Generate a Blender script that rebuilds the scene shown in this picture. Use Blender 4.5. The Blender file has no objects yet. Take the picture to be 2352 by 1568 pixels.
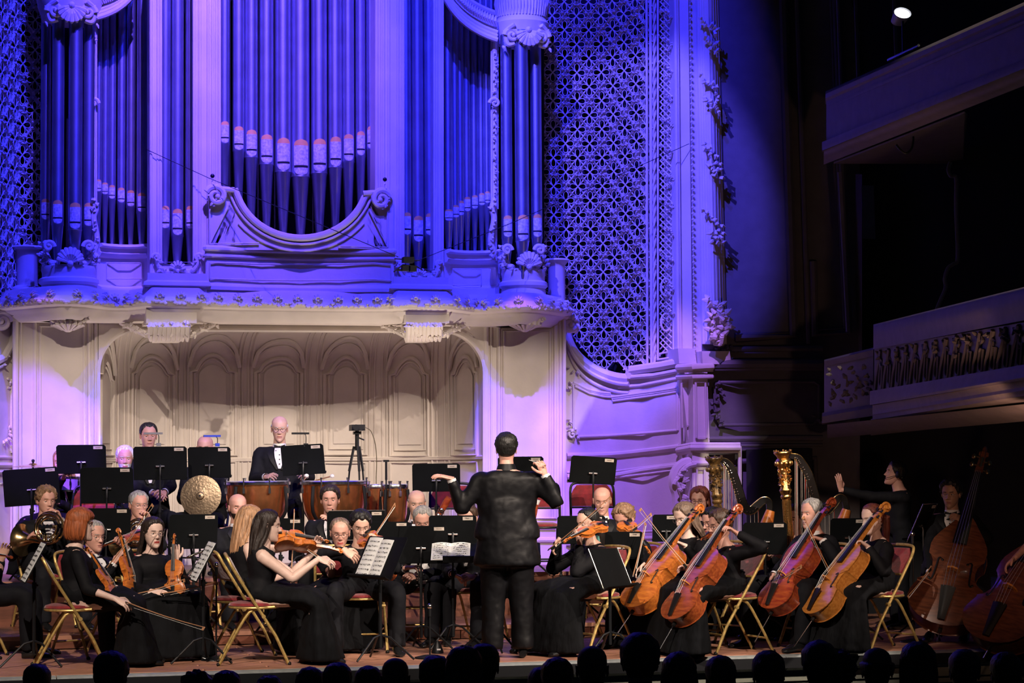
import bpy, bmesh, math, random
from math import sin, cos, pi, radians as R, sqrt, atan2, exp, floor
from mathutils import Vector as V, Matrix, noise

S = bpy.context.scene
COL = S.collection
# ------------------------------------------------------------------ camera
FPX = 5000.0
YAW = R(14.3); TILT = math.atan(300 / FPX); ROLL = 0.007; EYE = 1.47; DIST = 17.5
r0 = V((cos(YAW), -sin(YAW), 0)); f0 = V((sin(YAW), cos(YAW), 0)); z0 = V((0, 0, 1))
CAM = V((-DIST * sin(YAW), -DIST * cos(YAW), EYE))
cf = f0 * cos(TILT) + z0 * sin(TILT); cu0 = z0 * cos(TILT) - f0 * sin(TILT)
cr = r0 * cos(ROLL) - cu0 * sin(ROLL); cu = cu0 * cos(ROLL) + r0 * sin(ROLL)
cam_data = bpy.data.cameras.new('camera'); cam = bpy.data.objects.new('camera', cam_data); COL.objects.link(cam)
M = Matrix((cr, cu, -cf)).transposed().to_4x4(); M.translation = CAM
cam.matrix_world = M
cam_data.sensor_width = 36; cam_data.lens = 36 * FPX / 2352; cam_data.clip_start = 0.5; cam_data.clip_end = 200
S.camera = cam
S.view_settings.view_transform = 'Standard'; S.view_settings.look = 'None'; S.view_settings.gamma = 1
S.view_settings.use_curve_mapping = False; S.view_settings.exposure = 0.0

def ray(px, py): return cf + cr * ((px - 1176) / FPX) + cu * ((784 - py) / FPX)
def W(px, py, d): return CAM + ray(px, py) * d                 # point at camera depth d
def A(px, py, Y):                                              # point on the plane y = Y
    q = ray(px, py); return CAM + q * ((Y - CAM.y) / q.y)
def G(px, py, z=0.0):
    q = ray(px, py); return CAM + q * ((z - CAM.z) / q.z)
def AT(px, d, z):                                              # column px, depth d, height z
    p = W(px, 784, d); return V((p.x, p.y, z))
def ZY(py, Y, px=680): return A(px, py, Y).z
def XY(px, Y, py=784): return A(px, py, Y).x

# ------------------------------------------------------------------ world and lamps
w = bpy.data.worlds.new('world'); S.world = w; w.use_nodes = True
w.node_tree.nodes['Background'].inputs[0].default_value = (0.25, 0.42, 0.8, 1); w.node_tree.nodes['Background'].inputs[1].default_value = 0.010
def aim(o, p, t):
    o.location = p; o.rotation_euler = (V(t) - V(p)).to_track_quat('-Z', 'Y').to_euler()
def spot(name, p, t, col, power, ang, blend=0.3, size=0.15):
    l = bpy.data.lights.new(name, 'SPOT'); l.color = col; l.energy = power; l.spot_size = R(ang); l.spot_blend = blend; l.shadow_soft_size = size
    o = bpy.data.objects.new(name, l); COL.objects.link(o); aim(o, p, t); return o
WARM = (1.0, 0.82, 0.68); BLUE = (0.03, 0.028, 1.0); LAV = (0.40, 0.18, 1.0)
# stage wash from the hall's bridge
for x, y, t, p, a in ((-5.6, -9.5, (-2.6, 2.8, 0.7), 5600, 28), (-1.2, -9.5, (-1.0, 3.0, 0.7), 2800, 26), (4.6, -9.5, (0.7, 2.4, 0.7), 5600, 28), (7.5, -9.3, (0.8, 0.6, 0.8), 5200, 22)):
    spot('stage_lamp', (x, y, 8.6), t, WARM, p, a, 0.5, 0.05)
# coloured washes, steep from above the stage
for x, a, xs in ((-3.3, 36, -2.2), (-1.0, 40, -1.0), (1.2, 34, -0.9)): spot('blue_lamp', (xs, -1.6, 12.0), (x, 4.6, 6.2), BLUE, 7000, a, 0.5, 0.05)
spot('blue_lamp', (-3.2, -2.5, 11.5), (2.15, 4.4, 4.6), (0.10, 0.075, 1.0), 13000, 16.5, 0.4, 0.06)
spot('blue_lamp', (-1.0, -2.6, 11.0), (-1.0, 4.4, 3.4), BLUE, 2600, 38, 0.6, 0.06)
spot('lavender_lamp', (-2.2, -1.6, 12.0), (-1.7, 4.5, 5.6), (0.34, 0.15, 1.0), 7800, 26, 1.0, 0.06)
spot('lavender_lamp', (-7.0, -2.6, 11.0), (-3.42, 4.6, 1.2), (0.26, 0.08, 1.0), 16000, 9, 0.3, 0.06)
spot('lavender_lamp', (-0.2, -2.6, 11.0), (1.35, 4.6, 1.1), (0.24, 0.07, 1.0), 14000, 9.5, 0.4, 0.06)
spot('lavender_lamp', (0.6, -2.6, 11.0), (2.5, 4.5, 1.4), LAV, 7500, 12, 0.35, 0.06)
# lamp below the balcony
spot('balcony_lamp', tuple(W(2290, 1150, 14.8)), tuple(W(2190, 935, 17.2)), (1.0, 0.55, 0.36), 70, 95, 0.7, 0.1)
# unseen fill lamps added behind the timpani to brighten the niche cove
spot('niche_fill', tuple(W(925, 1150, 21.2)), tuple(W(850, 760, 21.3)), WARM, 120, 110, 0.8, 0.05)
spot('niche_fill', tuple(W(262, 1150, 21.2)), tuple(W(290, 770, 21.3)), WARM, 60, 100, 0.8, 0.05)
spot('stage_lamp', (-5.2, -9.5, 8.4), (1.9, 0.6, 0.9), WARM, 5200, 15, 0.4, 0.05)

# ------------------------------------------------------------------ materials
MATS = {}
def mat(name, col, rough=0.6, metal=0.0, var=0.12, scale=8.0, bump=0.15, bscale=40.0, stretch=None, col2=None, sheen=0, coat=0, emit=None, alpha=None, detail=3, spec=None):
    if name in MATS: return MATS[name]
    m = bpy.data.materials.new(name); m.use_nodes = True; nt = m.node_tree; N = nt.nodes; L = nt.links
    b = N['Principled BSDF']; b.inputs['Roughness'].default_value = rough; b.inputs['Metallic'].default_value = metal
    b.inputs['Base Color'].default_value = (*col, 1)
    tc = N.new('ShaderNodeTexCoord'); mp = N.new('ShaderNodeMapping'); L.new(tc.outputs['Object'], mp.inputs[0])
    if stretch: mp.inputs['Scale'].default_value = stretch
    if var or col2:
        n = N.new('ShaderNodeTexNoise'); n.inputs['Scale'].default_value = scale; n.inputs['Detail'].default_value = detail
        cr_ = N.new('ShaderNodeValToRGB'); c2 = col2 or tuple(min(1, c * (1 + var)) for c in col)
        c1 = col if col2 else tuple(c * (1 - var) for c in col)
        cr_.color_ramp.elements[0].position = 0.35; cr_.color_ramp.elements[1].position = 0.65
        cr_.color_ramp.elements[0].color = (*c1, 1); cr_.color_ramp.elements[1].color = (*c2, 1)
        L.new(mp.outputs[0], n.inputs['Vector']); L.new(n.outputs[0], cr_.inputs[0]); L.new(cr_.outputs[0], b.inputs['Base Color'])
    if bump:
        n2 = N.new('ShaderNodeTexNoise'); n2.inputs['Scale'].default_value = bscale; n2.inputs['Detail'].default_value = 4
        bp = N.new('ShaderNodeBump'); bp.inputs['Strength'].default_value = bump; bp.inputs['Distance'].default_value = 0.01
        L.new(mp.outputs[0], n2.inputs['Vector']); L.new(n2.outputs[0], bp.inputs['Height']); L.new(bp.outputs[0], b.inputs['Normal'])
    if spec is not None: b.inputs['Specular IOR Level'].default_value = spec
    if coat: b.inputs['Coat Weight'].default_value = coat; b.inputs['Coat Roughness'].default_value = 0.12
    if sheen: b.inputs['Sheen Weight'].default_value = sheen
    if emit: b.inputs['Emission Color'].default_value = (*emit[0], 1); b.inputs['Emission Strength'].default_value = emit[1]
    if alpha is not None: b.inputs['Transmission Weight'].default_value = alpha
    MATS[name] = m; return m
PLASTER = mat('cream plaster', (0.66, 0.60, 0.54), 0.7, var=0.06, scale=3, bump=0.12, bscale=30)
TIN = mat('tin pipe metal', (0.34, 0.36, 0.44), 0.36, 0.9, var=0.08, scale=5, bump=0.05, bscale=60)
TINLIP = mat('scuffed tin lip', (0.58, 0.58, 0.60), 0.5, 0.2, var=0.3, scale=40, bump=0.1)
GILT = mat('gilt pipe mouth', (0.85, 0.42, 0.10), 0.5, 0.0, var=0.1)
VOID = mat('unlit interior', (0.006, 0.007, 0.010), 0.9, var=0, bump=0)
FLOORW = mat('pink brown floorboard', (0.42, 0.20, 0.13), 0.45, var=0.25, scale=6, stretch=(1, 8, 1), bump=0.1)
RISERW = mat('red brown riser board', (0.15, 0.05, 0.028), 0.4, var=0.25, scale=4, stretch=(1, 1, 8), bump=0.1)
NOSE = mat('grey stage nosing', (0.34, 0.37, 0.37), 0.5, var=0.12, scale=20, bump=0.2)
FASCIA = mat('green grey fascia paint', (0.24, 0.25, 0.20), 0.6, var=0.08)
BLACKM = mat('black powder coat', (0.008, 0.009, 0.011), 0.42, 0.1, var=0.1, bump=0.05, spec=0.35)
DESKM = mat('black stand desk', (0.004, 0.005, 0.006), 0.6, 0.0, var=0.1, bump=0.05, spec=0.12)
CHROME = mat('chrome', (0.75, 0.75, 0.76), 0.18, 1.0, var=0, bump=0)
GOLDT = mat('gold enamel tube', (0.48, 0.33, 0.11), 0.42, 0.45, var=0.25, scale=30, bump=0.05)
REDV = mat('red velvet', (0.20, 0.008, 0.014), 0.85, var=0.25, scale=20, bump=0.3, sheen=0.4)
PAPER = mat('music paper', (0.78, 0.80, 0.80), 0.7, var=0.03)
STAFF = mat('printed staff', (0.25, 0.26, 0.28), 0.8, var=0)
LABELP = mat('beige label', (0.55, 0.48, 0.42), 0.6, var=0.05)
BRASS = mat('brass', (0.72, 0.50, 0.24), 0.22, 1.0, var=0.1, bump=0)
SILVER = mat('nickel silver', (0.70, 0.68, 0.64), 0.2, 1.0, var=0.05, bump=0)
GOLDLEAF = mat('harp gold leaf', (0.85, 0.52, 0.18), 0.25, 1.0, var=0.15, scale=30, bump=0.3, bscale=90)
COPPER = mat('kettle copper', (0.85, 0.34, 0.13), 0.25, 0.93, var=0.15, scale=6, bump=0.15, bscale=25)
DRUMSKIN = mat('drum skin', (0.62, 0.60, 0.55), 0.5, var=0.05)
EBONY = mat('ebony', (0.010, 0.009, 0.009), 0.42, var=0, bump=0, spec=0.3)
STRINGM = mat('steel string', (0.5, 0.5, 0.52), 0.45, 0.6, var=0, bump=0)
HORSEH = mat('bow hair', (0.75, 0.72, 0.64), 0.6, var=0, bump=0)
STICK = mat('bow stick', (0.40, 0.20, 0.10), 0.4, var=0.1, bump=0)
SUIT = mat('black wool suit', (0.0055, 0.006, 0.009), 0.8, var=0.2, bump=0.25, bscale=18, spec=0.2)
SATIN = mat('black satin', (0.0055, 0.0055, 0.007), 0.5, var=0.3, scale=6, bump=0.35, bscale=9, spec=0.22)
DRESS = mat('black crepe', (0.005, 0.005, 0.007), 0.75, var=0.2, bump=0.35, bscale=12, spec=0.18)
SKIRT = mat('charcoal crepe', (0.0045, 0.005, 0.0065), 0.85, var=0.35, scale=5, stretch=(3, 3, 0.6), bump=0.7, bscale=10, spec=0.15)
SHIRT = mat('white shirt cotton', (0.75, 0.74, 0.74), 0.7, var=0.03, bump=0.2)
SHOE = mat('polished black shoe', (0.010, 0.010, 0.011), 0.2, var=0, bump=0)
GLASSF = mat('spectacle frame', (0.05, 0.03, 0.03), 0.3, 0.3, var=0, bump=0)
GLASSM = mat('thin metal spectacle frame', (0.45, 0.38, 0.32), 0.3, 0.8, var=0, bump=0)
EYEW = mat('eye white', (0.55, 0.52, 0.50), 0.3, var=0, bump=0)
IRIS = mat('iris', (0.03, 0.02, 0.015), 0.2, var=0, bump=0)
SHADE = mat('audience clothing', (0.006, 0.007, 0.009), 0.9, var=0.2, bump=0.3, spec=0.1)

def varnish(name, col, col2): return mat(name, col, 0.32, 0.0, scale=9, stretch=(1, 5, 5), col2=col2, bump=0.04, coat=0.35, detail=5)
V_ORANGE = varnish('orange brown varnish', (0.40, 0.10, 0.02), (0.60, 0.19, 0.03))
V_RED = varnish('red brown varnish', (0.24, 0.045, 0.015), (0.42, 0.10, 0.025))
V_CRIMSON = varnish('crimson brown varnish', (0.22, 0.028, 0.015), (0.36, 0.075, 0.02))
V_GOLD = varnish('golden brown varnish', (0.44, 0.15, 0.025), (0.62, 0.25, 0.05))
V_BASS = varnish('dark bass varnish', (0.10, 0.03, 0.014), (0.19, 0.06, 0.025))
SKINS = {}
def skin(kind):
    cols = {'fair': (0.66, 0.40, 0.31), 'pink': (0.62, 0.33, 0.26), 'pale': (0.74, 0.52, 0.44), 'tan': (0.46, 0.26, 0.17), 'dark': (0.30, 0.16, 0.10)}
    return mat(kind + ' skin', cols[kind], 0.5, var=0.08, scale=18, bump=0.08, bscale=60)
def hairmat(kind):
    cols = {'black': (0.008, 0.007, 0.007), 'brown': (0.05, 0.025, 0.015), 'darkbrown': (0.022, 0.013, 0.010), 'red': (0.33, 0.085, 0.025), 'auburn': (0.14, 0.035, 0.022),
            'blond': (0.38, 0.21, 0.11), 'sandy': (0.24, 0.14, 0.08), 'grey': (0.30, 0.29, 0.28), 'white': (0.70, 0.70, 0.74), 'greybrown': (0.17, 0.115, 0.085), 'teal': (0.10, 0.34, 0.32)}
    c = cols[kind]
    return mat(kind + ' hair', tuple(x * 0.65 for x in c), 0.5, scale=26, stretch=(3, 3, 0.35), col2=tuple(min(1, x * 1.35) for x in c), bump=0.8, bscale=30)

# ------------------------------------------------------------------ mesh building
def basis(d, hint=None):
    d = V(d).normalized(); h = V(hint) if hint is not None else (V((0, 0, 1)) if abs(d.z) < 0.9 else V((1, 0, 0)))
    x = h.cross(d)
    if x.length < 1e-6: x = V((1, 0, 0)).cross(d)
    x.normalize(); y = d.cross(x); return x, y, d
def wm(o):
    m = Matrix.Identity(4)
    while o is not None: m = o.matrix_basis @ m; o = o.parent
    return m
class MB:
    def __init__(s): s.v = []; s.f = []; s.m = []; s.mats = []
    def mi(s, m):
        if m is None: return 0
        if m not in s.mats: s.mats.append(m)
        return s.mats.index(m)
    def add(s, verts, faces, m=None):
        o = len(s.v); s.v += [tuple(x) for x in verts]; k = s.mi(m)
        s.f += [tuple(i + o for i in f) for f in faces]; s.m += [k] * len(faces); return s
    def box(s, c, size, m=None, rot=None):
        c = V(c); hx, hy, hz = [k / 2 for k in size]
        vs = [V((sx * hx, sy * hy, sz * hz)) for sx in (-1, 1) for sy in (-1, 1) for sz in (-1, 1)]
        if rot is not None: vs = [rot @ q for q in vs]
        return s.add([q + c for q in vs], [(0, 1, 3, 2), (4, 6, 7, 5), (0, 4, 5, 1), (2, 3, 7, 6), (0, 2, 6, 4), (1, 5, 7, 3)], m)
    def hexa(s, f, b, m=None):                    # 4 front corners, 4 back corners
        return s.add(list(f) + list(b), [(0, 1, 2, 3), (7, 6, 5, 4), (0, 4, 5, 1), (1, 5, 6, 2), (2, 6, 7, 3), (3, 7, 4, 0)], m)
    def loft(s, rings, m=None, cap=True, closed=True, loop=False):
        n = len(rings[0]); vs = [p for r_ in rings for p in r_]; fs = []
        k = len(rings)
        for i in range(k if loop else k - 1):
            i2 = (i + 1) % k
            for j in range(n if closed else n - 1):
                j2 = (j + 1) % n
                fs.append((i * n + j, i * n + j2, i2 * n + j2, i2 * n + j))
        if cap and not loop and closed: fs.append(tuple(range(n))[::-1]); fs.append(tuple((k - 1) * n + j for j in range(n)))
        return s.add(vs, fs, m)
    def tube(s, pts, rad, seg=8, m=None, cap=True, hint=None, flat=1.0, loop=False):
        pts = [V(p) for p in pts]; n = len(pts)
        rad = [rad] * n if isinstance(rad, (int, float)) else rad
        rings = []; px = None
        for i in range(n):
            if loop: d = pts[(i + 1) % n] - pts[i - 1]
            else: d = pts[min(i + 1, n - 1)] - pts[max(i - 1, 0)]
            if d.length < 1e-9: d = V((0, 0, 1))
            d.normalize()
            if hint is not None: x, y, _ = basis(d, hint)
            elif px is None: x, y, _ = basis(d)
            else:
                x = px - d * px.dot(d)
                if x.length < 1e-6: x, y, _ = basis(d)
                x.normalize(); y = d.cross(x)
            px = x
            rings.append([pts[i] + (x * cos(2 * pi * j / seg) + y * sin(2 * pi * j / seg) * flat) * rad[i] for j in range(seg)])
        return s.loft(rings, m, cap, loop=loop)
    def lathe(s, prof, c=(0, 0, 0), seg=24, m=None, axis=(0, 0, 1), hint=None, a0=0, a1=2 * pi, sx=1.0, sy=1.0):
        x, y, d = basis(axis, hint); c = V(c); full = abs(a1 - a0 - 2 * pi) < 1e-6
        n = seg if full else seg + 1
        rings = [[c + d * z + (x * cos(a0 + (a1 - a0) * j / seg) * sx + y * sin(a0 + (a1 - a0) * j / seg) * sy) * max(r_, 1e-5) for j in range(n)] for r_, z in prof]
        return s.loft(rings, m, cap=full, closed=full)
    def ball(s, c, r_, m=None, seg=12, rings=8, sc=(1, 1, 1), rot=None):
        c = V(c); rr = []
        for i in range(rings + 1):
            t = pi * i / rings
            q = []
            for j in range(seg):
                a = 2 * pi * j / seg
                p = V((max(sin(t), 1e-4) * cos(a) * r_ * sc[0], max(sin(t), 1e-4) * sin(a) * r_ * sc[1], -cos(t) * r_ * sc[2]))
                q.append(c + (rot @ p if rot is not None else p))
            rr.append(q)
        return s.loft(rr, m)
    def prism(s, poly, a, b, m=None):             # poly: fn list of 3D points front; offset vector a->b
        n = len(poly); f = [V(p) + V(a) for p in poly]; g = [V(p) + V(b) for p in poly]
        return s.add(f + g, [tuple(range(n)), tuple(range(2 * n - 1, n - 1, -1))] + [(i, i + n, (i + 1) % n + n, (i + 1) % n) for i in range(n)], m)
    def sweep(s, path, prof, m=None, close_prof=True, out=-1, cap=True):
        """path: plan points (x, y); prof: (outward offset, z). outward = right-hand side times out"""
        P = [V((p[0], p[1])) for p in path]; rings = []
        for i in range(len(P)):
            d1 = (P[i] - P[i - 1]).normalized() if i > 0 else None
            d2 = (P[i + 1] - P[i]).normalized() if i < len(P) - 1 else None
            if d1 is None: d1 = d2
            if d2 is None: d2 = d1
            n1 = V((-d1.y, d1.x)); n2 = V((-d2.y, d2.x)); n = n1 + n2
            if n.length < 1e-6: n = n1
            n.normalize(); k = 1 / max(0.45, n.dot(n1)); n = n * k * out
            rings.append([V((P[i].x + n.x * o, P[i].y + n.y * o, z)) for o, z in prof])
        return s.loft(rings, m, cap=cap and close_prof, closed=close_prof)
    def build(s, name, parent=None, smooth=True, kind=None, label=None, ang=35, world=False):
        if world and parent is not None:
            iv = wm(parent).inverted(); s.v = [tuple(iv @ V(p)) for p in s.v]
        me = bpy.data.meshes.new(name); me.from_pydata(s.v, [], s.f)
        for m in (s.mats or [PLASTER]): me.materials.append(m)
        me.polygons.foreach_set('material_index', s.m)
        me.update()
        bm = bmesh.new(); bm.from_mesh(me); bmesh.ops.recalc_face_normals(bm, faces=bm.faces); bm.to_mesh(me); bm.free()
        if smooth:
            me.polygons.foreach_set('use_smooth', [True] * len(me.polygons))
            try: me.set_sharp_from_angle(angle=R(ang))
            except Exception: pass
        o = bpy.data.objects.new(name, me); COL.objects.link(o)
        if parent is not None: o.parent = parent
        if kind: o['kind'] = kind
        if label: o['label'] = label
        return o
def thing(name, label, cat, loc=(0, 0, 0), group=None, mtx=None):
    o = bpy.data.objects.new(name, None); COL.objects.link(o); o.empty_display_size = 0.1
    o['label'] = label; o['category'] = cat
    if group: o['group'] = group
    if mtx is not None: o.matrix_world = mtx
    else: o.location = loc
    return o
def tag(o, label, cat, group=None):
    o['label'] = label; o['category'] = cat
    if group: o['group'] = group
    return o
def child(p, name, me, kind=None):
    c = bpy.data.objects.new(name, me); COL.objects.link(c); c.parent = p; return c
KIDS = {}
def copy_tree(o, parent=None):
    c = o.copy(); COL.objects.link(c); c.parent = parent
    if parent is not None: c.matrix_parent_inverse = o.matrix_parent_inverse.copy()
    for ch in [k for k in S.objects if k.parent is o]: copy_tree(ch, c)
    return c
def frame(o, x, y, z):
    m = Matrix((V(x).normalized(), V(y).normalized(), V(z).normalized())).transposed().to_4x4(); m.translation = V(o); return m
def lerp(a, b, t): return a + (b - a) * t
def interp(tab, x):
    if x <= tab[0][0]: return tab[0][1]
    for (a, p), (b, q) in zip(tab, tab[1:]):
        if x <= b:
            t = (x - a) / (b - a); return p + (q - p) * t
    return tab[-1][1]
def sm(tab, x):
    if x <= tab[0][0]: return tab[0][1]
    for (a, p), (b, q) in zip(tab, tab[1:]):
        if x <= b:
            t = (x - a) / (b - a); t = t * t * (3 - 2 * t); return p + (q - p) * t
    return tab[-1][1]
def spl(pts, n=6):
    """Catmull-Rom through points (tuples of any length)"""
    P = [list(p) for p in pts]; P = [P[0]] + P + [P[-1]]; out = []
    for i in range(1, len(P) - 2):
        for k in range(n):
            t = k / n; q = []
            for a, b, c, d in zip(P[i - 1], P[i], P[i + 1], P[i + 2]):
                q.append(0.5 * ((2 * b) + (-a + c) * t + (2 * a - 5 * b + 4 * c - d) * t * t + (-a + 3 * b - 3 * c + d) * t ** 3))
            out.append(tuple(q))
    out.append(tuple(P[-2])); return out

# ================================================================== THE HALL
YP = 4.7
def struct(b, name, label=None, **k): return b.build(name, None, kind='structure', label=label, **k)
# ---- stage floor: boards
fl = MB(); fl.box((-0.3, 2.6, -0.06), (15, 6.4, 0.08), VOID); FLOOR = struct(fl, 'floor')
rng = random.Random(3)
bm_ = {}
for i in range(34):                                   # boards run across the stage
    y0 = -0.42 + i * 0.125
    for k in range(3):
        xa = -6.6 + k * 4.1 + (i % 3) * 0.5; L_ = 4.08
        key = rng.randint(0, 2)
        b = MB(); b.box((0, 0, 0), (L_, 0.119, 0.02), FLOORW); o = b.build('floorboard', FLOOR, smooth=False); o.location = (xa + L_ / 2, y0 + 0.06, -0.01 + rng.uniform(0, 0.0015))
def riser(y0, y1, z, name):
    b = MB(); b.box((-1.2, (y0 + y1) / 2, z / 2 - 0.02), (9.6, y1 - y0 - 0.02, z - 0.045), VOID); o = struct(b, name)
    for i in range(16):
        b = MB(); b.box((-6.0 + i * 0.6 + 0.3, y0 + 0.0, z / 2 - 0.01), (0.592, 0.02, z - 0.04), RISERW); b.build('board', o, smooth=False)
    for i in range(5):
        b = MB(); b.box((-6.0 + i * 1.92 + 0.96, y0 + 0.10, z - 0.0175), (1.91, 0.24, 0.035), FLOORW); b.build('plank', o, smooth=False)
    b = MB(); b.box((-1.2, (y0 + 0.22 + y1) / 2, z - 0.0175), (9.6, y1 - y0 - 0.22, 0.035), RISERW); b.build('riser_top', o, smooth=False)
    return o
riser(1.92, 3.2, 0.12, 'floor_riser_low'); riser(3.2, 6.6, 0.52, 'floor_riser_high')
# ---- stage edge
YE = -0.5
n = 9
nose = MB(); nose.box((-0.3, YE + 0.04, -0.16), (15, 0.12, 0.1), FASCIA); NO = struct(nose, 'trim_1')
for i in range(8):
    xa = -7.4 + i * 1.9; pr = [(0.10, -0.005), (-0.0, -0.004), (-0.05, -0.012), (-0.085, -0.04), (-0.095, -0.07), (-0.08, -0.10), (-0.04, -0.125), (0.05, -0.135), (0.10, -0.13)]
    b = MB(); b.loft([[V((x, YE + o, z)) for o, z in pr] for x in (xa, xa + 1.893)], NOSE); b.build('nosing_block', NO)
fa = MB(); fa.box((-0.3, YE + 0.12, -0.75), (15, 0.1, 1.2), FASCIA); FA = struct(fa, 'wall_stage_front')
for i in range(10):
    xa = -7.4 + i * 1.5
    b = MB(); b.box((xa + 0.75, YE + 0.05, -0.175), (1.49, 0.05, 0.05), FASCIA); b.box((xa + 0.75, YE + 0.03, -0.245), (1.49, 0.06, 0.035), FASCIA); b.box((xa + 0.75, YE + 0.05, -0.6), (1.40, 0.03, 0.55), FASCIA)
    b.build('fascia_panel', FA, smooth=False)
b = MB(); b.box((-0.5, -9, -1.15), (22, 16.9, 0.1), VOID); struct(b, 'floor_hall')

# ---- pipe organ ---------------------------------------------------------------
ORG = thing('pipe_organ', 'tall pipe organ of tin pipes in a carved cream case above the ledge', 'organ', A(690, 690, 4.6))
def ob(b, name, **k): return b.build(name, ORG, world=True, **k)
def pipe(px, yt, yb, wpx, Y, ytop=-120, yfoot=640, dark=False):
    c = A(px, yb, Y); sc = (W(px + 1, yb, 1) - W(px, yb, 1)).length
    dep = (c - CAM).dot(cf); r_ = wpx / 2 / FPX * dep
    zt, zb = A(px, yt, Y).z, A(px, yb, Y).z; ztop = A(px, ytop, Y).z; zf = A(px, yfoot, Y).z
    b = MB(); hm = zt - zb; zs = zb - r_ * 0.1
    b.lathe([(r_ * 0.26, zf), (r_ * 0.3, zf + 0.03), (r_ * 0.97, zs - 0.01), (r_ * 1.04, zs), (r_, zs + 0.015), (r_, ztop)], (c.x, c.y, 0), 20, TIN)
    o = ob(b, 'pipe')
    m = MB(); tm = 0.80; to_cam = (CAM - c); a_c = atan2(to_cam.y, to_cam.x)
    a_c = -pi / 2 + (a_c + pi / 2) * 0.35
    def patch(za, zc, mt, k0=1, k1=1, rr=1.05, nz=5, taper=None):
        rings = []
        for i in range(nz):
            t = i / (nz - 1); z = lerp(za, zc, t); th = tm * taper(t)
            rings.append([V((c.x + r_ * rr * cos(a_c + th * (2 * j / 8 - 1)), c.y + r_ * rr * sin(a_c + th * (2 * j / 8 - 1)), z)) for j in range(9)])
        inner = [[V((c.x + (p.x - c.x) * 0.9, c.y + (p.y - c.y) * 0.9, p.z)) for p in q] for q in rings]
        vs = [p for q in rings for p in q] + [p for q in inner for p in q]; n_ = nz * 9; fs = []
        for i in range(nz - 1):
            for j in range(8):
                a = i * 9 + j; fs.append((a, a + 1, a + 10, a + 9))
        for j in range(8): fs.append((j, j + 1, j + 1 + n_, j + n_)); e = (nz - 1) * 9; fs.append((e + j, e + j + n_, e + j + 1 + n_, e + j + 1))
        for i in range(nz - 1): fs.append((i * 9, i * 9 + n_, (i + 1) * 9 + n_, (i + 1) * 9)); fs.append((i * 9 + 8, (i + 1) * 9 + 8, (i + 1) * 9 + 8 + n_, i * 9 + 8 + n_))
        m.add(vs, fs, mt)
    patch(zb, zb + hm * 0.21, TINLIP, taper=lambda t: max(0.12, sqrt(max(0, 1 - (1 - t) ** 2.2))), nz=7)
    patch(zb + hm * 0.21, zb + hm * 0.28, VOID, rr=1.01, taper=lambda t: 1)
    patch(zb + hm * 0.28, zt - hm * 0.17, TINLIP, taper=lambda t: 1)
    patch(zt - hm * 0.17, zt, GILT, taper=lambda t: max(0.12, sqrt(max(0, 1 - t ** 2.2))), nz=7)
    m.build('pipe_mouth', o, world=True, label='gilt-topped mouth')
    return o
for a in [(516, 280, 330, 24), (548, 292, 346, 28), (577, 300, 361, 31), (612, 311, 377, 34), (650, 319, 394, 38), (690, 323, 405, 43), (733, 321, 397, 38), (770, 316, 384, 33), (800, 310, 371, 29), (828, 303, 358, 24), (851, 291, 343, 21)]:
    pipe(*a, 4.62, yfoot=590)
for a in [(379, 474, 525, 25), (407, 481, 541, 29), (437, 474, 526, 25), (934, 489, 540, 24), (960, 497, 556, 28), (986, 491, 541, 24)]: pipe(*a, 4.62, yfoot=650)
for a in [(226, 413, 440, 16), (241, 420, 447, 17), (257, 426, 457, 18), (278, 432, 466, 20), (300, 438, 475, 21), (325, 444, 488, 24)]:
    pipe(*a, 4.9 + 0.1 * sin((a[0] - 213) / 130 * pi), yfoot=600)
for a in [(1030, 482, 508, 24), (1046, 472, 500, 20), (1058, 462, 495, 19), (1073, 453, 486, 18), (1090, 449, 480, 18), (1106, 444, 472, 17), (1119, 440, 467, 15), (1131, 436, 460, 12)]:
    pipe(*a, 4.9 + 0.1 * sin((a[0] - 1018) / 130 * pi), yfoot=610)
for a in [(104, 458, 505, 24, 4.75), (132, 461, 515, 28, 4.5), (172, 467, 527, 32, 4.42), (203, 467, 520, 26, 4.55)]: pipe(*a[:4], a[4], ytop=40, yfoot=640)
for a in [(1165, 496, 545, 26, 4.55), (1200, 495, 553, 32, 4.42), (1233, 493, 545, 26, 4.55)]: pipe(*a[:4], a[4], ytop=70, yfoot=640)
b = MB()
for (x0, x1, y0, y1) in ((60, 345, -80, 660), (340, 1025, -80, 650), (1018, 1250, -80, 660)):
    b.hexa([A(x0, y1, 5.15), A(x1, y1, 5.15), A(x1, y0, 5.15), A(x0, y0, 5.15)], [A(x0, y1, 5.2), A(x1, y1, 5.2), A(x1, y0, 5.2), A(x0, y0, 5.2)], VOID)
ob(b, 'case_back')
def board(b, x0, y0, x1, y1, Y, th=0.12, m=PLASTER, x2=None, x3=None):
    """a board between picture columns at plane Y"""
    x2 = x0 if x2 is None else x2; x3 = x1 if x3 is None else x3
    f = [A(x2, y1, Y), A(x3, y1, Y), A(x1, y0, Y), A(x0, y0, Y)]
    b.hexa(f, [p + V((0, th, 0)) for p in f], m)
def vmould(b, px, y0, y1, Y, r_=0.018, m=PLASTER, px2=None): b.tube([A(px, y0, Y), A(px if px2 is None else px2, y1, Y)], r_, 8, m)
def mullion(x0, x1, y0, y1, Y, ms):
    b = MB(); board(b, x0, y0, x1, y1, Y, 0.3)
    for k in ms: vmould(b, k, y0, y1, Y, 0.016)
    ob(b, 'case_post')
mullion(449, 507, -120, 640, 4.3, (452, 459, 478, 488, 497, 504))
mullion(862, 923, -120, 640, 4.3, (865, 872, 881, 893, 914, 920))
mullion(344, 366, -120, 660, 4.3, (347, 363)); mullion(1001, 1019, -120, 660, 4.3, (1003, 1016))
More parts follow.
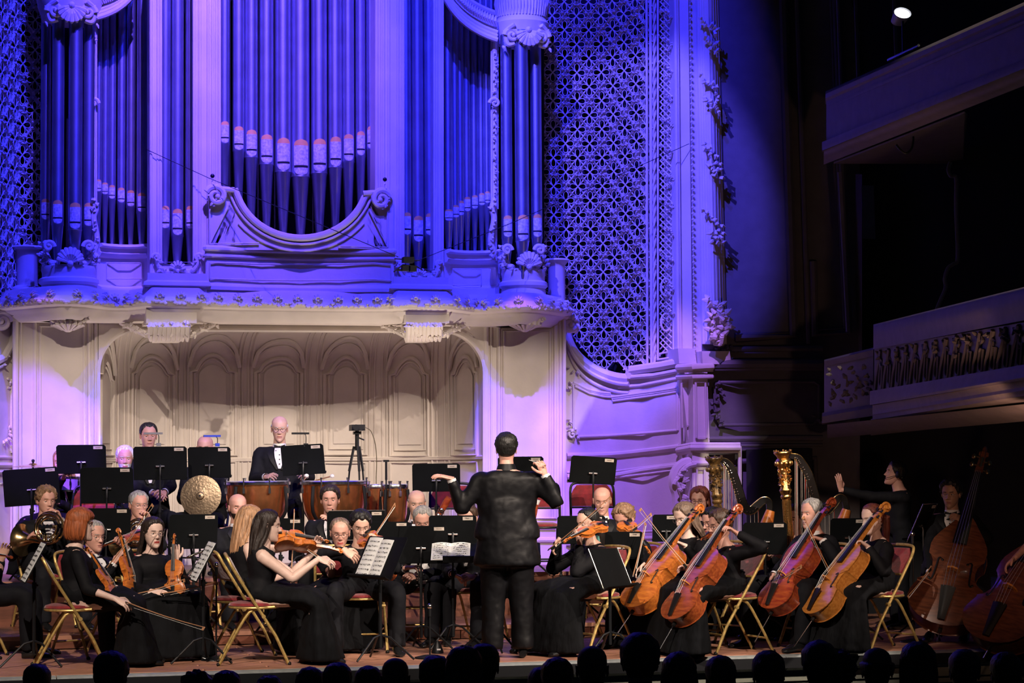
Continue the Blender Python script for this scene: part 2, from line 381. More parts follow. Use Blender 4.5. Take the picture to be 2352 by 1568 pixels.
for (x0, x1, yb) in ((366, 449, 606), (923, 1001, 622)):
    b = MB(); board(b, x0 - 2, yb, x1 + 2, 665, 4.3, 0.2)
    for (k, q) in ((x0 + 3, x1 - 3),):
        b.tube([A(k, -120, 4.29), A(k, yb - 4, 4.29), A(q, yb - 4, 4.29), A(q, -120, 4.29)], 0.016, 8, PLASTER)
    ob(b, 'case_board')
# carved work helpers
def fan(c, r_, n_=7, m=PLASTER, up=V((0, 0, 1)), tilt=0.25, spread=1.25):
    """a scallop shell: lobes radiating upwards, thick and proud"""
    b = MB(); rt = V((1, 0, 0))
    for i in range(n_):
        a = spread * (2 * i / (n_ - 1) - 1); d = up * cos(a) + rt * sin(a)
        L_ = r_ * (0.8 + 0.2 * cos(a))
        b.tube([c - up * r_ * 0.25 + V((0, -0.01, 0)), c - up * r_ * 0.25 + d * L_ * 0.6 + V((0, -0.05, 0)), c - up * r_ * 0.25 + d * L_ + V((0, -0.035, 0)), c - up * r_ * 0.25 + d * L_ * 1.08 + V((0, 0.0, 0))], [r_ * 0.06, r_ * 0.13, r_ * 0.17, r_ * 0.08], 7, m)
    b.ball(c - up * r_ * 0.3 + V((0, -0.03, 0)), r_ * 0.22, m, 8, 6)
    return b
def scroll(b, c, r_, side=1, turns=1.4, m=PLASTER, th=0.03, start=0.0, flat=1.0):
    """a volute in the plane facing the hall"""
    pts = []; rad = []; n_ = int(18 * turns)
    for i in range(n_ + 1):
        t = i / n_; a = start + t * turns * 2 * pi; rr = r_ * (1 - 0.82 * t)
        pts.append(c + V((side * cos(a) * rr, -0.02 * t, sin(a) * rr))); rad.append(th * (1 - 0.55 * t))
    b.tube(pts, rad, 8, m); b.ball(pts[-1], th * 0.8, m, 8, 6); return b
def carve(b, pts, r_=0.02, seed=0, m=PLASTER, step=0.035, amp=1.0, Yo=-0.02):
    """leafy ornament: a run of small leaves along a line"""
    rg = random.Random(seed); P = [V(p) for p in pts]
    for p, q in zip(P, P[1:]):
        L_ = (q - p).length; n_ = max(1, int(L_ / step))
        for i in range(n_):
            c = p.lerp(q, (i + rg.random() * 0.5) / n_); a = rg.random() * 2 * pi; l = r_ * rg.uniform(1.2, 2.4) * amp
            d = V((cos(a), rg.uniform(-0.5, -0.1), sin(a))) * l
            b.tube([c, c + d * 0.5 + V((0, Yo, 0)), c + d + V((0, Yo * 0.3, 0))], [r_ * 0.45, r_ * 0.65, r_ * 0.2], 5, m)
    return b
for (x0, x1, yb, s_) in ((366, 449, 606, 1), (923, 1001, 622, 2)):
    xc = (x0 + x1) / 2; Yc = 4.26
    b = fan(A(xc, yb + 10, Yc), 0.085, 7); 
    for sd in (-1, 1):
        pts = [A(xc + sd * (x1 - x0) * k, yb + dy, Yc) for k, dy in ((0.08, 12), (0.25, 18), (0.42, 14), (0.54, 0), (0.56, -22))]
        b.tube(spl([tuple(p) for p in pts], 4), 0.026, 7, PLASTER); carve(b, pts, 0.025, s_ + sd)
        scroll(b, A(xc + sd * (x1 - x0) * 0.58, yb - 14, Yc), 0.045, sd, 1.2, th=0.018)
    ob(b, 'shell_ornament')
# central panel with the round mouth
def Uc(t): a = pi + t * pi; return (692 + 154 * cos(a), 408 - 143 * sin(a) * 0.97)
Ush = [(538, 434)] + [Uc(k / 28) for k in range(3, 26)] + [(846, 445)]
pan = MB(); Yc = 4.22
L1 = [A(x, y, Yc) for x, y in Ush]; bot = [A(lerp(473, 908, k / (len(Ush) - 1)), 574, Yc) for k in range(len(Ush))]
top = [A(473, 434, Yc)]
for th, sg in ((0, 0),):
    vs = L1 + bot + [p + V((0, 0.1, 0)) for p in L1 + bot]; n_ = len(L1); fs = []
    for i in range(n_ - 1): fs += [(i, i + 1, n_ + i + 1, n_ + i), (2 * n_ + i, 3 * n_ + i, 3 * n_ + i + 1, 2 * n_ + i + 1), (i, 2 * n_ + i, 2 * n_ + i + 1, i + 1)]
    pan.add(vs, fs, PLASTER)
board(pan, 480, 434, 540, 574, Yc, 0.1); board(pan, 844, 445, 903, 574, Yc, 0.1)
ob(pan, 'case_panel')
for off, r_, yy in ((0, 0.036, 4.2), (14, 0.013, 4.2), (30, 0.010, 4.21)):
    b = MB(); P = []
    for x, y in Ush:
        d = V((x - 692, y - 400)); d.normalize(); P.append(A(x + d.x * off, y + d.y * off, yy))
    if off == 30: P = P[4:-4]
    b.tube(P, r_, 10, PLASTER); ob(b, 'mouth_moulding')
for sd, x, y in ((-1, 500, 450), (1, 872, 458)):
    b = MB(); e = 1 if sd < 0 else -1
    scroll(b, A(x - e * 4, y, 4.17), 0.10, sd, 1.5, th=0.034, start=0.4)
    b.tube([A(x - e * 4, y - 17, 4.17), A(x + e * 16, y - 16, 4.17), A(x + e * 38, y - 14, 4.17)], 0.026, 8, PLASTER)
    carve(b, [A(x - e * 22, y - 8, 4.17), A(x - e * 16, y + 16, 4.17), A(x + e * 14, y + 8, 4.17)], 0.02, 5)
    carve(b, [A(x - e * 12, y - 20, 4.17), A(x - e * 12, y - 42, 4.17)], 0.016, 7); b.ball(A(x - e * 12, y - 46, 4.2), 0.022, BLACKM)
    b.tube([A(x + e * 24, y + 25, 4.2), A(x - e * 18, y + 110, 4.2), A(x + e * 95, y + 108, 4.2)], 0.009, 6, PLASTER)
    b.tube([A(x - e * 18, y + 30, 4.2), A(x - e * 18, y + 110, 4.2)], 0.009, 6, PLASTER)
    ob(b, 'scroll_ear')
for x, y in ((556, 478), (585, 510), (798, 518), (824, 486)): b = MB(); b.box(A(x, y, 4.3), (0.05, 0.1, 0.035), PLASTER); ob(b, 'pipe_bracket')
# mouldings of the base, swept in plan
def pth(L_): return [(XY(px, Y), Y) for px, Y in L_]
def rel(ylist, Yr=4.2, px=680): return [(o, ZY(y, Yr, px)) for o, y in ylist]
cen = pth([(472, 4.2), (475, 4.19), (520, 4.24), (600, 4.31), (690, 4.34), (780, 4.31), (860, 4.24), (902, 4.19), (906, 4.2)])
b = MB(); b.sweep(cen, rel([(-0.1, 566), (0.03, 567), (0.05, 572), (0.05, 577), (0.015, 581), (0.015, 586), (0.03, 588), (0.03, 592), (0.0, 596), (0.0, 652), (0.03, 654), (0.05, 660), (0.05, 668), (-0.1, 668)]), PLASTER); ob(b, 'base_moulding')
b = MB(); 
for (xa, xb) in ((482, 690), (694, 898)):
    pass
fr = [A(482, 604, 4.18)] + [A(x, 603 + 4 * sin((x - 482) / 416 * pi), 4.19 + 0.12 * sin((x - 482) / 416 * pi)) for x in range(500, 890, 30)] + [A(898, 608, 4.18)]
fb = [A(482, 640, 4.18)] + [A(x, 640 + 4 * sin((x - 482) / 416 * pi), 4.19 + 0.12 * sin((x - 482) / 416 * pi)) for x in range(500, 890, 30)] + [A(898, 644, 4.18)]
b.tube(fr + fb[::-1], 0.008, 6, PLASTER, loop=True); ob(b, 'base_panel_moulding')
for P in ([(343, 4.17), (470, 4.17)], [(908, 4.17), (1026, 4.17)]):
    q = [(XY(P[0][0], 4.5) , 4.6), (XY(*P[0]), P[0][1]), (XY(*P[1]), P[1][1]), (XY(P[1][0], 4.5), 4.6)]
    b = MB(); b.sweep(q, rel([(-0.1, 630), (0.02, 632), (0.02, 648), (0.05, 652), (0.06, 660), (0.02, 664), (0.02, 690), (-0.1, 690)], 4.17), PLASTER); ob(b, 'plinth')
# curved bays between the flats and the towers
for s_, P in ((0, [(222, 4.72), (240, 4.80), (270, 4.86), (300, 4.86), (330, 4.80), (346, 4.70)]), (1, [(1020, 4.70), (1035, 4.80), (1065, 4.86), (1095, 4.86), (1125, 4.80), (1145, 4.72)])):
    b = MB(); d = 0 if s_ == 0 else 14
    b.sweep(pth(P), rel([(-0.2, 560 + d), (0.06, 561 + d), (0.08, 567 + d), (0.03, 571 + d), (0.03, 580 + d), (0.06, 583 + d), (0.04, 590 + d), (0.0, 593 + d), (0.0, 655), (0.06, 662), (0.06, 690), (-0.2, 690)], 4.8, P[2][0]), PLASTER); ob(b, 'bay_base')
    b = MB(); xs = (245, 325) if s_ == 0 else (1040, 1105)
    b.tube([A(xs[0], 604 + d, 4.8), A(xs[1], 604 + d, 4.8), A(xs[1], 640 + d, 4.8), A(xs[0], 640 + d, 4.8)], 0.008, 6, PLASTER, loop=True); ob(b, 'base_panel_moulding')
# towers: bowls, shells, side carvings, crowns
for s_, xc, hw, yb in ((0, 158, 64, 0), (1, 1202, 52, 8)):
    c = A(xc, 640, 4.62); dep = (c - CAM).dot(cf); r_ = (hw + 2) / FPX * dep
    z = lambda y: A(xc, y + yb, 4.3).z
    b = MB(); b.lathe([(r_ * 0.75, z(604)), (r_ * 0.93, z(606)), (r_ * 0.95, z(616)), (r_ * 0.92, z(622)), (r_ * 0.92, z(632)), (r_ * 1.03, z(636)), (r_ * 1.04, z(644)), (r_ * 0.93, z(650)), (r_ * 0.97, z(664)), (r_ * 1.1, z(676)), (r_ * 1.1, z(690))], (c.x, c.y, 0), 36, PLASTER)
    ob(b, 'tower_bowl')
    fc = c + V((0, -r_ * 0.88, 0)); b = fan(V((fc.x, fc.y, z(594))), 0.14, 9); carve(b, [V((fc.x - 0.16, fc.y + 0.04, z(606))), V((fc.x + 0.16, fc.y + 0.04, z(606)))], 0.02, 11); ob(b, 'shell_ornament')
    for sd in (-1, 1):
        b = MB(); e = sd
        P = [A(xc + e * hw * k, y + yb, 4.35 + abs(k) * 0.25) for k, y in ((0.45, 606), (0.68, 600), (0.82, 580), (0.72, 566), (0.88, 556))]
        b.tube(spl([tuple(p) for p in P], 5), [0.03] * 20 + [0.024], 8, PLASTER); scroll(b, A(xc + e * hw * 0.72, 566 + yb, 4.42), 0.055, -e, 1.3, th=0.022); carve(b, P, 0.022, 3 + e, Yo=-0.03)
        P2 = [A(xc + e * hw * 0.86, y, 4.55) for y in (600 + yb, 560 + yb)]
        carve(b, [A(xc + e * hw * 1.0, 560 + yb, 4.6), A(xc + e * hw * 0.9, 610 + yb, 4.55), A(xc + e * hw * 1.1, 590 + yb, 4.6)], 0.03, 9, Yo=-0.03)
        ob(b, 'carved_bracket')
    # carved strip beside the tower, on its inner side
    xi = 214 if s_ == 0 else 1136; b = MB(); yt = 60 if s_ == 0 else 90
    b.tube([A(xi, yt, 4.6), A(xi, 590 + yb, 4.6)], 0.028, 8, PLASTER); vmould(b, xi - 7, yt, 480, 4.62, 0.01); vmould(b, xi + 7, yt, 480, 4.62, 0.01)
    carve(b, [A(xi, 120, 4.58), A(xi, 470, 4.58)] if s_ else [A(xi, 60, 4.58), A(xi, 110, 4.58)], 0.018, 21, Yo=-0.02)
    sg = 1 if s_ == 0 else -1
    P = [A(xi + sg * dx, y, 4.5) for dx, y in ((0, 455), (6, 480), (1, 500), (6, 530), (9, 555), (2, 580), (8, 590))]
    b.tube(spl([tuple(p) for p in P], 5), 0.03, 8, PLASTER); carve(b, P, 0.026, 13, Yo=-0.03)
    scroll(b, A(xi, 237, 4.56), 0.055, sg, 1.3, th=0.02)
    ob(b, 'carved_strip')
    # crown
    yt2 = 22 if s_ == 0 else 76
    cz = lambda y: A(xc, y, 4.3).z
    r2 = (hw + 6) / FPX * dep; b = MB()
    b.lathe([(r2 * 0.6, cz(yt2 + 16)), (r2 * 0.92, cz(yt2 + 14)), (r2 * 0.96, cz(yt2)), (r2 * 1.05, cz(yt2 - 18)), (r2 * 1.1, cz(yt2 - 34)), (r2 * 1.0, cz(yt2 - 44)), (r2 * 1.0, cz(yt2 - 120)), (r2 * 1.1, cz(yt2 - 130)), (r2 * 0.5, cz(yt2 - 135))], (c.x, c.y, 0), 36, PLASTER)
    rg = random.Random(5)
    for i in range(26):
        a = pi + pi * i / 25
        b.tube([(c.x + cos(a) * r2 * 1.0, c.y + sin(a) * r2 * 1.0, cz(yt2 - 48)), (c.x + cos(a) * r2 * 1.05, c.y + sin(a) * r2 * 1.05, cz(yt2 - 80 + rg.uniform(-8, 8))), (c.x + cos(a) * r2, c.y + sin(a) * r2, cz(yt2 - 118))], [0.01, 0.02, 0.01], 6, PLASTER)
    ob(b, 'tower_crown')
    fc = c + V((0, -r2 * 1.02, 0)); b = fan(V((fc.x, fc.y, cz(yt2))), 0.15, 9, up=V((0, 0, -1))); 
    for sd in (-1, 1):
        scroll(b, V((fc.x + sd * 0.16, fc.y + 0.04, cz(yt2 + 2))), 0.075, sd, 1.5, th=0.03); b.tube(spl([(fc.x + sd * 0.14, fc.y, cz(yt2 - 22)), (fc.x + sd * 0.22, fc.y + 0.05, cz(yt2 - 6)), (fc.x + sd * 0.20, fc.y + 0.06, cz(yt2 + 22)), (fc.x + sd * 0.13, fc.y + 0.05, cz(yt2 + 20))], 5), 0.026, 8, PLASTER)
        carve(b, [V((fc.x + sd * 0.2, fc.y + 0.05, cz(yt2 - 10))), V((fc.x + sd * 0.25, fc.y + 0.1, cz(yt2 + 30)))], 0.024, 4)
    ob(b, 'shell_ornament')
# arched heads of the curved bays
for s_, (xa, ya, xb, yb2, xm, ym) in ((0, (218, 42, 316, -30, 290, 26)), (1, (1016, -20, 1142, 92, 1046, 62))):
    b = MB()
    for off, r_ in ((0, 0.03), (-9, 0.022), (-17, 0.03), (-26, 0.014), (-60, 0.03)):
        P = [A(((1 - t) ** 2 * xa + 2 * t * (1 - t) * xm + t * t * xb), ((1 - t) ** 2 * ya + 2 * t * (1 - t) * ym + t * t * yb2) + off, 4.5 + (off / -400)) for t in [k / 14 for k in range(15)]]
        b.tube(P, r_, 8, PLASTER)
        if off == 0: P0 = P
        if off == -60: b.loft([[p, q] for p, q in zip(P0, [k + V((0, 0.12, 0)) for k in P])], PLASTER, cap=False, closed=False)
    for i, p in enumerate(P0[:-1]):
        for k in range(2): q = p.lerp(P0[i + 1], k / 2); b.tube([q + V((0.03, 0, 0.13)), q + V((0.0, -0.03, 0.18)), q + V((0.02, 0, 0.24))], [0.008, 0.018, 0.008], 5, PLASTER)
    ob(b, 'arch_head')

# ---- ledge over the niche -----------------------------------------------------
LP = [(2, 4.66), (30, 4.5), (60, 4.32), (95, 4.12), (130, 4.0), (165, 3.97), (200, 4.06), (228, 4.24), (255, 4.40), (290, 4.40), (325, 4.18), (340, 4.07), (352, 4.05), (465, 4.05), (474, 4.12), (560, 4.2), (690, 4.22), (820, 4.2), (898, 4.12), (908, 4.05), (1022, 4.05), (1036, 4.07), (1055, 4.2), (1085, 4.40), (1115, 4.38), (1145, 4.2), (1175, 4.06), (1205, 4.02), (1240, 4.1), (1268, 4.28), (1290, 4.5), (1306, 4.68)]
lp = pth(LP)
lz = lambda y: ZY(y, 4.2, 680)
b = MB(); b.sweep(lp, [(-0.6, lz(664)), (-0.06, lz(666)), (-0.04, lz(672)), (-0.02, lz(680)), (0.0, lz(686)), (0.03, lz(688)), (0.045, lz(694)), (0.05, lz(702)), (0.03, lz(709)), (-0.03, lz(713)), (-0.04, lz(717)), (-0.09, lz(724)), (-0.10, lz(729)), (-0.16, lz(739)), (-0.6, lz(739))], PLASTER)
LEDGE = struct(b, 'trim_2')
fanm = fan(V((0, 0, 0)), 0.05, 5, tilt=0).build('shell_ornament', LEDGE); first = True
P3 = [V((x, y)) for x, y in lp]; acc = 0; k = 0; tot = 0
for p, q in zip(P3, P3[1:]):
    L_ = (q - p).length
    while acc < tot + L_:
        t = (acc - tot) / L_; c = p.lerp(q, t); d = (q - p).normalized(); ang = atan2(d.y, d.x)
        o = fanm if first else fanm.copy()
        if not first: COL.objects.link(o)
        first = False; nx, ny = d.y, -d.x
        o.location = (c.x + nx * 0.03, c.y + ny * 0.03, lz(686)); o.rotation_euler = (0, 0, ang); acc += 0.2
    tot += L_
# rough rocaille edge under the shells
b = MB(); rg = random.Random(8); acc = 0
for p, q in zip(P3, P3[1:]):
    n_ = int((q - p).length / 0.022); d = (q - p).normalized() if (q - p).length else V((1, 0))
    for i in range(n_):
        c = p.lerp(q, i / max(n_, 1)); r_ = rg.uniform(0.014, 0.026); b.ball((c.x + d.y * rg.uniform(0.04, 0.055), c.y - d.x * rg.uniform(0.04, 0.055), lz(700 + rg.uniform(-4, 5))), r_, PLASTER, 6, 4, (1.2, 0.8, 0.8))
b.build('rocaille_edge', LEDGE, kind='stuff')
# pendants of the towers and corbels
for i, xc in enumerate((155, 1200)):
    c = A(xc, 735, 4.5 if i == 0 else 4.5); z = lambda y: A(xc, y, 4.25).z
    b = MB(); b.lathe([(0.2, z(700)), (0.235, z(708)), (0.235, z(713)), (0.21, z(717)), (0.21, z(723)), (0.17, z(728)), (0.15, z(731)), (0.15, z(736)), (0.09, z(748)), (0.05, z(756)), (0.02, z(760))], (c.x, c.y - 0.1, 0), 30, PLASTER)
    for k in range(9):
        a = pi + pi * k / 8
        b.tube([(c.x + cos(a) * 0.16, c.y - 0.1 + sin(a) * 0.16, z(730)), (c.x + cos(a) * 0.15, c.y - 0.1 + sin(a) * 0.15, z(742)), (c.x + cos(a) * 0.05, c.y - 0.1 + sin(a) * 0.05, z(755))], [0.02, 0.026, 0.012], 6, PLASTER)
    for sd in (-1, 1): scroll(b, V((c.x + sd * 0.15, c.y - 0.2, z(734))), 0.035, sd, 1.2, th=0.015)
    struct(b, 'trim_pendant')
for i, (x0, x1) in enumerate(((338, 438), (930, 1018))):
    b = MB(); xc = (x0 + x1) / 2
    board(b, x0 - 2, 700, x1 + 14, 742, 4.12, 0.5)
    pr = [(4.14, 744), (4.10, 752), (4.13, 762), (4.22, 770), (4.32, 776), (4.5, 782)]
    rings = []
    for Y, y in pr: rings.append([A(x0 + 8 + (y - 744) * 0.3, y, Y), A(x1 - 8 - (y - 744) * 0.3, y, Y), A(x1 - 8 - (y - 744) * 0.3, y, Y) + V((0, 0.4, 0)), A(x0 + 8 + (y - 744) * 0.3, y, Y) + V((0, 0.4, 0))])
    b.loft(rings, PLASTER)
    for k in range(9):
        px = lerp(x0 + 8, x1 - 8, k / 8)
        b.tube([A(px, y, Y - 0.03) for Y, y in pr], [0.024, 0.034, 0.028, 0.03, 0.022, 0.016], 7, PLASTER)
        carve(b, [A(px, 744, 4.08), A(px, 776, 4.2)], 0.024, k + i * 9, Yo=-0.04)
    for sd in (-1, 1):
        P = [A((x0 if sd < 0 else x1) + sd * dx, y, 4.3 + dx * 0.006) for dx, y in ((0, 770), (22, 758), (44, 748), (60, 740))]
        carve(b, P, 0.028, 30 + sd, Yo=-0.03); b.tube(P, 0.03, 6, PLASTER)
    struct(b, 'trim_corbel')

# ---- niche --------------------------------------------------------------------
xl, xr = XY(226, YP), XY(1112, YP); xc = (xl + xr) / 2; an = (xr - xl) / 2; bn = 1.55
zc0, zc1 = ZY(850, 5.6, 680), ZY(752, 5.2, 680)         # cove starts, ceiling
hc = zc1 - zc0
def NI(u, s_, off=0.0):
    """niche wall: u 0..1 left to right, s_ height (above zc0 the wall coves forward); off = proud of it"""
    a = pi * (1 - u); k = 1.0; z = s_
    if s_ > zc0:
        t = min(1.0, (s_ - zc0) / (hc * 1.55)); ang = t * pi / 2
        k = 1 - 0.42 * (1 - cos(ang)); z = zc0 + hc * sin(ang)
    ca, sa = cos(a), sin(a)
    ex = 0.82
    x = an * (abs(ca) ** ex) * (1 if ca > 0 else -1); y = bn * (abs(sa) ** ex)
    p = V((xc + x * (0.93 + 0.07 * k) if abs(ca) > 0.0 else xc, YP + y * k, z))
    nrm = V((-ca * bn, -sa * an, 0)).normalized(); return p + nrm * off
def u_of(px):
    best = min(range(0, 401), key=lambda i: abs(((NI(i / 400, 2.0) - CAM).dot(cr) / (NI(i / 400, 2.0) - CAM).dot(cf)) * FPX + 1176 - px)); return best / 400
def s_of(u, py):
    best = None
    for i in range(0, 240):
        s_ = 0.3 + i * 0.018
        p = NI(u, s_); d = p - CAM; y = 784 - d.dot(cu) / d.dot(cf) * FPX
        if best is None or abs(y - py) < best[0]: best = (abs(y - py), s_)
    return best[1]
b = MB(); nu = 72; sv = [0.4, 1.0, 1.6, 2.2, zc0] + [zc0 + hc * 1.55 * k / 14 for k in range(1, 15)]
b.loft([[NI(i / nu, s_) for i in range(nu + 1)] for s_ in sv], PLASTER, cap=False, closed=False)
top = [NI(i / nu, sv[-1]) for i in range(nu + 1)]; b.loft([top, [V((p.x, YP - 0.1, p.z + 0.0)) for p in top]], PLASTER, cap=False, closed=False)
NW = struct(b, 'wall_niche')
def arch_path(u0, u1, s0, s1, rise, n_=10, shoulder=0.012, off=0.02):
    """panel outline with a round head on small shoulders"""
    P = [(u0, s0), (u0, s1 - 0.02)]
    P.append((u0 + shoulder, s1)); ua, ub = u0 + shoulder, u1 - shoulder
    for k in range(1, n_): t = k / n_; P.append((lerp(ua, ub, t), s1 + rise * sin(pi * t) ** 0.75))
    P += [(u1 - shoulder, s1), (u1, s1 - 0.02), (u1, s0)]
    return [NI(u, s_, off) for u, s_ in P]
PAN = [(229, 258, 862), (302, 398, 850), (437, 541, 845), (588, 694, 846), (746, 842, 848), (898, 984, 850), (1040, 1098, 850)]
us = []
for x0, x1, ys in PAN:
    u0, u1 = u_of(x0), u_of(x1); us.append((u0, u1)); um = (u0 + u1) / 2; s1 = s_of(um, ys + 6); s0 = s_of(um, 1045)
    w_ = u1 - u0; nar = w_ < 0.07; sh = 0.006 if nar else 0.011
    b = MB()
    b.tube(arch_path(u0, u1, s0, s1, 0.17 if not nar else 0.14, shoulder=sh, off=0.01), 0.02, 6, PLASTER, loop=True)
    i_ = w_ * 0.1
    b.tube(arch_path(u0 + i_, u1 - i_, s0 + 0.06, s1 - 0.01, 0.13 if not nar else 0.1, shoulder=sh * 0.6, off=0.006), 0.011, 6, PLASTER, loop=True)
    # raised field
    n_ = 8; f = [NI(lerp(u0 + 2 * i_, u1 - 2 * i_, k / n_), s0 + 0.12, 0.012) for k in range(n_ + 1)]; g = [NI(lerp(u0 + 2 * i_, u1 - 2 * i_, k / n_), s1 - 0.04 + 0.1 * sin(pi * k / n_) ** 0.75, 0.012) for k in range(n_ + 1)]
    b.loft([f, g], PLASTER, cap=False, closed=False)
    b.build('wall_panel', NW)
    # hood moulding in the cove
    b = MB(); e = w_ * 0.06; s2 = s1 + 0.10
    P = [NI(u0 - e, s2 - 0.06, 0.02)] + [NI(lerp(u0 - e, u1 + e, t), s2 + 0.34 * sin(pi * t) ** 0.8 * (1 if not nar else 0.8), 0.02) for t in [k / 12 for k in range(1, 12)]] + [NI(u1 + e, s2 - 0.06, 0.02)]
    b.tube(P, 0.024, 6, PLASTER)
    P = [NI(lerp(u0 - e, u1 + e, t), s2 - 0.03 + 0.27 * sin(pi * t) ** 0.8 * (1 if not nar else 0.8), 0.012) for t in [k / 12 for k in range(0, 13)]]
    b.tube(P, 0.010, 6, PLASTER)
    b.build('hood_moulding', NW)
    # dado panel
    b = MB(); sb = s_of(um, 1062); b.tube([NI(u0, sb, 0.01), NI(um, sb, 0.01), NI(u1, sb, 0.01), NI(u1, 0.75, 0.01), NI(um, 0.75, 0.01), NI(u0, 0.75, 0.01)], 0.014, 6, PLASTER, loop=True); b.build('dado_panel', NW)
for (a0, a1), (b0, b1) in zip(us, us[1:]):
    m_ = (a1 + b0) / 2; g_ = (b0 - a1)
    for k, r_ in ((-0.36, 0.013), (0.36, 0.013), (-0.16, 0.009), (0.16, 0.009)):
        bb = MB(); bb.tube([NI(m_ + g_ * k, s_, 0.006) for s_ in [0.5, 1.5, zc0] + [zc0 + hc * 1.5 * q / 10 for q in range(1, 11)]], r_, 6, PLASTER); bb.build('rib', NW)
for y_ in (1052, 1058):
    bb = MB(); s_ = s_of(0.5, y_); bb.tube([NI(i / 40, s_, 0.012) for i in range(41)], 0.014, 6, PLASTER); bb.build('dado_rail', NW)
# flat disc under the organ floor
c = A(675, 742, 5.15); b = MB(); rw = 152 / FPX * (c - CAM).dot(cf)
b.lathe([(0.0, 0.10), (rw, 0.10), (rw * 1.02, 0.05), (rw, 0.0), (rw * 0.97, -0.01), (0.0, -0.01)], (c.x, c.y, c.z - 0.02), 48, PLASTER, sy=0.42); b.tube([(c.x - rw * 0.9, c.y - 0.1, c.z - 0.04), (c.x + rw * 0.9, c.y - 0.05, c.z - 0.04)], 0.006, 6, VOID); b.tube([(c.x - rw * 0.1, c.y + 0.5, c.z - 0.035), (c.x + 0.2, c.y - 0.5, c.z - 0.035)], 0.006, 6, VOID)
struct(b, 'ceiling_disc')
b = MB()
b.box(((xl + xr) / 2, YP + 0.75, zc1 + 0.12), (xr - xl + 0.4, 1.7, 0.1), PLASTER); struct(b, 'ceiling_niche')
# spandrel wall around the niche opening (arched corners) and pilasters
b = MB()
def frontwall(pl, pr_):
    b.loft([[p, p + V((0, 0.12, 0))] for p in pl + pr_], PLASTER)
op = []
for k in range(13): a = pi / 2 * k / 12; op.append((226 + 95 * (1 - cos(a)), 852 - 95 * sin(a)))
for k in range(13): a = pi / 2 * (1 - k / 12); op.append((1112 - 95 * (1 - cos(a)), 856 - 95 * sin(a)))
lo = [A(x, y, YP - 0.02) for x, y in op]; hi = [A(x, 728, YP - 0.02) for x, y in op]
vs = lo + hi + [p + V((0, 0.15, 0)) for p in lo + hi]; n_ = len(lo); fs = []
for i in range(n_ - 1): fs += [(i, i + 1, n_ + i + 1, n_ + i), (i, 2 * n_ + i, 2 * n_ + i + 1, i + 1), (2 * n_ + i, 3 * n_ + i, 3 * n_ + i + 1, 2 * n_ + i + 1)]
b.add(vs, fs, PLASTER); b.tube([p + V((0, -0.01, 0)) for p in [A(226, 1180, YP - 0.02)] + lo + [A(1112, 1200, YP - 0.02)]], 0.02, 6, PLASTER); struct(b, 'wall_spandrel')
for i, (x0, x1, px0, px1, yt) in enumerate(((32, 226, 80, 205, 738), (1112, 1300, 1145, 1275, 748))):
    b = MB(); board(b, x0, 712, x1, 1420, YP, 0.2); o = struct(b, 'wall_pier')
    # moulded outer edges
    for k, r_ in ((x0 + 4, 0.03), (x0 + 16, 0.012), (x1 - 5, 0.02), (x1 - 14, 0.01)):
        bb = MB(); vmould(bb, k, 716, 1420, YP - 0.005, r_); bb.build('edge_moulding', o)
    for off, r_ in ((0, 0.022), (7, 0.010), (12, 0.014)):
        bb = MB(); bb.tube([A(px0 + off, 1190, YP), A(px0 + off, yt + off, YP), A(px1 - off, yt + off, YP), A(px1 - off, 1190, YP)], r_, 8, PLASTER, hint=V((0.3, 1, 0.2)), loop=True); bb.build('panel_moulding', o)
    for (ya, yb) in ((1210, 1232), (1240, 1262)):
        bb = MB(); bb.tube([A(px0, ya, YP), A(px1, ya, YP)], 0.03, 8, PLASTER); bb.build('dado_rail', o)
    bb = MB(); bb.sweep([(XY(x0 - 4, YP), YP), (XY(x1 + 4, YP), YP)], rel([(-0.05, 712), (0.1, 714), (0.1, 719), (0.05, 724), (0.05, 728), (0.0, 733), (-0.05, 733)], YP, (x0 + x1) / 2), PLASTER); bb.build('cap_moulding', o)
# dark back-up walls behind everything
b = MB(); b.box((-1.0, 7.2, 5), (16, 0.2, 13), VOID); struct(b, 'wall_back')

# ================================================================== right of the organ
RYT = [(1230, 5.15), (1330, 5.1), (1400, 5.0), (1480, 4.75), (1550, 4.4), (1600, 4.2)]
def RY(px): return sm(RYT, px) if px < 1330 else interp(RYT, px)
def RW(px, py, off=0.0): return A(px, py, RY(px) - off)
TOPL = [(1296, 735), (1302, 770), (1318, 806), (1345, 834), (1380, 855), (1415, 866), (1444, 869), (1447, 851), (1480, 846), (1520, 840), (1562, 832)]
def ytop(px): return interp(TOPL, px)
# curved panelled wall under the grille
b = MB(); xs_ = [1296 + 12 * k for k in range(24)]
b.loft([[RW(x, ytop(x) + (1420 - ytop(x)) * k / 10, 0.02) for x in xs_] for k in range(11)], PLASTER, cap=False, closed=False); WR = struct(b, 'wall_right')
def line(pts, r_, par, name='wall_moulding', off=0.03, n_=3, **k):
    b = MB(); P = spl(pts, n_) if n_ > 1 else pts
    b.tube([RW(x, y, off) for x, y in P], r_, 8, PLASTER, hint=V((0.1, 1, 0.1)), **k); return b.build(name, par)
def offl(L_, dy, dx=0): return [(x + dx, y + dy) for x, y in L_]
S1 = [(1300, 745), (1306, 790), (1322, 826), (1350, 855), (1385, 874), (1420, 884), (1444, 886)]
line(TOPL[:7], 0.05, WR, off=0.05, n_=4); line(TOPL[7:], 0.05, WR, off=0.05, n_=1)
line([(1444, 869), (1447, 851)], 0.045, WR, off=0.05, n_=1)
line(offl(S1, -4), 0.025, WR, off=0.07); line([(1420, 884), (1424, 868), (1500, 862), (1562, 850)], 0.025, WR, off=0.05, n_=1)
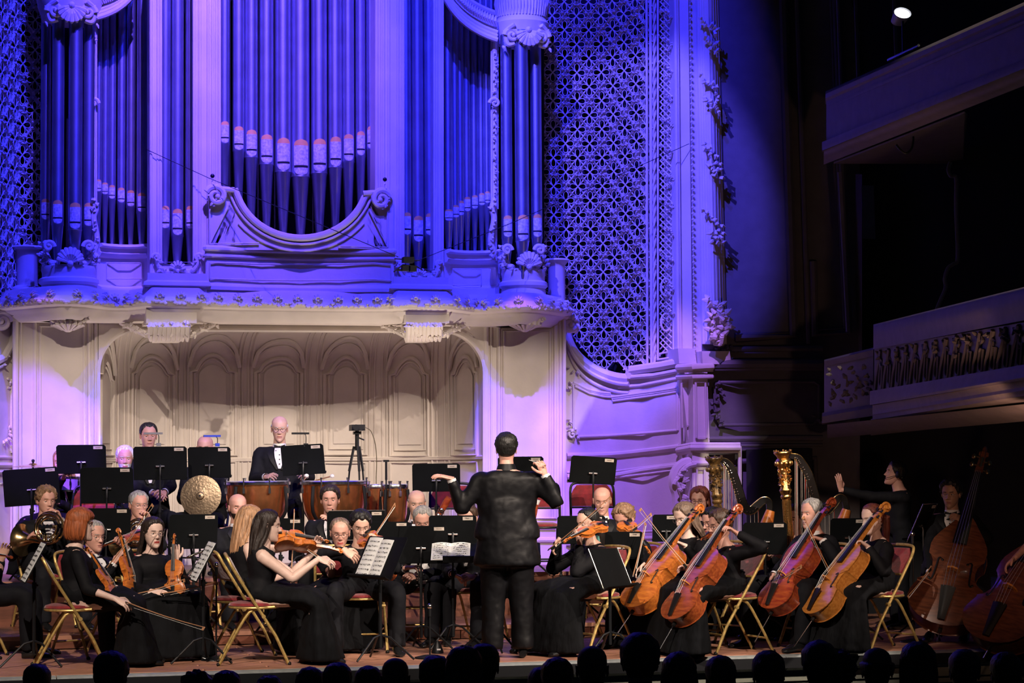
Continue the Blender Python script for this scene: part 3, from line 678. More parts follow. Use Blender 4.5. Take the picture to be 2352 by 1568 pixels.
line(offl(S1, 16)[1:], 0.02, WR); line([(1420, 889), (1470, 885), (1562, 868)], 0.018, WR, n_=1)
# swirl where the wall meets the pier
b = MB(); scroll(b, A(1308, 745, 4.75), 0.1, -1, 1.5, th=0.045); carve(b, [A(1300, 722, 4.7), A(1325, 740, 4.7), A(1320, 770, 4.8)], 0.03, 4); b.build('scroll_ornament', WR)
# large panel: outline
PO = [(1317, 878), (1330, 884), (1350, 894), (1380, 901), (1402, 903), (1404, 912), (1440, 907), (1500, 899), (1556, 890)]
for dy, r_ in ((0, 0.016), (4, 0.010), (9, 0.012)): line(offl(PO, dy, dy * 0.4), r_, WR, n_=1)
line([(1325, 1003), (1400, 1000), (1500, 993), (1556, 988)], 0.016, WR, n_=1); line([(1317, 880), (1317, 985)], 0.010, WR, n_=1); line([(1556, 892), (1556, 988)], 0.016, WR, n_=1)
for y, r_, k in ((1038, 0.03, 8), (1043, 0.016, 8), (1075, 0.012, 10), (1081, 0.03, 14), (1089, 0.012, 12)):
    line([(1302, y + k), (1400, y + k - 2), (1480, y - 2), (1560, y - 12)], r_, WR)
line([(1312, 1100), (1420, 1096), (1545, 1080)], 0.012, WR, n_=1); line([(1312, 1225), (1420, 1223), (1545, 1218)], 0.012, WR, n_=1); line([(1312, 1100), (1312, 1225)], 0.012, WR, n_=1)
for y in (1240, 1250): line([(1302, y), (1560, y - 6)], 0.02, WR, n_=1)
b = MB()
for P in ([(1306, 838), (1312, 850), (1325, 852), (1322, 866)], [(1308, 875), (1310, 905)], [(1308, 960), (1310, 985), (1316, 1002), (1332, 1006)], [(1312, 985), (1330, 996)]):
    carve(b, [RW(x, y, 0.04) for x, y in P], 0.022, len(P) + P[0][1], Yo=-0.02)
scroll(b, RW(1314, 998, 0.04), 0.05, 1, 1.3, th=0.02); b.build('corner_ornament', WR)
# pierced grille
cw, ch = 0.262, 0.305
def tile_mesh(mt):
    b = MB(); n_ = 40; a_, h_ = cw / 2, ch / 2
    def dia(t):
        c, s_ = cos(t), sin(t); k = 1 / (abs(c) / a_ + abs(s_) / h_); return (c * k, s_ * k)
    def hole(t, k=1.0):
        r_ = 0.090 * (1 + 0.10 * cos(8 * t) + 0.08 * cos(4 * t)) * k; return (cos(t) * r_, sin(t) * r_ * 1.12)
    T = [2 * pi * i / n_ for i in range(n_)]
    ring = lambda fn, y: [V((fn(t)[0], y, fn(t)[1])) for t in T]
    mid = lambda t: tuple(lerp(p, q, 0.55) for p, q in zip(hole(t), dia(t)))
    b.loft([ring(hole, 0.03), ring(hole, -0.008), ring(lambda t: hole(t, 1.06), -0.022), ring(mid, -0.012), ring(lambda t: tuple(x * 0.97 for x in dia(t)), -0.03), ring(dia, 0.0), ring(dia, 0.03)], mt, cap=False)
    for q in range(4):                                   # four ribbon loops
        a0 = q * pi / 2; P = []
        for i in range(13):
            t = -pi / 4 + pi / 2 * i / 12; r_ = 0.088 * cos(2 * t) ** 0.75 if cos(2 * t) > 1e-6 else 0.0
            P.append(V((cos(a0 + t) * r_, -0.012, sin(a0 + t) * r_ * 1.12)))
        b.tube(P, 0.0048, 4, mt, cap=False)
        t = a0 + pi / 4; b.tube([V((0, -0.01, 0)), V((cos(t) * 0.05, -0.012, sin(t) * 0.056)), V((cos(t) * 0.093, -0.008, sin(t) * 0.104))], [0.006, 0.004, 0.011], 4, mt)
        for sd in (-1, 1):                               # leaf tips on the frame
            tt = a0 + sd * 0.28; x, z_ = hole(tt, 1.16); b.tube([V((x, -0.02, z_)), V((x * 1.15, -0.04, z_ * 1.15)), V((x * 1.28, -0.02, z_ * 1.28))], [0.006, 0.012, 0.003], 4, mt)
    return b
# arc-length table of the plan curve
def plan_curve(fY, x0, x1, step=4):
    P = [V((XY(x, fY(x)), fY(x))) for x in range(x0, x1 + 1, step)]; L_ = [0]
    for p, q in zip(P, P[1:]): L_.append(L_[-1] + (q - p).length)
    return P, L_
def proj(p):
    d = p - CAM; k = d.dot(cf); return (1176 + d.dot(cr) / k * FPX, 784 - d.dot(cu) / k * FPX, k)
def grille(name, label, fY, x0, x1, test, z0_, z1_, step=4):
    P, L_ = plan_curve(fY, x0, x1, step)
    G_ = bpy.data.objects.new(name, None); COL.objects.link(G_); G_['kind'] = 'structure'; G_['label'] = label; G_.location = (P[len(P) // 2].x, P[len(P) // 2].y, z0_)
    base = (P[len(P) // 2].x, P[len(P) // 2].y, z0_)
    proto = None; i = 0; s_ = cw / 4
    while s_ < L_[-1]:
        k = max(j for j in range(len(L_)) if L_[j] <= s_); k = min(k, len(P) - 2); t = (s_ - L_[k]) / (L_[k + 1] - L_[k]); c = P[k].lerp(P[k + 1], t); d = P[k + 1] - P[k]; an_ = atan2(d.y, d.x)
        j = 0; z = z0_ + (ch / 2 if i % 2 else 0)
        while z < z1_:
            pr = proj(V((c.x, c.y, z)))
            if test(pr[0], pr[1]):
                if proto is None: proto = tile_mesh(PLASTER).build('lattice_tile', G_, ang=50); o = proto
                else: o = child(G_, 'lattice_tile', proto.data)
                o.location = (c.x - base[0], c.y - base[1], z - base[2]); o.rotation_euler = (0, 0, an_)
            z += ch
        s_ += cw / 2; i += 1
    return G_, base
gY = lambda x: RY(x) + 0.06
GR, gb = grille('wall_grille', 'tall pierced plaster grille of diamond flowers between organ and proscenium column', gY, 1232, 1500, lambda x, y: y > -60 and y < ytop(x) - 12 and x < 1494, 1.9, 6.6)
b = MB()
b.tube([A(1494, -60, RY(1494) - 0.02), A(1497, 850, RY(1497) - 0.02)], 0.018, 8, PLASTER)
b.tube([A(1485, -60, RY(1485) - 0.02), A(1487, 850, RY(1487) - 0.02)], 0.014, 8, PLASTER)
b.build('frame_rail', GR, world=True)
b = MB(); n_ = 130
for ph in (0, pi):
    b.tube([A(1503 + 2.2 * cos(ph + k * 0.9), lerp(-60, 850, k / n_), RY(1503) - 0.03 - 0.012 * sin(ph + k * 0.9)) for k in range(n_ + 1)], 0.011, 5, PLASTER)
b.build('twisted_rope', GR, world=True)
b = MB()                                                  # narrow fine lattice
f = lambda x, y: A(x, y, RY(x) + 0.02)
for k in range(-3, 64):
    ya = k * 13.5 - 50
    if ya < 800: b.tube([f(1516, ya), f(1529, ya + 14), f(1543, ya + 28)], 0.008, 4, PLASTER); b.tube([f(1543, ya), f(1529, ya + 14), f(1516, ya + 28)], 0.008, 4, PLASTER)
for x in (1511, 1547, 1552): b.tube([f(x, -60), f(x, 828)], 0.013, 6, PLASTER)
b.tube([f(1511, 826), f(1552, 820)], 0.014, 6, PLASTER); b.tube([f(1515, 812), f(1547, 806)], 0.010, 6, PLASTER)
ob_ = b.build('fine_lattice', GR, world=True, kind='stuff')
b = MB()
for y in list(range(20, 520, 62)) + list(range(580, 760, 60)):
    carve(b, [A(1514, y, RY(1514) - 0.03), A(1545, y + 20, RY(1545) - 0.03), A(1520, y + 40, RY(1520) - 0.03)], 0.018, y, Yo=-0.03)
for y in (660, 740): b.tube([A(1530 + 12 * cos(t), y + 20 * sin(t), RY(1530) - 0.02) for t in [k * pi / 8 for k in range(17)]], 0.012, 6, PLASTER)
b.build('leaf_scrolls', GR, world=True, kind='stuff')
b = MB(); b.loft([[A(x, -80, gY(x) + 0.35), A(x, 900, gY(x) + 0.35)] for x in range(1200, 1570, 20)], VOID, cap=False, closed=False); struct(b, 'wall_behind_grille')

# left grille and wall, mirrored on the far left
LYT = [(-60, 4.3), (0, 4.7), (40, 5.0), (90, 5.1)]
lY = lambda x: interp(LYT, x)
GL, gb2 = grille('wall_grille', 'strip of pierced plaster grille at the left edge beside the organ', lY, -60, 92, lambda x, y: -60 < y < 690 and x > -45, 2.2, 6.6)
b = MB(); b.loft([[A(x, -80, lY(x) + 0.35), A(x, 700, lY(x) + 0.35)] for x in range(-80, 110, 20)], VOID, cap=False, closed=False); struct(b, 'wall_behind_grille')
b = MB(); c = A(62, 600, 4.95)
zz = lambda y: A(62, y, 4.9).z
b.lathe([(0.16, zz(565)), (0.17, zz(568)), (0.12, zz(574)), (0.11, zz(580)), (0.11, zz(655)), (0.16, zz(662)), (0.17, zz(668))], (c.x, c.y, 0), 20, PLASTER); ob(b, 'side_pedestal')
b = MB(); c = A(1278, 600, 4.95)
b.lathe([(0.13, zz(572)), (0.14, zz(576)), (0.1, zz(584)), (0.09, zz(590)), (0.09, zz(675)), (0.14, zz(690))], (c.x, c.y, 0), 20, PLASTER); ob(b, 'side_pedestal')
b = MB(); b.loft([[A(x, 700 + (1420 - 700) * k / 6, lY(x) + 0.0) for x in (-80, -50, -20, 5, 34)] for k in range(7)], PLASTER, cap=False, closed=False); WL = struct(b, 'wall_left')
def lline(pts, r_):
    b = MB(); b.tube([A(x, y, lY(x) - 0.02) for x, y in pts], r_, 8, PLASTER); b.build('wall_moulding', WL)
lline([(34, 740), (26, 790), (8, 822), (-30, 840)], 0.04); lline([(30, 770), (22, 812), (4, 840), (-30, 855)], 0.02)
for y, r_ in ((1050, 0.016), (1068, 0.028), (1084, 0.028)): lline([(-50, y), (32, y)], r_)
lline([(26, 870), (26, 1040)], 0.010); lline([(2, 1110), (26, 1110), (26, 1240)], 0.010)
b = MB(); scroll(b, A(6, 738, 4.7), 0.1, 1, 1.5, th=0.045)
for P in ([(20, 800), (4, 845)], [(22, 870), (24, 900)], [(24, 975), (20, 1005), (4, 1015)]): carve(b, [A(x, y, lY(x) - 0.03) for x, y in P], 0.022, P[0][1])
b.build('corner_ornament', WL)

# proscenium pilaster, its pedestal and the fluted column
def slab(b, x0t, x1t, y0, x0b, x1b, y1, Y, th=0.3, m=PLASTER, Y1=None):
    Y1 = Y if Y1 is None else Y1
    f = [A(x0b, y1, Y), A(x1b, y1, Y1), A(x1t, y0, Y1), A(x0t, y0, Y)]; b.hexa(f, [p + V((0.0, th, 0)) for p in f], m)
b = MB(); slab(b, 1549, 1580, -80, 1557, 1590, 835, 4.3, 0.4, Y1=4.2); PIL = struct(b, 'wall_pilaster')
for xa, xb_, r_ in ((1551, 1559, 0.018), (1556, 1564, 0.010), (1574, 1583, 0.010), (1579, 1588, 0.02)):
    b = MB(); b.tube([A(xa, -80, 4.25), A(xb_, 832, 4.25)], r_, 8, PLASTER); b.build('edge_moulding', PIL)
b = MB(); slab(b, 1557, 1596, 800, 1560, 1600, 835, 4.16, 0.4); b.build('pilaster_base', PIL)
b = MB(); slab(b, 1586, 1600, -80, 1596, 1612, 835, 4.2, 0.3, Y1=4.2); struct(b, 'wall_reveal')
bb = MB(); 
for k in range(60): bb.ball(A(1585 + k * 0.18, k * 14, 4.17), 0.014, PLASTER, 6, 4)
bb.build('bead_moulding', PIL, kind='stuff')
# dado under the pilaster: mouldings lit white, blue panel, second ledge, white pedestal
b = MB(); slab(b, 1562, 1592, 835, 1582, 1596, 1020, 4.2, 0.4); slab(b, 1592, 1624, 835, 1592, 1630, 1020, 4.05, 0.5); PD = struct(b, 'wall_pedestal')
for y, o_, r_ in ((842, 0.10, 0.035), (850, 0.05, 0.02), (864, 0.06, 0.028)):
    bb = MB(); bb.tube([A(1556, y + 2, 4.3 - o_), A(1592, y, 4.08 - o_), A(1634, y, 4.05 - o_), A(1638, y, 4.3)], r_, 8, PLASTER); bb.build('ledge_moulding', PD)
for pts, Y in (([(1565, 880), (1584, 876), (1586, 975), (1567, 982)], 4.18), ([(1598, 878), (1620, 878), (1624, 1005), (1600, 1005)], 4.03)):
    bb = MB(); bb.tube([A(x, y, Y) for x, y in pts], 0.012, 6, PLASTER, loop=True, hint=V((0.3, 1, 0.2))); bb.build('panel_moulding', PD)
for y, o_, r_ in ((1020, 0.03, 0.02), (1028, 0.10, 0.03), (1036, 0.06, 0.02)):
    bb = MB(); bb.tube([A(1556, y + 6, 4.3 - o_), A(1588, y, 4.08 - o_), A(1634, y, 4.05 - o_), A(1700, y, 4.0 - o_)], r_, 8, PLASTER); bb.build('ledge_moulding', PD)
b = MB(); slab(b, 1566, 1592, 1040, 1566, 1594, 1400, 4.25, 0.4); slab(b, 1590, 1628, 1030, 1590, 1630, 1400, 4.0, 0.5); b.tube([A(1601, 1078, 3.98), A(1618, 1078, 3.98), A(1620, 1300, 3.98), A(1602, 1300, 3.98)], 0.01, 6, PLASTER, loop=True); b.tube([A(1588, 1064, 3.98), A(1630, 1064, 3.98)], 0.025, 8, PLASTER); b.build('lower_pedestal', PD)
b = MB(); P = [(1586, 1062), (1570, 1066), (1556, 1078), (1548, 1098), (1550, 1118), (1556, 1140), (1556, 1200)]
b.tube(spl([tuple(A(x, y, 4.05)) for x, y in P], 4), 0.06, 8, PLASTER); b.tube(spl([tuple(A(x + 12, y + 4, 3.98)) for x, y in P], 4), 0.03, 8, PLASTER)
carve(b, [A(1572, 1078, 3.95), A(1566, 1110, 3.95), A(1568, 1150, 3.95)], 0.032, 3, step=0.02); carve(b, [A(1558, 1085, 4.0), A(1552, 1112, 4.0)], 0.03, 6); scroll(b, A(1562, 1112, 3.98), 0.06, -1, 1.3, th=0.025)
b.build('console_scroll', PD)
# door surround beside it
b = MB()
for P in ([(1632, 1028), (1699, 1026), (1699, 1240)],): b.tube([A(x, y, 3.95) for x, y in P], 0.022, 6, PLASTER)
struct(b, 'trim_3')
# fluted column with garlands
b = MB(); n_ = 9
for k in range(n_):
    t = k / (n_ - 1); xa = lerp(1604, 1642, t); xb_ = lerp(1618, 1664, t); Yk = 4.12 - 0.12 * sin(pi * t)
    b.tube([A(xa, -80, Yk), A(xb_, 790, Yk)], 0.026, 8, PLASTER)
FC = struct(b, 'column_fluted'); b = MB(); slab(b, 1598, 1650, -80, 1612, 1672, 812, 4.18, 0.4); b.build('column_body', FC)
b = MB(); slab(b, 1612, 1676, 806, 1614, 1680, 836, 4.0, 0.4); b.build('column_foot', FC)
for k, y in enumerate((100, 235, 390, 540)):
    b = MB(); x = 1625 + y * 0.022
    carve(b, [A(x - 24, y - 60, 3.97), A(x + 12, y - 30, 3.94), A(x + 18, y, 3.94), A(x - 4, y + 14, 3.94)], 0.03, 40 + k, Yo=-0.04, step=0.03); carve(b, [A(x - 10, y - 10, 3.94), A(x + 20, y + 20, 3.95)], 0.032, 50 + k, Yo=-0.04, step=0.025); b.build('garland', FC)
b = MB(); carve(b, [A(1622, 690, 3.95), A(1654, 700, 3.92), A(1664, 750, 3.92), A(1640, 790, 3.93), A(1625, 740, 3.93), A(1650, 720, 3.9)], 0.045, 77, Yo=-0.05, step=0.022); b.ball(A(1650, 745, 3.98), 0.1, PLASTER, 14, 10, (0.8, 0.6, 1.5)); b.build('carved_cartouche', FC)
# dark panelled side wall
SW = [(1612, 4.15), (1700, 4.1), (1800, 3.95), (1900, 3.75), (1960, 3.6)]
sY = lambda x: interp(SW, x)
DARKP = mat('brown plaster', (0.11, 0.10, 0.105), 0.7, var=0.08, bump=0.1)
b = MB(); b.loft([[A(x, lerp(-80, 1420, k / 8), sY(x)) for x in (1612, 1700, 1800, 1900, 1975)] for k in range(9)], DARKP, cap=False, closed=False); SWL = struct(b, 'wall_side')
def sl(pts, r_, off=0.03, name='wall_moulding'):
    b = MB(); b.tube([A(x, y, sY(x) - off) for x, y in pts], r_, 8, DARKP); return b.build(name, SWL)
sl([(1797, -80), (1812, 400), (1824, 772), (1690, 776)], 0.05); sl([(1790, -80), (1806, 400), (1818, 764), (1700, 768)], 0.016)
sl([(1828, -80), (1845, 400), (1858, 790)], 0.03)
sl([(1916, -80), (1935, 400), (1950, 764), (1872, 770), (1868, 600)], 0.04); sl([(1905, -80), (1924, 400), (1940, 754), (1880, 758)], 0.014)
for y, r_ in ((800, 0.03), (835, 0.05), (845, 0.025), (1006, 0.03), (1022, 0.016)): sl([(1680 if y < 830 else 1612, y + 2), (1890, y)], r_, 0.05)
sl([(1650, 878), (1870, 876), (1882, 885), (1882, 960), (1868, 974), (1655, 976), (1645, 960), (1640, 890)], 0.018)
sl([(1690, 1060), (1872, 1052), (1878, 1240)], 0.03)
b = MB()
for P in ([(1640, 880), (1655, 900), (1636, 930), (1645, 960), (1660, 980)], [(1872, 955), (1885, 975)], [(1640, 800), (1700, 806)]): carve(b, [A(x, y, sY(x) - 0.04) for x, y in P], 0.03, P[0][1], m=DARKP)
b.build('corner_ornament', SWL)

b = MB(); b.hexa([A(1716, 1420, 3.9), A(1872, 1420, 3.65), A(1866, 1030, 3.65), A(1714, 1032, 3.9)], [A(1716, 1420, 4.3), A(1872, 1420, 4.1), A(1866, 1030, 4.1), A(1714, 1032, 4.3)], VOID); struct(b, 'door_1')
# balconies: lofted fronts between a left and a right section, each a list of (px, py, depth)
def balcony(name, label, secs, m, parts):
    o = None
    for nm, prof, mt in parts:
        b = MB(); b.loft([[W(*p) for p in s_] for s_ in prof], mt, cap=True, closed=True)
        if o is None: o = b.build(name, None, kind='structure')
        else: b.build(nm, o)
    return o
def sec(px, ys, d, offs, dx=0.0):
    return [(px + dx * k, y, d + o) for k, (y, o) in enumerate(zip(ys, offs))]
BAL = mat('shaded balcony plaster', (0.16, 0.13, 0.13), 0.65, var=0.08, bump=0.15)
def bal(nm, par, la, ra, mt=None):
    """la / ra: profile points (px, py, d) at the near left corner and at the right"""
    b = MB(); b.loft([[W(*p) for p in la], [W(*p) for p in ra]], mt or BAL); return b.build(nm, par, **({'kind': 'structure'} if par is None else {}))
def pr(px, ys, d, offs): return [(px, y, d + o) for y, o in zip(ys, offs)]
# lower balcony
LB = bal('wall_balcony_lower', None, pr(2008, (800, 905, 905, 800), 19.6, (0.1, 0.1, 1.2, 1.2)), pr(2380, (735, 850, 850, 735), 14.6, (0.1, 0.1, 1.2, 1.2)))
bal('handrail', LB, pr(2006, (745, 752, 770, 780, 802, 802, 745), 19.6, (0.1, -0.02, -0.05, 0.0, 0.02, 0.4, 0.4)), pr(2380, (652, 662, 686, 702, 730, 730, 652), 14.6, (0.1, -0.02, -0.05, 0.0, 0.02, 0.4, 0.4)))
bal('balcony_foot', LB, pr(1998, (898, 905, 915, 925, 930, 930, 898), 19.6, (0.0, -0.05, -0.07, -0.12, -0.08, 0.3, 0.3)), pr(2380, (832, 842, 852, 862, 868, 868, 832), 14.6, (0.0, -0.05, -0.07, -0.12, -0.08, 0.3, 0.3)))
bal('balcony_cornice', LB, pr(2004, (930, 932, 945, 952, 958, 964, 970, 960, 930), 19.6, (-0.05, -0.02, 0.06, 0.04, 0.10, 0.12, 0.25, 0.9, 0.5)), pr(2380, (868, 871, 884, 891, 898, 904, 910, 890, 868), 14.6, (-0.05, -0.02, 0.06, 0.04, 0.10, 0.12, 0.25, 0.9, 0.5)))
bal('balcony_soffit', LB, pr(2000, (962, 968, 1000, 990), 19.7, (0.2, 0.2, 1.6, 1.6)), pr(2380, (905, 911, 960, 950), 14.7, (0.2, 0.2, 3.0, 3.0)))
b = MB(); rg = random.Random(4)
def BLp(t, v, off=0.0):                                   # point on the lower balcony front: t along, v down (0..1)
    p = W(2008, lerp(806, 898, v), 19.7 - off).lerp(W(2380, lerp(738, 846, v), 14.7 - off), t); return p
for i in range(15):
    t = i / 15 + 0.012; k = 0.058
    b.tube(spl([tuple(BLp(t + k * u, v, .03)) for u, v in ((.75, 0.02), (.55, .3), (.2, .65), (0, 1.0))], 4), 0.022, 6, BAL)
    b.tube(spl([tuple(BLp(t + k * u, v, .03)) for u, v in ((.35, .08), (.7, .3), (.55, .8), (.85, .9), (1.0, .4))], 4), 0.016, 6, BAL)
    q_ = [BLp(t + k * .2, .05, .04), BLp(t + k * .8, .25, .04), BLp(t + k * .5, .5, .04)]; carve(b, q_, 0.026, i, m=BAL, step=0.04, Yo=-0.03)
    b.ball(BLp(t + k * .1, 1.12, .04), 0.028, BAL, 8, 6)
b.build('balcony_carving', LB, kind='stuff')
LB2 = bal('wall_balcony_lower_end', None, pr(1893, (840, 960, 960, 840), 20.6, (0, 0, 1.0, 1.0)), pr(2006, (812, 940, 940, 812), 19.9, (0, 0, 1, 1)))
bal('handrail', LB2, pr(1893, (826, 830, 842, 842), 20.6, (-0.02, -0.06, -0.03, 0.4)), pr(2006, (798, 803, 818, 818), 19.9, (-0.02, -0.06, -0.03, 0.4)))
bal('balcony_foot', LB2, pr(1888, (948, 956, 972, 975, 960), 20.5, (-0.02, -0.08, -0.06, 0.8, 0.8)), pr(2004, (928, 936, 955, 955, 940), 19.9, (-0.02, -0.08, -0.06, 0.8, 0.8)))
bal('balcony_cornice', LB2, pr(1900, (975, 985, 996, 1006, 1000), 20.6, (0.1, 0.2, 0.4, 0.6, 1.2)), pr(2380, (925, 940, 955, 965, 960), 15.2, (0.1, 0.3, 0.7, 1.0, 2.2)))
b = MB()
for i in range(4): carve(b, [W(1905 + i * 26, 850 - i * 5, 20.3 - i * 0.15), W(1920 + i * 26, 890 - i * 5, 20.3 - i * 0.15), W(1900 + i * 26, 930 - i * 5, 20.3 - i * 0.15)], 0.03, i + 9, m=BAL)
b.build('balcony_carving', LB2, kind='stuff')
# upper balcony
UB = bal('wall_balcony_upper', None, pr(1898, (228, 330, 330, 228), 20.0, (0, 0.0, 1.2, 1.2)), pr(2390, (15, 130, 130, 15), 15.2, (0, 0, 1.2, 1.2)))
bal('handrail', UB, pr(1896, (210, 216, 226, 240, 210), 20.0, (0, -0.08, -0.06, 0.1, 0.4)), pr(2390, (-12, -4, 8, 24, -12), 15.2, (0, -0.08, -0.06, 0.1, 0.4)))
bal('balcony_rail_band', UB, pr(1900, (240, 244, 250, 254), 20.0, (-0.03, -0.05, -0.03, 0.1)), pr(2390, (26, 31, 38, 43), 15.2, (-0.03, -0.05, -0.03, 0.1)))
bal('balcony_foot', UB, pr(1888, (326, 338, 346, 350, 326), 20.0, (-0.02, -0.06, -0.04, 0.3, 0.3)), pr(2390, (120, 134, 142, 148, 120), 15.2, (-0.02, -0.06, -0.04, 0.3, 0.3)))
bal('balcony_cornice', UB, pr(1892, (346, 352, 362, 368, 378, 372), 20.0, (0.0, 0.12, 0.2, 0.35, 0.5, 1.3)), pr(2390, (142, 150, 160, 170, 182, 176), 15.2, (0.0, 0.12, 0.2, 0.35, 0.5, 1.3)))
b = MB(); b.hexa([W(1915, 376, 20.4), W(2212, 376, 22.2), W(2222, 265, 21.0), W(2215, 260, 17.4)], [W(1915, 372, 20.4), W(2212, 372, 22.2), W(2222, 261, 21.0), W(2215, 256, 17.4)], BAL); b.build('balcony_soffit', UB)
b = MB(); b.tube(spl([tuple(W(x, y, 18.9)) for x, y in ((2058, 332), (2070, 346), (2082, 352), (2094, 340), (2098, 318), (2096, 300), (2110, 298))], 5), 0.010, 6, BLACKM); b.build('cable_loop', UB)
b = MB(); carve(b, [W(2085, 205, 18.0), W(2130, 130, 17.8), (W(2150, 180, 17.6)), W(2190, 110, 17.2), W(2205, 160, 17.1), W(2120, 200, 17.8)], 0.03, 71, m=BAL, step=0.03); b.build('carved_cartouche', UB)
# dark boxes behind the balconies
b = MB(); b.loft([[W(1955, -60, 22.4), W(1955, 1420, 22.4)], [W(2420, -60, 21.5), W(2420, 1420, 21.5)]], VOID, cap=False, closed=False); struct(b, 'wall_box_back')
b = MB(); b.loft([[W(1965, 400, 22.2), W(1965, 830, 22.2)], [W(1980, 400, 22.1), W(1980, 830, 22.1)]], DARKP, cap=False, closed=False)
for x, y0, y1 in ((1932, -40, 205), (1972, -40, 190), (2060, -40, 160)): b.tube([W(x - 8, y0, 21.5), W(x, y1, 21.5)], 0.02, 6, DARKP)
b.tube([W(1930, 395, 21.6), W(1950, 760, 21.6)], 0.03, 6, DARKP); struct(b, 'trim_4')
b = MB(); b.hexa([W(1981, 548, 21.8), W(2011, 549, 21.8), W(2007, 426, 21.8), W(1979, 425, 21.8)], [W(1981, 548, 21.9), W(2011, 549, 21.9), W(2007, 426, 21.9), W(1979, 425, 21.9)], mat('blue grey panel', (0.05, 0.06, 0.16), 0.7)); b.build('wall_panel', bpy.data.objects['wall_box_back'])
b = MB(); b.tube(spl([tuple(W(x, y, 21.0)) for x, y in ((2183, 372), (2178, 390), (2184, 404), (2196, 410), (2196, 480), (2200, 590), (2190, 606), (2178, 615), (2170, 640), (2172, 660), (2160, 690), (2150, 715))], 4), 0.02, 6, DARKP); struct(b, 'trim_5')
# unseen flag board, added to keep the front-of-house lamps off the organ
b = MB(); b.box((-0.5, -6.5, 8.86), (22, 0.04, 2.95), BLACKM); struct(b, 'light_flag')

# ================================================================== people
def CB(a, b_, c): return r0 * a + z0 * b_ - f0 * c           # right, up, towards the hall
HT = [(-.118, .016, .080, .040), (-.112, .030, .086, .020), (-.095, .045, .087, -.010), (-.075, .055, .085, -.040), (-.050, .063, .084, -.070), (-.020, .070, .084, -.088),
      (.010, .0745, .084, -.098), (.040, .0765, .087, -.102), (.070, .074, .080, -.098), (.095, .062, .062, -.080), (.112, .042, .036, -.055), (.120, .020, .010, -.028), (.123, .003, -.008, -.010)]
def ht(z): return [interp([(r_[0], r_[k]) for r_ in HT], z) for k in (1, 2, 3)]
def head_pt(z, t, feat=True, male=True):
    w_, yf, yb = ht(z); yc = (yf + yb) / 2 * 0.6 - 0.004
    st, ct = sin(t), cos(t); x = w_ * (abs(st) ** 0.9) * (1 if st > 0 else -1)
    y = yc + ((yf - yc) if ct > 0 else (yc - yb)) * ct
    if feat and ct > 0:
        ax = abs(x); g = lambda u, s_: exp(-(u / s_) ** 2)
        A_ = interp([(-.044, 0), (-.037, .012), (-.031, .026), (-.025, .026), (-.015, .018), (0, .010), (.015, .004), (.03, .002), (.05, 0)], z)
        y += A_ * g(x, .012) + .008 * g(ax - .013, .006) * g(z + .031, .006)
        y -= .012 * g(ax - .032, .016) * g(z - .004, .012); y += .004 * g(z - .027, .008) * g(ax, .05) + .004 * g(ax - .045, .02) * g(z + .03, .02)
        y += .006 * exp(-(x / .024) ** 4) * (g(z + .061, .005) + g(z + .074, .006)) - .004 * g(z + .067, .003) * exp(-(x / .026) ** 4) + .005 * g(z + .1, .012) * g(x, .02)
    return V((x, y, z))
NS = 44
TT = [2 * pi * j / NS - 0.45 * sin(2 * pi * j / NS) for j in range(NS)]
ZZ = sorted([-.118, -.115] + [-.110 + .006 * k for k in range(28)] + [.063 + .008 * k for k in range(6)] + [.110, .1145, .118, .121, .123])
def add_head(b, F, sk, hairm, lips, female=False, beard=False, brow=True, mouth_open=False):
    n0 = len(b.f); rings = [[F @ head_pt(z, t) for t in TT] for z in ZZ]
    b.loft(rings, sk)
    km, kl, kh = b.mi(sk), b.mi(lips), b.mi(hairm)
    for i in range(len(ZZ) - 1):
        for j in range(NS):
            z = (ZZ[i] + ZZ[i + 1]) / 2; p = head_pt(z, TT[j]); q = head_pt(z, TT[(j + 1) % NS]); x = abs((p.x + q.x) / 2); k = n0 + i * NS + j
            if (p.y + q.y) / 2 < 0.03: 
                if beard and p.y > -0.01 and z < -0.03: b.m[k] = kh
                continue
            if x < .023 and -.077 < z < -.057: b.m[k] = kl
            elif brow and .013 < x < .048 and .021 < z < (.031 if not female else .028): b.m[k] = kh
            elif beard and (z < -.079 or (x > .025 and z < -.045) or (-.055 < z < -.046 and x < .03)): b.m[k] = kh
    for s_ in (-1, 1):
        c = F @ V((s_ * .0315, .0625, .004)); rot = F.to_3x3()
        b.ball(c, .0112, EYEW, 10, 7, rot=None); b.ball(F @ V((s_ * .0315, .0712, .0025)), .0048, IRIS, 8, 5)
        b.ball(F @ V((s_ * .0315, .0622, .0080)), .0118, sk, 10, 7)
        e = F @ V((s_ * .077, -.010, -.008)); r3 = F.to_3x3()
        b.ball(e, .03, sk, 10, 8, (.24, .55, 1.0), rot=r3); b.tube([F @ V((s_ * (.080 + .003 * abs(sin(a))), -.010 - .016 * cos(a) , -.004 + .027 * sin(a))) for a in [k * pi / 5 - 0.6 for k in range(8)]], .0038, 5, sk)
HL = {'short': [(0, .082), (30, .086), (48, .062), (62, .030), (74, -.004), (90, .012), (108, -.03), (180, -.06)],
      'full': [(0, .074), (22, .078), (42, .058), (58, .022), (70, -.012), (90, .005), (105, -.04), (180, -.088)],
      'receding': [(0, .100), (35, .092), (55, .060), (75, .008), (90, .012), (108, -.03), (180, -.06)],
      'tight': [(0, .088), (40, .078), (62, .045), (80, .012), (98, .0), (112, -.04), (180, -.075)],
      'bangs': [(0, .040), (40, .040), (58, .010), (75, -.03), (90, -.03), (108, -.06), (180, -.085)]}
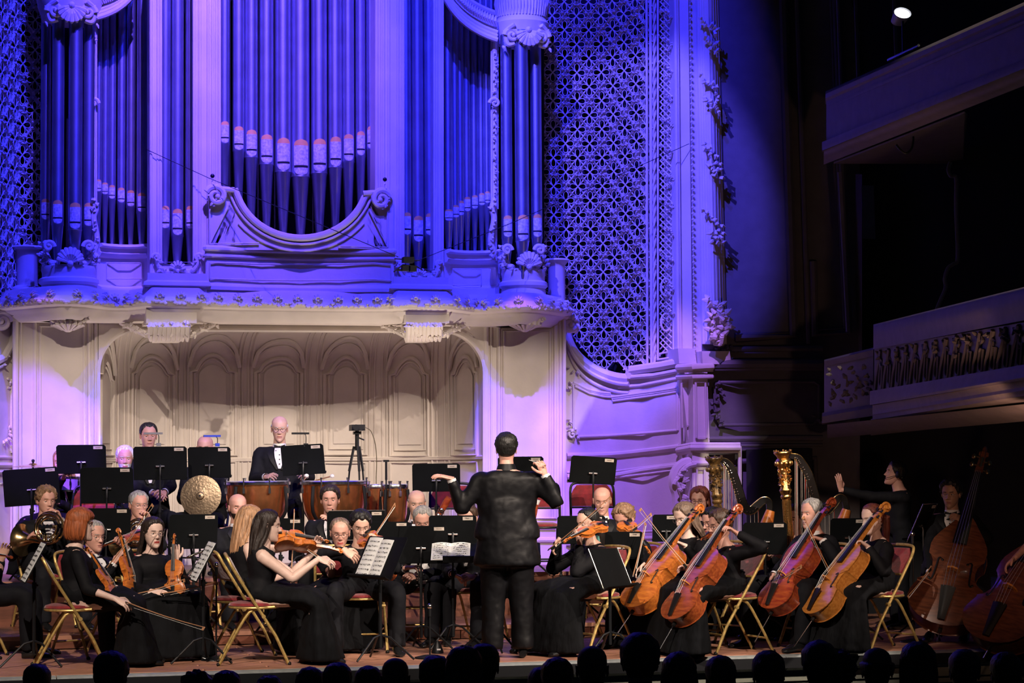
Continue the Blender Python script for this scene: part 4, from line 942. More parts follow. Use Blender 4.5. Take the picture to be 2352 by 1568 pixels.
def hair_cap(b, F, style, m, th, lump=0.0, fringe=False, seed=0):
    Z2 = [-.09 + .0085 * k for k in range(22)] + [.101, .108, .1135, .118, .121, .123]
    rings = []
    for z in Z2:
        rg_ = []
        for t in TT:
            az = abs(math.degrees((t + pi) % (2 * pi) - pi)); hl = interp(HL['short' if style == 'fringe' else style], az)
            hl += noise.noise(V((az * .12 + seed, seed, 0))) * .010; k = max(0, min(1, (z - hl) / 0.024)); k = k * k * (3 - 2 * k)
            if style == 'fringe':
                k *= max(0, min(1, (.055 - z) / .02)) * max(0, min(1, (az - 62) / 14))
            p = head_pt(z, t, feat=False); n = V((p.x, p.y + .012, (p.z - .02) * 0.9 if z > .02 else 0)).normalized()
            nz = noise.noise(V((p.x * 60 + seed, p.y * 60, p.z * 60))) * lump + noise.noise(V((az * 0.35 + seed, 0, z * 8))) * 0.003
            rg_.append(F @ (p + n * (-.007 * (1 - k) + (th * (0.75 + 0.25 * min(1, max(0, (z + .02) / .1))) + nz) * k)))
        rings.append(rg_)
    return b.loft(rings, m)
def curtain(b, F, m, a0, prof, seed=0, groove=.004, G=None):
    """hair falling from the head: prof rows (z, rx, ry, yc); open in front between -a0 and a0 degrees"""
    rings = []; n_ = 40
    for z, rx, ry, yc in prof:
        o = []; i_ = []
        for j in range(n_ + 1):
            az = R(a0 + (360 - 2 * a0) * j / n_); g = groove * (sin(az * 19 + seed) + 0.8 * sin(az * 31 + seed * 2 + z * 14))
            edge = min(1, min(j, n_ - j) / 3); x = sin(az); y = cos(az)
            o.append(F @ V((x * (rx + g) , yc + y * (ry + g), z))); q = 1 - (0.22 * edge + 0.02); i_.append(F @ V((x * rx * q, yc + y * ry * q, z)))
        rings.append(o + i_[::-1])
    return b.loft(rings, m)
def add_hand(b, wrist, d, n, sk, side=1, curl=0.5, size=1.0, spread=0.12, thumb=0.6):
    """d: towards the fingers, n: out of the palm; side=1: thumb on d x n"""
    d = V(d).normalized(); n = V(n); n = (n - d * n.dot(d)).normalized(); x = d.cross(n).normalized() * side; k = size
    w_ = V(wrist); pr_ = []
    for t, hw, hd in ((-0.02, .026, .021), (0.0, .027, .020), (.03, .036, .017), (.065, .041, .015), (.088, .038, .012)):
        c = w_ + d * t * k; pr_.append([c + x * cos(a) * hw * k + n * sin(a) * hd * k for a in [2 * pi * j / 12 for j in range(12)]])
    b.loft(pr_, sk)
    for f_, L_ in enumerate((.068, .078, .073, .058)):
        ox = (0.030 - 0.0205 * f_); p = w_ + d * .082 * k + x * ox * k; ang = curl * (0.75 + 0.12 * f_); di = (d + x * spread * (1.5 - f_) / 2).normalized(); P = [p - d * .02 * k, p]; tot = 0
        for s_, fr in enumerate((.45, .32, .23)):
            tot += ang * (0.75 if s_ == 0 else 1.0); q = di * cos(tot) + n * sin(tot); p = p + q * L_ * fr * k; P.append(p)
        r_ = .0088 * k * (1 if f_ < 3 else .88); b.tube(P, [r_, r_ * 1.08, r_ * 1.0, r_ * .92, r_ * .7], 8, sk); b.ball(P[-1], r_ * .7, sk, 7, 5)
    p = w_ + d * .018 * k + x * .026 * k; q = p + (d * .65 + x * .75 + n * .25 * thumb).normalized() * .042 * k; r2 = q + (d * .85 + x * .3 + n * thumb).normalized() * .030 * k; s2 = r2 + (d * .95 + n * thumb).normalized() * .022 * k
    b.tube([p, q, r2, s2], [.014 * k, .0115 * k, .0100 * k, .0075 * k], 8, sk); b.ball(s2, .0075 * k, sk, 7, 5)
def ik(S_, T_, a, c, pole):
    d = T_ - S_; L_ = d.length
    if L_ > (a + c) * 0.995: k = L_ / ((a + c) * 0.995); a *= k; c *= k
    L2 = max(L_, 0.05); x = (a * a - c * c + L2 * L2) / (2 * L2); h = sqrt(max(0.0, a * a - x * x)); u = d.normalized()
    pl = V(pole); pl = (pl - u * pl.dot(u)); pl = pl.normalized() if pl.length > 1e-5 else V((0, 0, -1))
    return S_ + u * x + pl * h
TM = [(0.0, .165, .125), (.12, .170, .125), (.32, .150, .108), (.55, .165, .115), (.75, .188, .118), (.88, .180, .100), (.955, .125, .075), (1.0, .066, .062)]
TF = [(0.0, .170, .120), (.12, .172, .120), (.32, .128, .095), (.55, .142, .112), (.70, .150, .118), (.85, .150, .088), (.94, .105, .065), (1.0, .052, .052)]
GAR = []
def person(label, px, py, d, face=0, floor=0.0, pose='sit', hface=None, nod=5, hroll=0, sk='fair', hair='short', hc='brown', dress='suit', L=None, Rh=None,
           female=False, glasses=None, lean=0.0, k=1.0, beard=False, lc=0.5, rc=0.5, lp=None, rp=None, ln=None, rn=None, knees=0.10, ld=None, rd=None, hair_len=0.3, legs=True, name='person', tie='bow', lift=0.0, hipx=0.0, curlt=0.6, feetf=0.04, legtar=None, shirt=True, ear=True, width=1.0, legw=1.0, bigshirt=False):
    Hc = W(px, py, d); fa = R(face); f = (-f0 * cos(fa) - r0 * sin(fa)); f.z = 0; f.normalize(); rs = f.cross(z0).normalized()
    hf_ = R(face if hface is None else hface); hf0 = (-f0 * cos(hf_) - r0 * sin(hf_)).normalized(); hr0 = hf0.cross(z0).normalized()
    nd = R(nod); hf = hf0 * cos(nd) - z0 * sin(nd); hu = z0 * cos(nd) + hf0 * sin(nd); rr = R(hroll); hr = hr0 * cos(rr) + hu * sin(rr); hu = hu * cos(rr) - hr0 * sin(rr)
    F = Matrix((hr * k, hf * k, hu * k)).transposed().to_4x4(); F.translation = Hc
    Nb = Hc - z0 * .160 * k - hf0 * 0.02 * k
    Nb = Nb - f * 0.015
    if pose == 'stand': pz = floor + 0.95 * k
    elif pose == 'stool': pz = floor + 0.78
    else: pz = floor + 0.53 + lift
    Pv = V((Nb.x, Nb.y, pz)) - f * lean + rs * hipx
    root = thing(name, label, 'person', (Pv.x, Pv.y, floor))
    SK = skin(sk); HM = hairmat(hc); TB = TF if female else TM
    lips = mat('painted lips' if female else sk + ' lips', (0.42, 0.07, 0.06) if female else tuple(c * q for c, q in zip((0.42, 0.19, 0.16), (1, 1, 1))), 0.4, var=0, bump=0)
    up = (Nb - Pv); sp = lambda t: Pv.lerp(Nb, t) + f * (-0.03 * sin(pi * t) + 0.035 * (t ** 4)) * -1 * 0.6
    un = up.normalized(); fw = (f - un * f.dot(un)).normalized()
    def torso(b, g, m, t0=0.0, t1=1.0, seg=20, add=0.0, tab=None, ends=True):
        rows = [r_ for r_ in (tab or TB) if t0 <= r_[0] <= t1]
        rings = [[sp(t) + rs * cos(a) * (w_ * k * width * g + add) + fw * sin(a) * (dd * k * g + add) for a in [2 * pi * j / seg for j in range(seg)]] for t, w_, dd in rows]
        return b.loft(rings, m)
    ShL, ShR = [Nb - un * .072 * k + rs * s_ * ((.165 if not female else .140) * k * width) for s_ in (-1, 1)]
    ua, fa_ = .285 * k, .255 * k
    defL = Pv + f * .36 - rs * .08 + z0 * .17; defR = Pv + f * .36 + rs * .08 + z0 * .17
    if pose == 'stand': defL = Pv + f * .12 - rs * .24 - z0 * .05; defR = Pv + f * .12 + rs * .24 - z0 * .05
    WL_ = W(*L[:2], d - L[2]) if L else defL; WR_ = W(*Rh[:2], d - Rh[2]) if Rh else defR
    EL = ik(ShL, WL_, ua, fa_, V(lp) if lp else (-z0 * 1.0 - rs * 0.55 - f * 0.25)); ER = ik(ShR, WR_, ua, fa_, V(rp) if rp else (-z0 * 1.0 + rs * 0.55 - f * 0.25))
    # legs
    HL_, HR_ = Pv - rs * .09 - z0 * 0.02, Pv + rs * .09 - z0 * 0.02
    LEG = []
    for s_, H_ in ((-1, HL_), (1, HR_)):
        if pose == 'stand': K_ = V((H_.x, H_.y, floor + .50 * k)) + f * .03 + rs * s_ * .02; An = V((H_.x, H_.y, floor + .09)) + rs * s_ * 0.03
        elif pose == 'stool': K_ = H_ + f * .34 + rs * s_ * .06; K_.z = floor + .6; An = K_ + f * .05; An.z = floor + .15
        else: K_ = H_ + f * .43 + rs * s_ * knees; K_.z = floor + .50; An = K_ + f * feetf; An.z = floor + .09
        LEG.append((H_, K_, An))
    # ---- body, one mesh
    b = MB(); add_head(b, F, SK, HM if hair != 'bald' or beard else hairmat('greybrown'), lips, female, beard)
    b.tube([sp(.93), Nb + z0 * .015 + hf0 * 0.004, Nb.lerp(Hc, .45) + hf0 * .004, Hc - hu * .05 * k - hf * .022 * k], [.075 * k, (.060 if not female else .050) * k, (.055 if not female else .046) * k, (.058 if not female else .050) * k], 16, SK)
    torso(b, 0.93, SK)
    bare = dress in ('sleeveless', 'camisole')
    for S_, E_, W_, s_ in ((ShL, EL, WL_, -1), (ShR, ER, WR_, 1)):
        g = 1.0 if bare else 0.88; q = 0.9 if female else 1.0
        P = [sp(.84) + rs * s_ * .08, S_, S_.lerp(E_, .35), S_.lerp(E_, .8), E_, E_.lerp(W_, .22), E_.lerp(W_, .6), W_]
        b.tube(spl([tuple(p) for p in P], 3), [interp([(0, .05), (1 / 7, .060), (2 / 7, .050), (3 / 7, .042), (4 / 7, .040), (5 / 7, .041), (6 / 7, .031), (1, .0255)], i / 21) * k * g * q for i in range(22)], 12, SK)
        dr = (ld if s_ < 0 else rd); dr = V(dr) if dr is not None else (W_ - E_).normalized(); nn = (ln if s_ < 0 else rn); nn = V(nn) if nn is not None else (-z0 * 0.8 - rs * s_ * 0.6)
        # thumb side: for the right hand, thumb = d x n ... mirrored for the left
        add_hand(b, W_, dr, nn, SK, side=(1 if s_ > 0 else -1), curl=(lc if s_ < 0 else rc), size=k * (0.92 if female else 1.0), thumb=curlt)
    if legs:
        for H_, K_, An in LEG:
            P = [H_, H_.lerp(K_, .5), K_, K_.lerp(An, .3), An]; b.tube(spl([tuple(p) for p in P], 3), [interp([(0, .075), (.25, .068), (.5, .052), (.75, .05), (1, .034)], i / 12) * k for i in range(13)], 10, SK)
    b.build('body', root, world=True)
    # ---- clothes
    cm = {'suit': SUIT, 'satin': SATIN}.get(dress, DRESS)
    if dress == 'plain': cm = SUIT
    g = MB(); gg = 1.10 if dress in ('suit', 'satin') else 1.05
    tab = [(t, w_, dd) for t, w_, dd in TB]
    if dress in ('suit', 'satin'): tab = [(0.0, .195, .15), (.12, .192, .145), (.32, .168, .125), (.55, .178, .125), (.75, .192, .122), (.88, .186, .104), (.955, .125, .082), (.985, .078, .070)]
    if bare: torso(g, 1.06, cm, 0, .86)
    else: torso(g, gg, cm, tab=tab)
    if dress in ('suit', 'satin') and pose == 'stand':   # coat skirts
        g.loft([[Pv + z0 * (z * k) + rs * cos(a) * wx * k + fw * sin(a) * wy * k for a in [2 * pi * j / 20 for j in range(20)]] for z, wx, wy in ((.30, .185, .14), (.12, .205, .155), (-.02, .235, .165), (-.14, .262, .175), (-.22, .275, .18))], cm)
    if dress == 'sleeveless':
        for s_ in (-1, 1): g.tube([sp(.84) + rs * s_ * .075 + fw * .085, sp(.97) + rs * s_ * .085, sp(.84) + rs * s_ * .085 - fw * .085], .032, 8, cm)
    if dress == 'camisole':
        for s_ in (-1, 1): g.tube([sp(.84) + rs * s_ * .09 + fw * .085, sp(.955) + rs * s_ * .10, sp(.82) + rs * s_ * .09 - fw * .085], .018, 6, cm)
    if not bare:
        for S_, E_, W_, s_ in ((ShL, EL, WL_, -1), (ShR, ER, WR_, 1)):
            fr = {'threeq': .35, 'short': 0.0}.get(dress, .93); end = E_.lerp(W_, fr) if fr > 0 else S_.lerp(E_, .7)
            wd = 1.0 if dress in ('suit', 'satin') else 0.88
            P = [Nb - un * .12 * k + rs * s_ * .09, S_ - z0 * 0.004, S_.lerp(E_, .35), S_.lerp(E_, .8), E_, E_.lerp(end, .4), end] if fr > 0 else [sp(.80) + rs * s_ * .09, S_, end]
            if fr > 0: g.tube(spl([tuple(p) for p in P], 4), [interp([(0, .07), (1 / 6, .068), (2 / 6, .064), (3 / 6, .060), (4 / 6, .058), (5 / 6, .052), (1, .043)], i / 24) * k * wd for i in range(25)], 12, cm)
            else: g.tube(P, [.07, .074, .064], 12, cm)
            if dress in ('suit', 'satin', 'plain'):
                c2 = MB(); c2.tube([E_.lerp(W_, .86), E_.lerp(W_, .985)], [.037 * k, .036 * k], 14, SHIRT, cap=False); c2.tube([E_.lerp(W_, .985), E_.lerp(W_, .86)], [.034 * k, .034 * k], 14, SHIRT, cap=False)
                if dress != 'plain': c2.build('shirt_cuff', root, world=True)
    low = SKIRT if dress == 'skirted' else cm
    g2 = g
    if dress in ('suit', 'satin', 'plain') and legs:
        for H_, K_, An in LEG:
            P = [H_ + (z0 * 0.02), H_.lerp(K_, .5), K_, K_.lerp(An, .5), An - z0 * .02]
            g.tube(spl([tuple(p) for p in P], 4), [interp([(0, .098), (.25, .090), (.5, .078), (.75, .068), (1, .066)], i / 16) * k * legw for i in range(17)], 14, cm)
    elif legs:
        if pose == 'stand': secs_ = [(Pv + z0 * .05, .17, .13, z0), (Pv - z0 * .2, .21, .17, z0), (V((Pv.x, Pv.y, floor + .03)), .30, .26, z0)]
        else:
            Km = (LEG[0][1] + LEG[1][1]) / 2; Am = (LEG[0][2] + LEG[1][2]) / 2; wd = knees + .09
            rows = [(Pv + z0 * .02 - f * .06, .17, .13, (f + z0 * 0.4)), (Pv.lerp(Km, .4), .115 + wd * .5, .105, f), (Pv.lerp(Km, .85) + z0 * 0.01, .10 + wd, .095, (f - z0 * .3)), (Km + f * .03 - z0 * .04, .11 + wd, .10, (f - z0 * 1.2)), (Km.lerp(Am, .4) + f * .02, .12 + wd, .115, -z0), (V((Am.x, Am.y, floor + .03)) + f * .02, .17 + wd, .19, -z0)]
            rings = []
            for c, hw, hd, dr in rows:
                dr = dr.normalized(); yy = dr.cross(rs).normalized()
                rings.append([c + rs * cos(a) * hw * (1 + .035 * sin(7 * a + px)) + yy * sin(a) * hd * (1 + .05 * sin(9 * a + py)) for a in [2 * pi * j / 36 for j in range(36)]])
            sk_ = MB(); sk_.loft(rings, SKIRT if dress != 'satindress' else SATIN); so = sk_.build('skirt', root, world=True); GAR.append((so, 0.018, 0.016))
            secs_ = None
        if secs_:
            sk_ = MB(); sk_.loft([[c + rs * cos(a) * hw + fw * sin(a) * hd for a in [2 * pi * j / 30 for j in range(30)]] for c, hw, hd, _ in secs_], SKIRT); GAR.append((sk_.build('skirt', root, world=True), 0.018, 0.016))
    go = g.build({'suit': 'dinner_suit', 'satin': 'dinner_suit', 'plain': 'jacket'}.get(dress, 'dress' if female else 'shirt'), root, world=True); GAR.append((go, 0.014, 0.012))
    # shirt front, collar, tie
    if dress in ('suit', 'satin') and not shirt:
        c2 = MB(); c2.tube([Nb - z0 * .05, Nb + z0 * .045], [.098 * k, .066 * k], 20, cm); c2.build('coat_collar', root, world=True)
    if dress in ('suit', 'satin') and shirt:
        fo = lambda t, x: sp(t) + rs * x + fw * ((interp([(r_[0], r_[2]) for r_ in tab], t)) * k * gg * sqrt(max(0.2, 1 - (x / (.2 * k)) ** 2)) + .006)
        s2 = MB(); rows = [(.50, .012), (.62, .030), (.75, .046), (.86, .050), (.95, .045)] if not bigshirt else [(.12, .13), (.3, .125), (.5, .11), (.75, .08), (.95, .05)]
        s2.loft([[fo(t, x * q) for q in (-1, -.5, 0, .5, 1)] for t, x in rows], SHIRT, cap=False, closed=False)
        for t in (.60, .70, .80): s2.ball(fo(t, 0) + fw * .003, .006, EBONY, 8, 5)
        s2.build('shirt_front', root, world=True)
        c2 = MB(); c2.tube([Nb - z0 * .03 + fw * .012, Nb + z0 * .022 + fw * .012], [.070 * k, .060 * k], 18, SHIRT, cap=False); c2.tube([Nb + z0 * .022 + fw * .012, Nb - z0 * .03 + fw * .012], [.057 * k, .066 * k], 18, SHIRT, cap=False); c2.build('shirt_collar', root, world=True)
        l2 = MB()
        for s_ in ((-1, 1) if not bigshirt else ()):
            P = [fo(.48, s_ * .012), fo(.66, s_ * .048), fo(.84, s_ * .066), fo(.95, s_ * .058)]; Q = [fo(.48, s_ * .03), fo(.66, s_ * .085), fo(.82, s_ * .115), fo(.95, s_ * .082)]
            l2.loft([[p + fw * .008, q + fw * .010, q - fw * 0.01, p - fw * 0.01] for p, q in zip(P, Q)], SATIN)
        if not bigshirt: l2.build('lapel', root, world=True)
        if tie == 'bow':
            t2 = MB(); c = Nb + fw * .082 * k - z0 * .012
            for s_ in (-1, 1): t2.hexa([c + rs * s_ * .006 - z0 * .008, c + rs * s_ * .052 - z0 * .022, c + rs * s_ * .052 + z0 * .022, c + rs * s_ * .006 + z0 * .008], [p - fw * .016 for p in (c + rs * s_ * .006 - z0 * .008, c + rs * s_ * .052 - z0 * .022, c + rs * s_ * .052 + z0 * .022, c + rs * s_ * .006 + z0 * .008)], SATIN)
            t2.ball(c - fw * .004, .011, SATIN, 8, 6); t2.build('bow_tie', root, world=True)
    # shoes
    if legs:
        for H_, K_, An in LEG:
            s3 = MB(); a0_ = V((An.x, An.y, floor)); rings = []
            for t, hw, h in ((-.06, .028, .06), (-.03, .036, .085), (.03, .038, .085), (.09, .042, .06), (.15, .044, .045), (.19, .034, .035), (.205, .015, .02)):
                rings.append([a0_ + f * t + rs * hw * cos(a) + z0 * (h / 2 + .005 + h / 2 * sin(a)) for a in [2 * pi * j / 10 for j in range(10)]])
            s3.loft(rings, SHOE); s3.build('shoe', root, world=True)
    # hair
    if hair != 'bald':
        b = MB(); sd = px * 0.37
        if hair in ('short', 'full', 'receding'): hair_cap(b, F, hair, HM, {'short': .012, 'full': .018, 'receding': .010}[hair], 0.009 if hair == 'full' else 0.005, seed=sd)
        elif hair == 'curly': hair_cap(b, F, 'full' if face > -300 else 'short', HM, .022, 0.016, seed=sd)
        elif hair == 'fringe': hair_cap(b, F, 'fringe', HM, .009, 0.002, seed=sd)
        elif hair == 'bun': hair_cap(b, F, 'tight', HM, .010, 0.002, seed=sd); b.ball(F @ V((0, -.125, -.005)), .036 * k, HM, 12, 8)
        elif hair == 'tail':
            hair_cap(b, F, 'tight', HM, .010, 0.002, seed=sd); b.tube([F @ V(p) for p in ((0, -.10, .01), (0, -.135, -.01), (0.01, -.125, -.10), (0.02, -.11, -.2), (.03, -.10, -hair_len))], [.022, .034, .036, .030, .008], 10, HM)
        elif hair == 'bob':
            hair_cap(b, F, 'bangs', HM, .022, 0.003, seed=sd); curtain(b, F, HM, 58, [(.065, .088, .105, -.012), (.02, .097, .112, -.016), (-.03, .101, .112, -.02), (-.075, .100, .106, -.022), (-.105, .088, .092, -.026), (-.118, .070, .075, -.03)], seed=sd, groove=.0022)
        elif hair == 'chin':
            hair_cap(b, F, 'full', HM, .018, 0.006, seed=sd); curtain(b, F, HM, 75, [(.05, .088, .10, -.015), (-.02, .094, .106, -.02), (-.09, .096, .10, -.025), (-.14, .085, .085, -.03)], seed=sd)
        elif hair == 'long':
            hair_cap(b, F, 'full', HM, .014, 0.003, seed=sd); l_ = hair_len
            curtain(b, F, HM, 66, [(.08, .078, .092, -.012), (.04, .088, .104, -.018), (-.02, .091, .108, -.024), (-.08, .094, .098, -.034), (-.13, .102, .080, -.050), (-.18, .110, .068, -.060), (-.13 - l_ * .6, .112, .062, -.066), (-.13 - l_ * .9, .085, .045, -.07), (-.13 - l_, .05, .02, -.07)], seed=sd)
        b.build('hair', root, world=True)
    if glasses:
        gm = GLASSF if glasses == 'dark' else GLASSM; b = MB(); r_ = .0017 if glasses == 'dark' else .0012
        for s_ in (-1, 1):
            b.tube([F @ V((s_ * .033 + .023 * cos(a), .091 - .004 * abs(cos(a)), .000 + .017 * sin(a))) for a in [2 * pi * j / 16 for j in range(16)]], r_ * k, 6, gm, loop=True)
            b.tube([F @ V(p) for p in ((s_ * .056, .087, .006), (s_ * .074, .05, .008), (s_ * .078, -.01, .006))], r_ * k, 5, gm)
        b.tube([F @ V(p) for p in ((-.010, .093, .004), (0, .096, .007), (.010, .093, .004))], r_ * k, 5, gm); b.build('glasses', root, world=True)
    root['_'] = 0; del root['_']
    return {'root': root, 'f': f, 'rs': rs, 'Pv': Pv, 'ShL': ShL, 'ShR': ShR, 'WL': WL_, 'WR': WR_, 'Hc': Hc, 'Nb': Nb, 'floor': floor, 'F': F, 'fw': fw}
FT = bpy.data.textures.new('cloth folds', 'CLOUDS'); FT.noise_scale = 0.09; FT.noise_depth = 2
def finish_garments():
    for o, vx, st in GAR:
        m = o.modifiers.new('remesh', 'REMESH'); m.mode = 'VOXEL'; m.voxel_size = vx; m.use_smooth_shade = True
        m = o.modifiers.new('smooth', 'SMOOTH'); m.factor = 0.6; m.iterations = 5
        m = o.modifiers.new('folds', 'DISPLACE'); m.texture = FT; m.strength = st * 1.3; m.mid_level = 0.42; m.texture_coords = 'GLOBAL'

# ================================================================== instruments and furniture (local builders)
OUTL = [(0, .0), (.004, .22), (.018, .42), (.045, .62), (.08, .78), (.13, .92), (.19, 1.0), (.25, .98), (.30, .915), (.335, .86), (.352, .875), (.362, .845), (.372, .74), (.40, .62), (.44, .55), (.49, .525), (.54, .545), (.58, .60), (.605, .68), (.618, .745), (.630, .755), (.645, .735), (.67, .755), (.72, .80), (.78, .815), (.84, .785), (.90, .685), (.945, .53), (.975, .35), (.992, .18), (1, .0)]
OUTB = [(0, .0), (.004, .22), (.018, .42), (.045, .62), (.08, .78), (.13, .92), (.19, 1.0), (.25, .98), (.30, .91), (.335, .85), (.352, .865), (.365, .80), (.39, .68), (.43, .59), (.48, .565), (.54, .59), (.575, .66), (.59, .72), (.60, .73), (.63, .735), (.68, .74), (.73, .70), (.80, .57), (.87, .40), (.93, .26), (.97, .15), (1, .0)]
def make_fiddle(kind, vm):
    """returns parts as list of (name, MB); local: y from tail to scroll, z out of the top plate"""
    P = {'violin': dict(B=.356, hw=.104, rib=.032, N=.242, arch=.012, k=1), 'viola': dict(B=.41, hw=.122, rib=.038, N=.27, arch=.014, k=1.12),
         'cello': dict(B=.755, hw=.22, rib=.118, N=.47, arch=.026, k=2.05), 'bass': dict(B=1.12, hw=.335, rib=.20, N=.72, arch=.035, k=3.0)}[kind]
    B, hw, rib, N_, ar, k = [P[q] for q in ('B', 'hw', 'rib', 'N', 'arch', 'k')]; OL = OUTB if kind == 'bass' else OUTL
    right = [(w_ * hw, t * B) for t, w_ in OL]; out = right + [(-x, y) for x, y in right[-2:0:-1]]; n_ = len(out)
    parts = []; b = MB(); ov = 1 + .012 / hw * .25; cyc = B * .42; ed = .004 * k ** .5
    R_ = lambda s_, z: [V((x * s_, cyc + (y - cyc) * s_, z)) for x, y in out]
    prof = lambda s_: ar * (1 - s_ ** 2.2)
    rings = [R_(s_, rib + ed + prof(s_)) for s_ in (.02, .3, .55, .75, .9, .97)] + [R_(ov, rib + ed * .9), R_(ov, rib - ed * .2), R_(.985, rib - ed * .4), R_(.985, ed * .4), R_(ov, ed * .2), R_(ov, -ed * .6)] + [R_(s_, -ed - prof(s_) * .8) for s_ in (.97, .9, .75, .5, .02)]
    b.loft(rings, vm); parts.append(('soundbox', b))
    zt = rib + ed
    b = MB(); neckz = zt + .012 * k
    b.loft([[V((sx * w_ * k, y, z)) for sx, z in ((-1, zz), (1, zz), (.7, zz - dd * k), (-.7, zz - dd * k))] for y, w_, zz, dd in ((B - .012 * k, .016, zt + .008 * k, .03), (B + .02 * k, .0145, zt + .008 * k, .022), (B + N_ * .55, .0125, zt + .002 * k, .018), (B + N_ * .62, .0122, zt + .001 * k, .022), (B + N_ * .9, .0085, zt - .012 * k, .02))], vm)
    parts.append(('neck', b))
    b = MB(); b.loft([[V((sx * w_ * k, y, zz + cz * .003 * k)) for sx, cz in ((-1, 0), (-.5, 1), (.5, 1), (1, 0), (1, -1.5), (-1, -1.5))] for y, w_, zz in ((B * .70, .021, zt + .020 * k), (B + N_ * .6, .0125, zt + .007 * k))], EBONY); parts.append(('fingerboard', b))
    b = MB(); c = V((0, B + N_ - .012 * k, zt - .026 * k)); pts = []; rad = []
    for i in range(40):
        t = i / 39; a = -pi * 0.05 + t * 1.7 * 2 * pi; rr = .0215 * k * (1 - .84 * t); pts.append(c + V((0, sin(a) * rr * 1.0, cos(a) * rr))); rad.append(.0062 * k * (1 - .3 * t))
    pts = [V((0, B + N_ * .84, zt - .004 * k)), V((0, B + N_ * .92, zt - .002 * k))] + pts; rad = [.0075 * k, .0075 * k] + rad
    b.tube(pts, rad, 8, vm, hint=V((1, 0, 0)), flat=1.0)
    for sx in (-1, 1): b.tube([c + V((sx * .006 * k, 0, 0)), c + V((sx * .0145 * k, 0, 0))], [.010 * k, .0065 * k], 10, vm)
    parts.append(('scroll', b))
    for i, (sy, sd) in enumerate(((.66, 1), (.73, -1), (.79, 1), (.85, -1))):
        b = MB(); y = B + N_ * sy; z = zt - .006 * k
        b.tube([V((-sd * .008 * k, y, z)), V((sd * .018 * k, y, z))], .0026 * k, 6, EBONY if kind != 'bass' else BRASS); b.ball((sd * .025 * k, y, z), .008 * k, EBONY if kind != 'bass' else BRASS, 8, 6, (.9, 1.2, .5)); parts.append(('peg', b))
    yb = B * .45; b = MB(); hb = .032 * k
    b.loft([[V((x * k, yb - .002 * k, zt + ar + z * k)), V((x * k, yb + .003 * k, zt + ar + z * k))] for x, z in ((-.021, -.002), (-.021, .010), (-.015, .026), (0, .033), (.015, .026), (.021, .010), (.021, -.002), (.012, -.002), (.010, .008), (0, .014), (-.010, .008), (-.012, -.002))], V_GOLD, cap=False, closed=False, loop=True)
    q = [V((x * k, yb, zt + ar + z * k)) for x, z in ((-.021, -.002), (-.021, .010), (-.015, .026), (0, .033), (.015, .026), (.021, .010), (.021, -.002), (.012, -.002), (.010, .008), (0, .014), (-.010, .008), (-.012, -.002))]
    for s_ in (-.002, .003): b.add([p + V((0, s_ * k, 0)) for p in q], [(0, 1, 10, 11), (1, 2, 3, 9, 10), (3, 4, 5, 8, 9), (5, 6, 7, 8)], V_GOLD)
    parts.append(('bridge', b))
    b = MB(); tp = EBONY if kind != 'cello' else EBONY
    b.loft([[V((x * w_ * k, y, z + abs(1 - abs(x)) * .004 * k)) for x in (-1, -.5, 0, .5, 1)] + [V((x * w_ * k, y, z - .004 * k)) for x in (1, 0, -1)] for y, w_, z in ((.01 * k, .011, zt + .012 * k), (B * .12, .014, zt + ar + .006 * k), (B * .30, .022, zt + ar + .016 * k))], tp); parts.append(('tailpiece', b))
    b = MB()
    for i in range(4):
        x = (i - 1.5) / 1.5
        b.tube([V((x * .014 * k, B * .29, zt + ar + .018 * k)), V((x * .016 * k, yb, zt + ar + (.033 - abs(x) * .006) * k)), V((x * .007 * k, B + N_ * .62, zt + .012 * k))], .0007 * k ** .6, 4, STRINGM, cap=False)
    parts.append(('strings', b))
    for sx in (-1, 1):
        b = MB(); pts = []; x0 = hw * .36; ys = B * .45
        for dx, dy in ((-.16, .088), (-.10, .105), (-.045, .098), (-.035, .075), (-.02, .0), (.0, -.06), (.02, -.085), (.075, -.098), (.10, -.085)):
            x = sx * (x0 + hw * .12 + dx * hw * .9); y = ys + dy * B; s_ = max(abs(x) / (hw * .56 + 1e-9) * .52, abs(y - cyc) / B * 1.6); pts.append(V((x, y, zt + ar * (1 - min(1, s_) ** 2.2) + .0006 * k)))
        b.tube(spl([tuple(p) for p in pts], 3), [.0016 * k] * 4 + [.0028 * k] * 17 + [.0016 * k] * 4, 6, EBONY, flat=.5); b.ball(pts[0], .0042 * k, EBONY, 8, 4, (1, 1, .35)); b.ball(pts[-1], .0042 * k, EBONY, 8, 4, (1, 1, .35)); parts.append(('f_hole', b))
    if kind in ('violin', 'viola'):
        b = MB(); b.ball((-.05 * k, .03 * k, zt + .018 * k), .034 * k, EBONY, 12, 8, (1.0, .8, .28)); parts.append(('chin_rest', b))
    if kind in ('cello', 'bass'):
        b = MB(); b.tube([V((0, .02, rib / 2)), V((0, -.03, rib / 2))], .018, 8, EBONY); L_ = .32 if kind == 'cello' else .12; b.tube([V((0, -.02, rib / 2)), V((0, -L_, rib / 2))], .005, 8, CHROME); b.ball((0, -L_, rib / 2), .008, RED if False else EBONY, 6, 4); parts.append(('endpin', b))
    if kind == 'bass': 
        b = MB(); b.tube([V((0, B + N_ * .84, zt)), V((0, B + N_ * .7, zt - .03))], .02, 8, BRASS); parts.append(('tuning_plate', b))
    return parts, B + N_
FID = {}
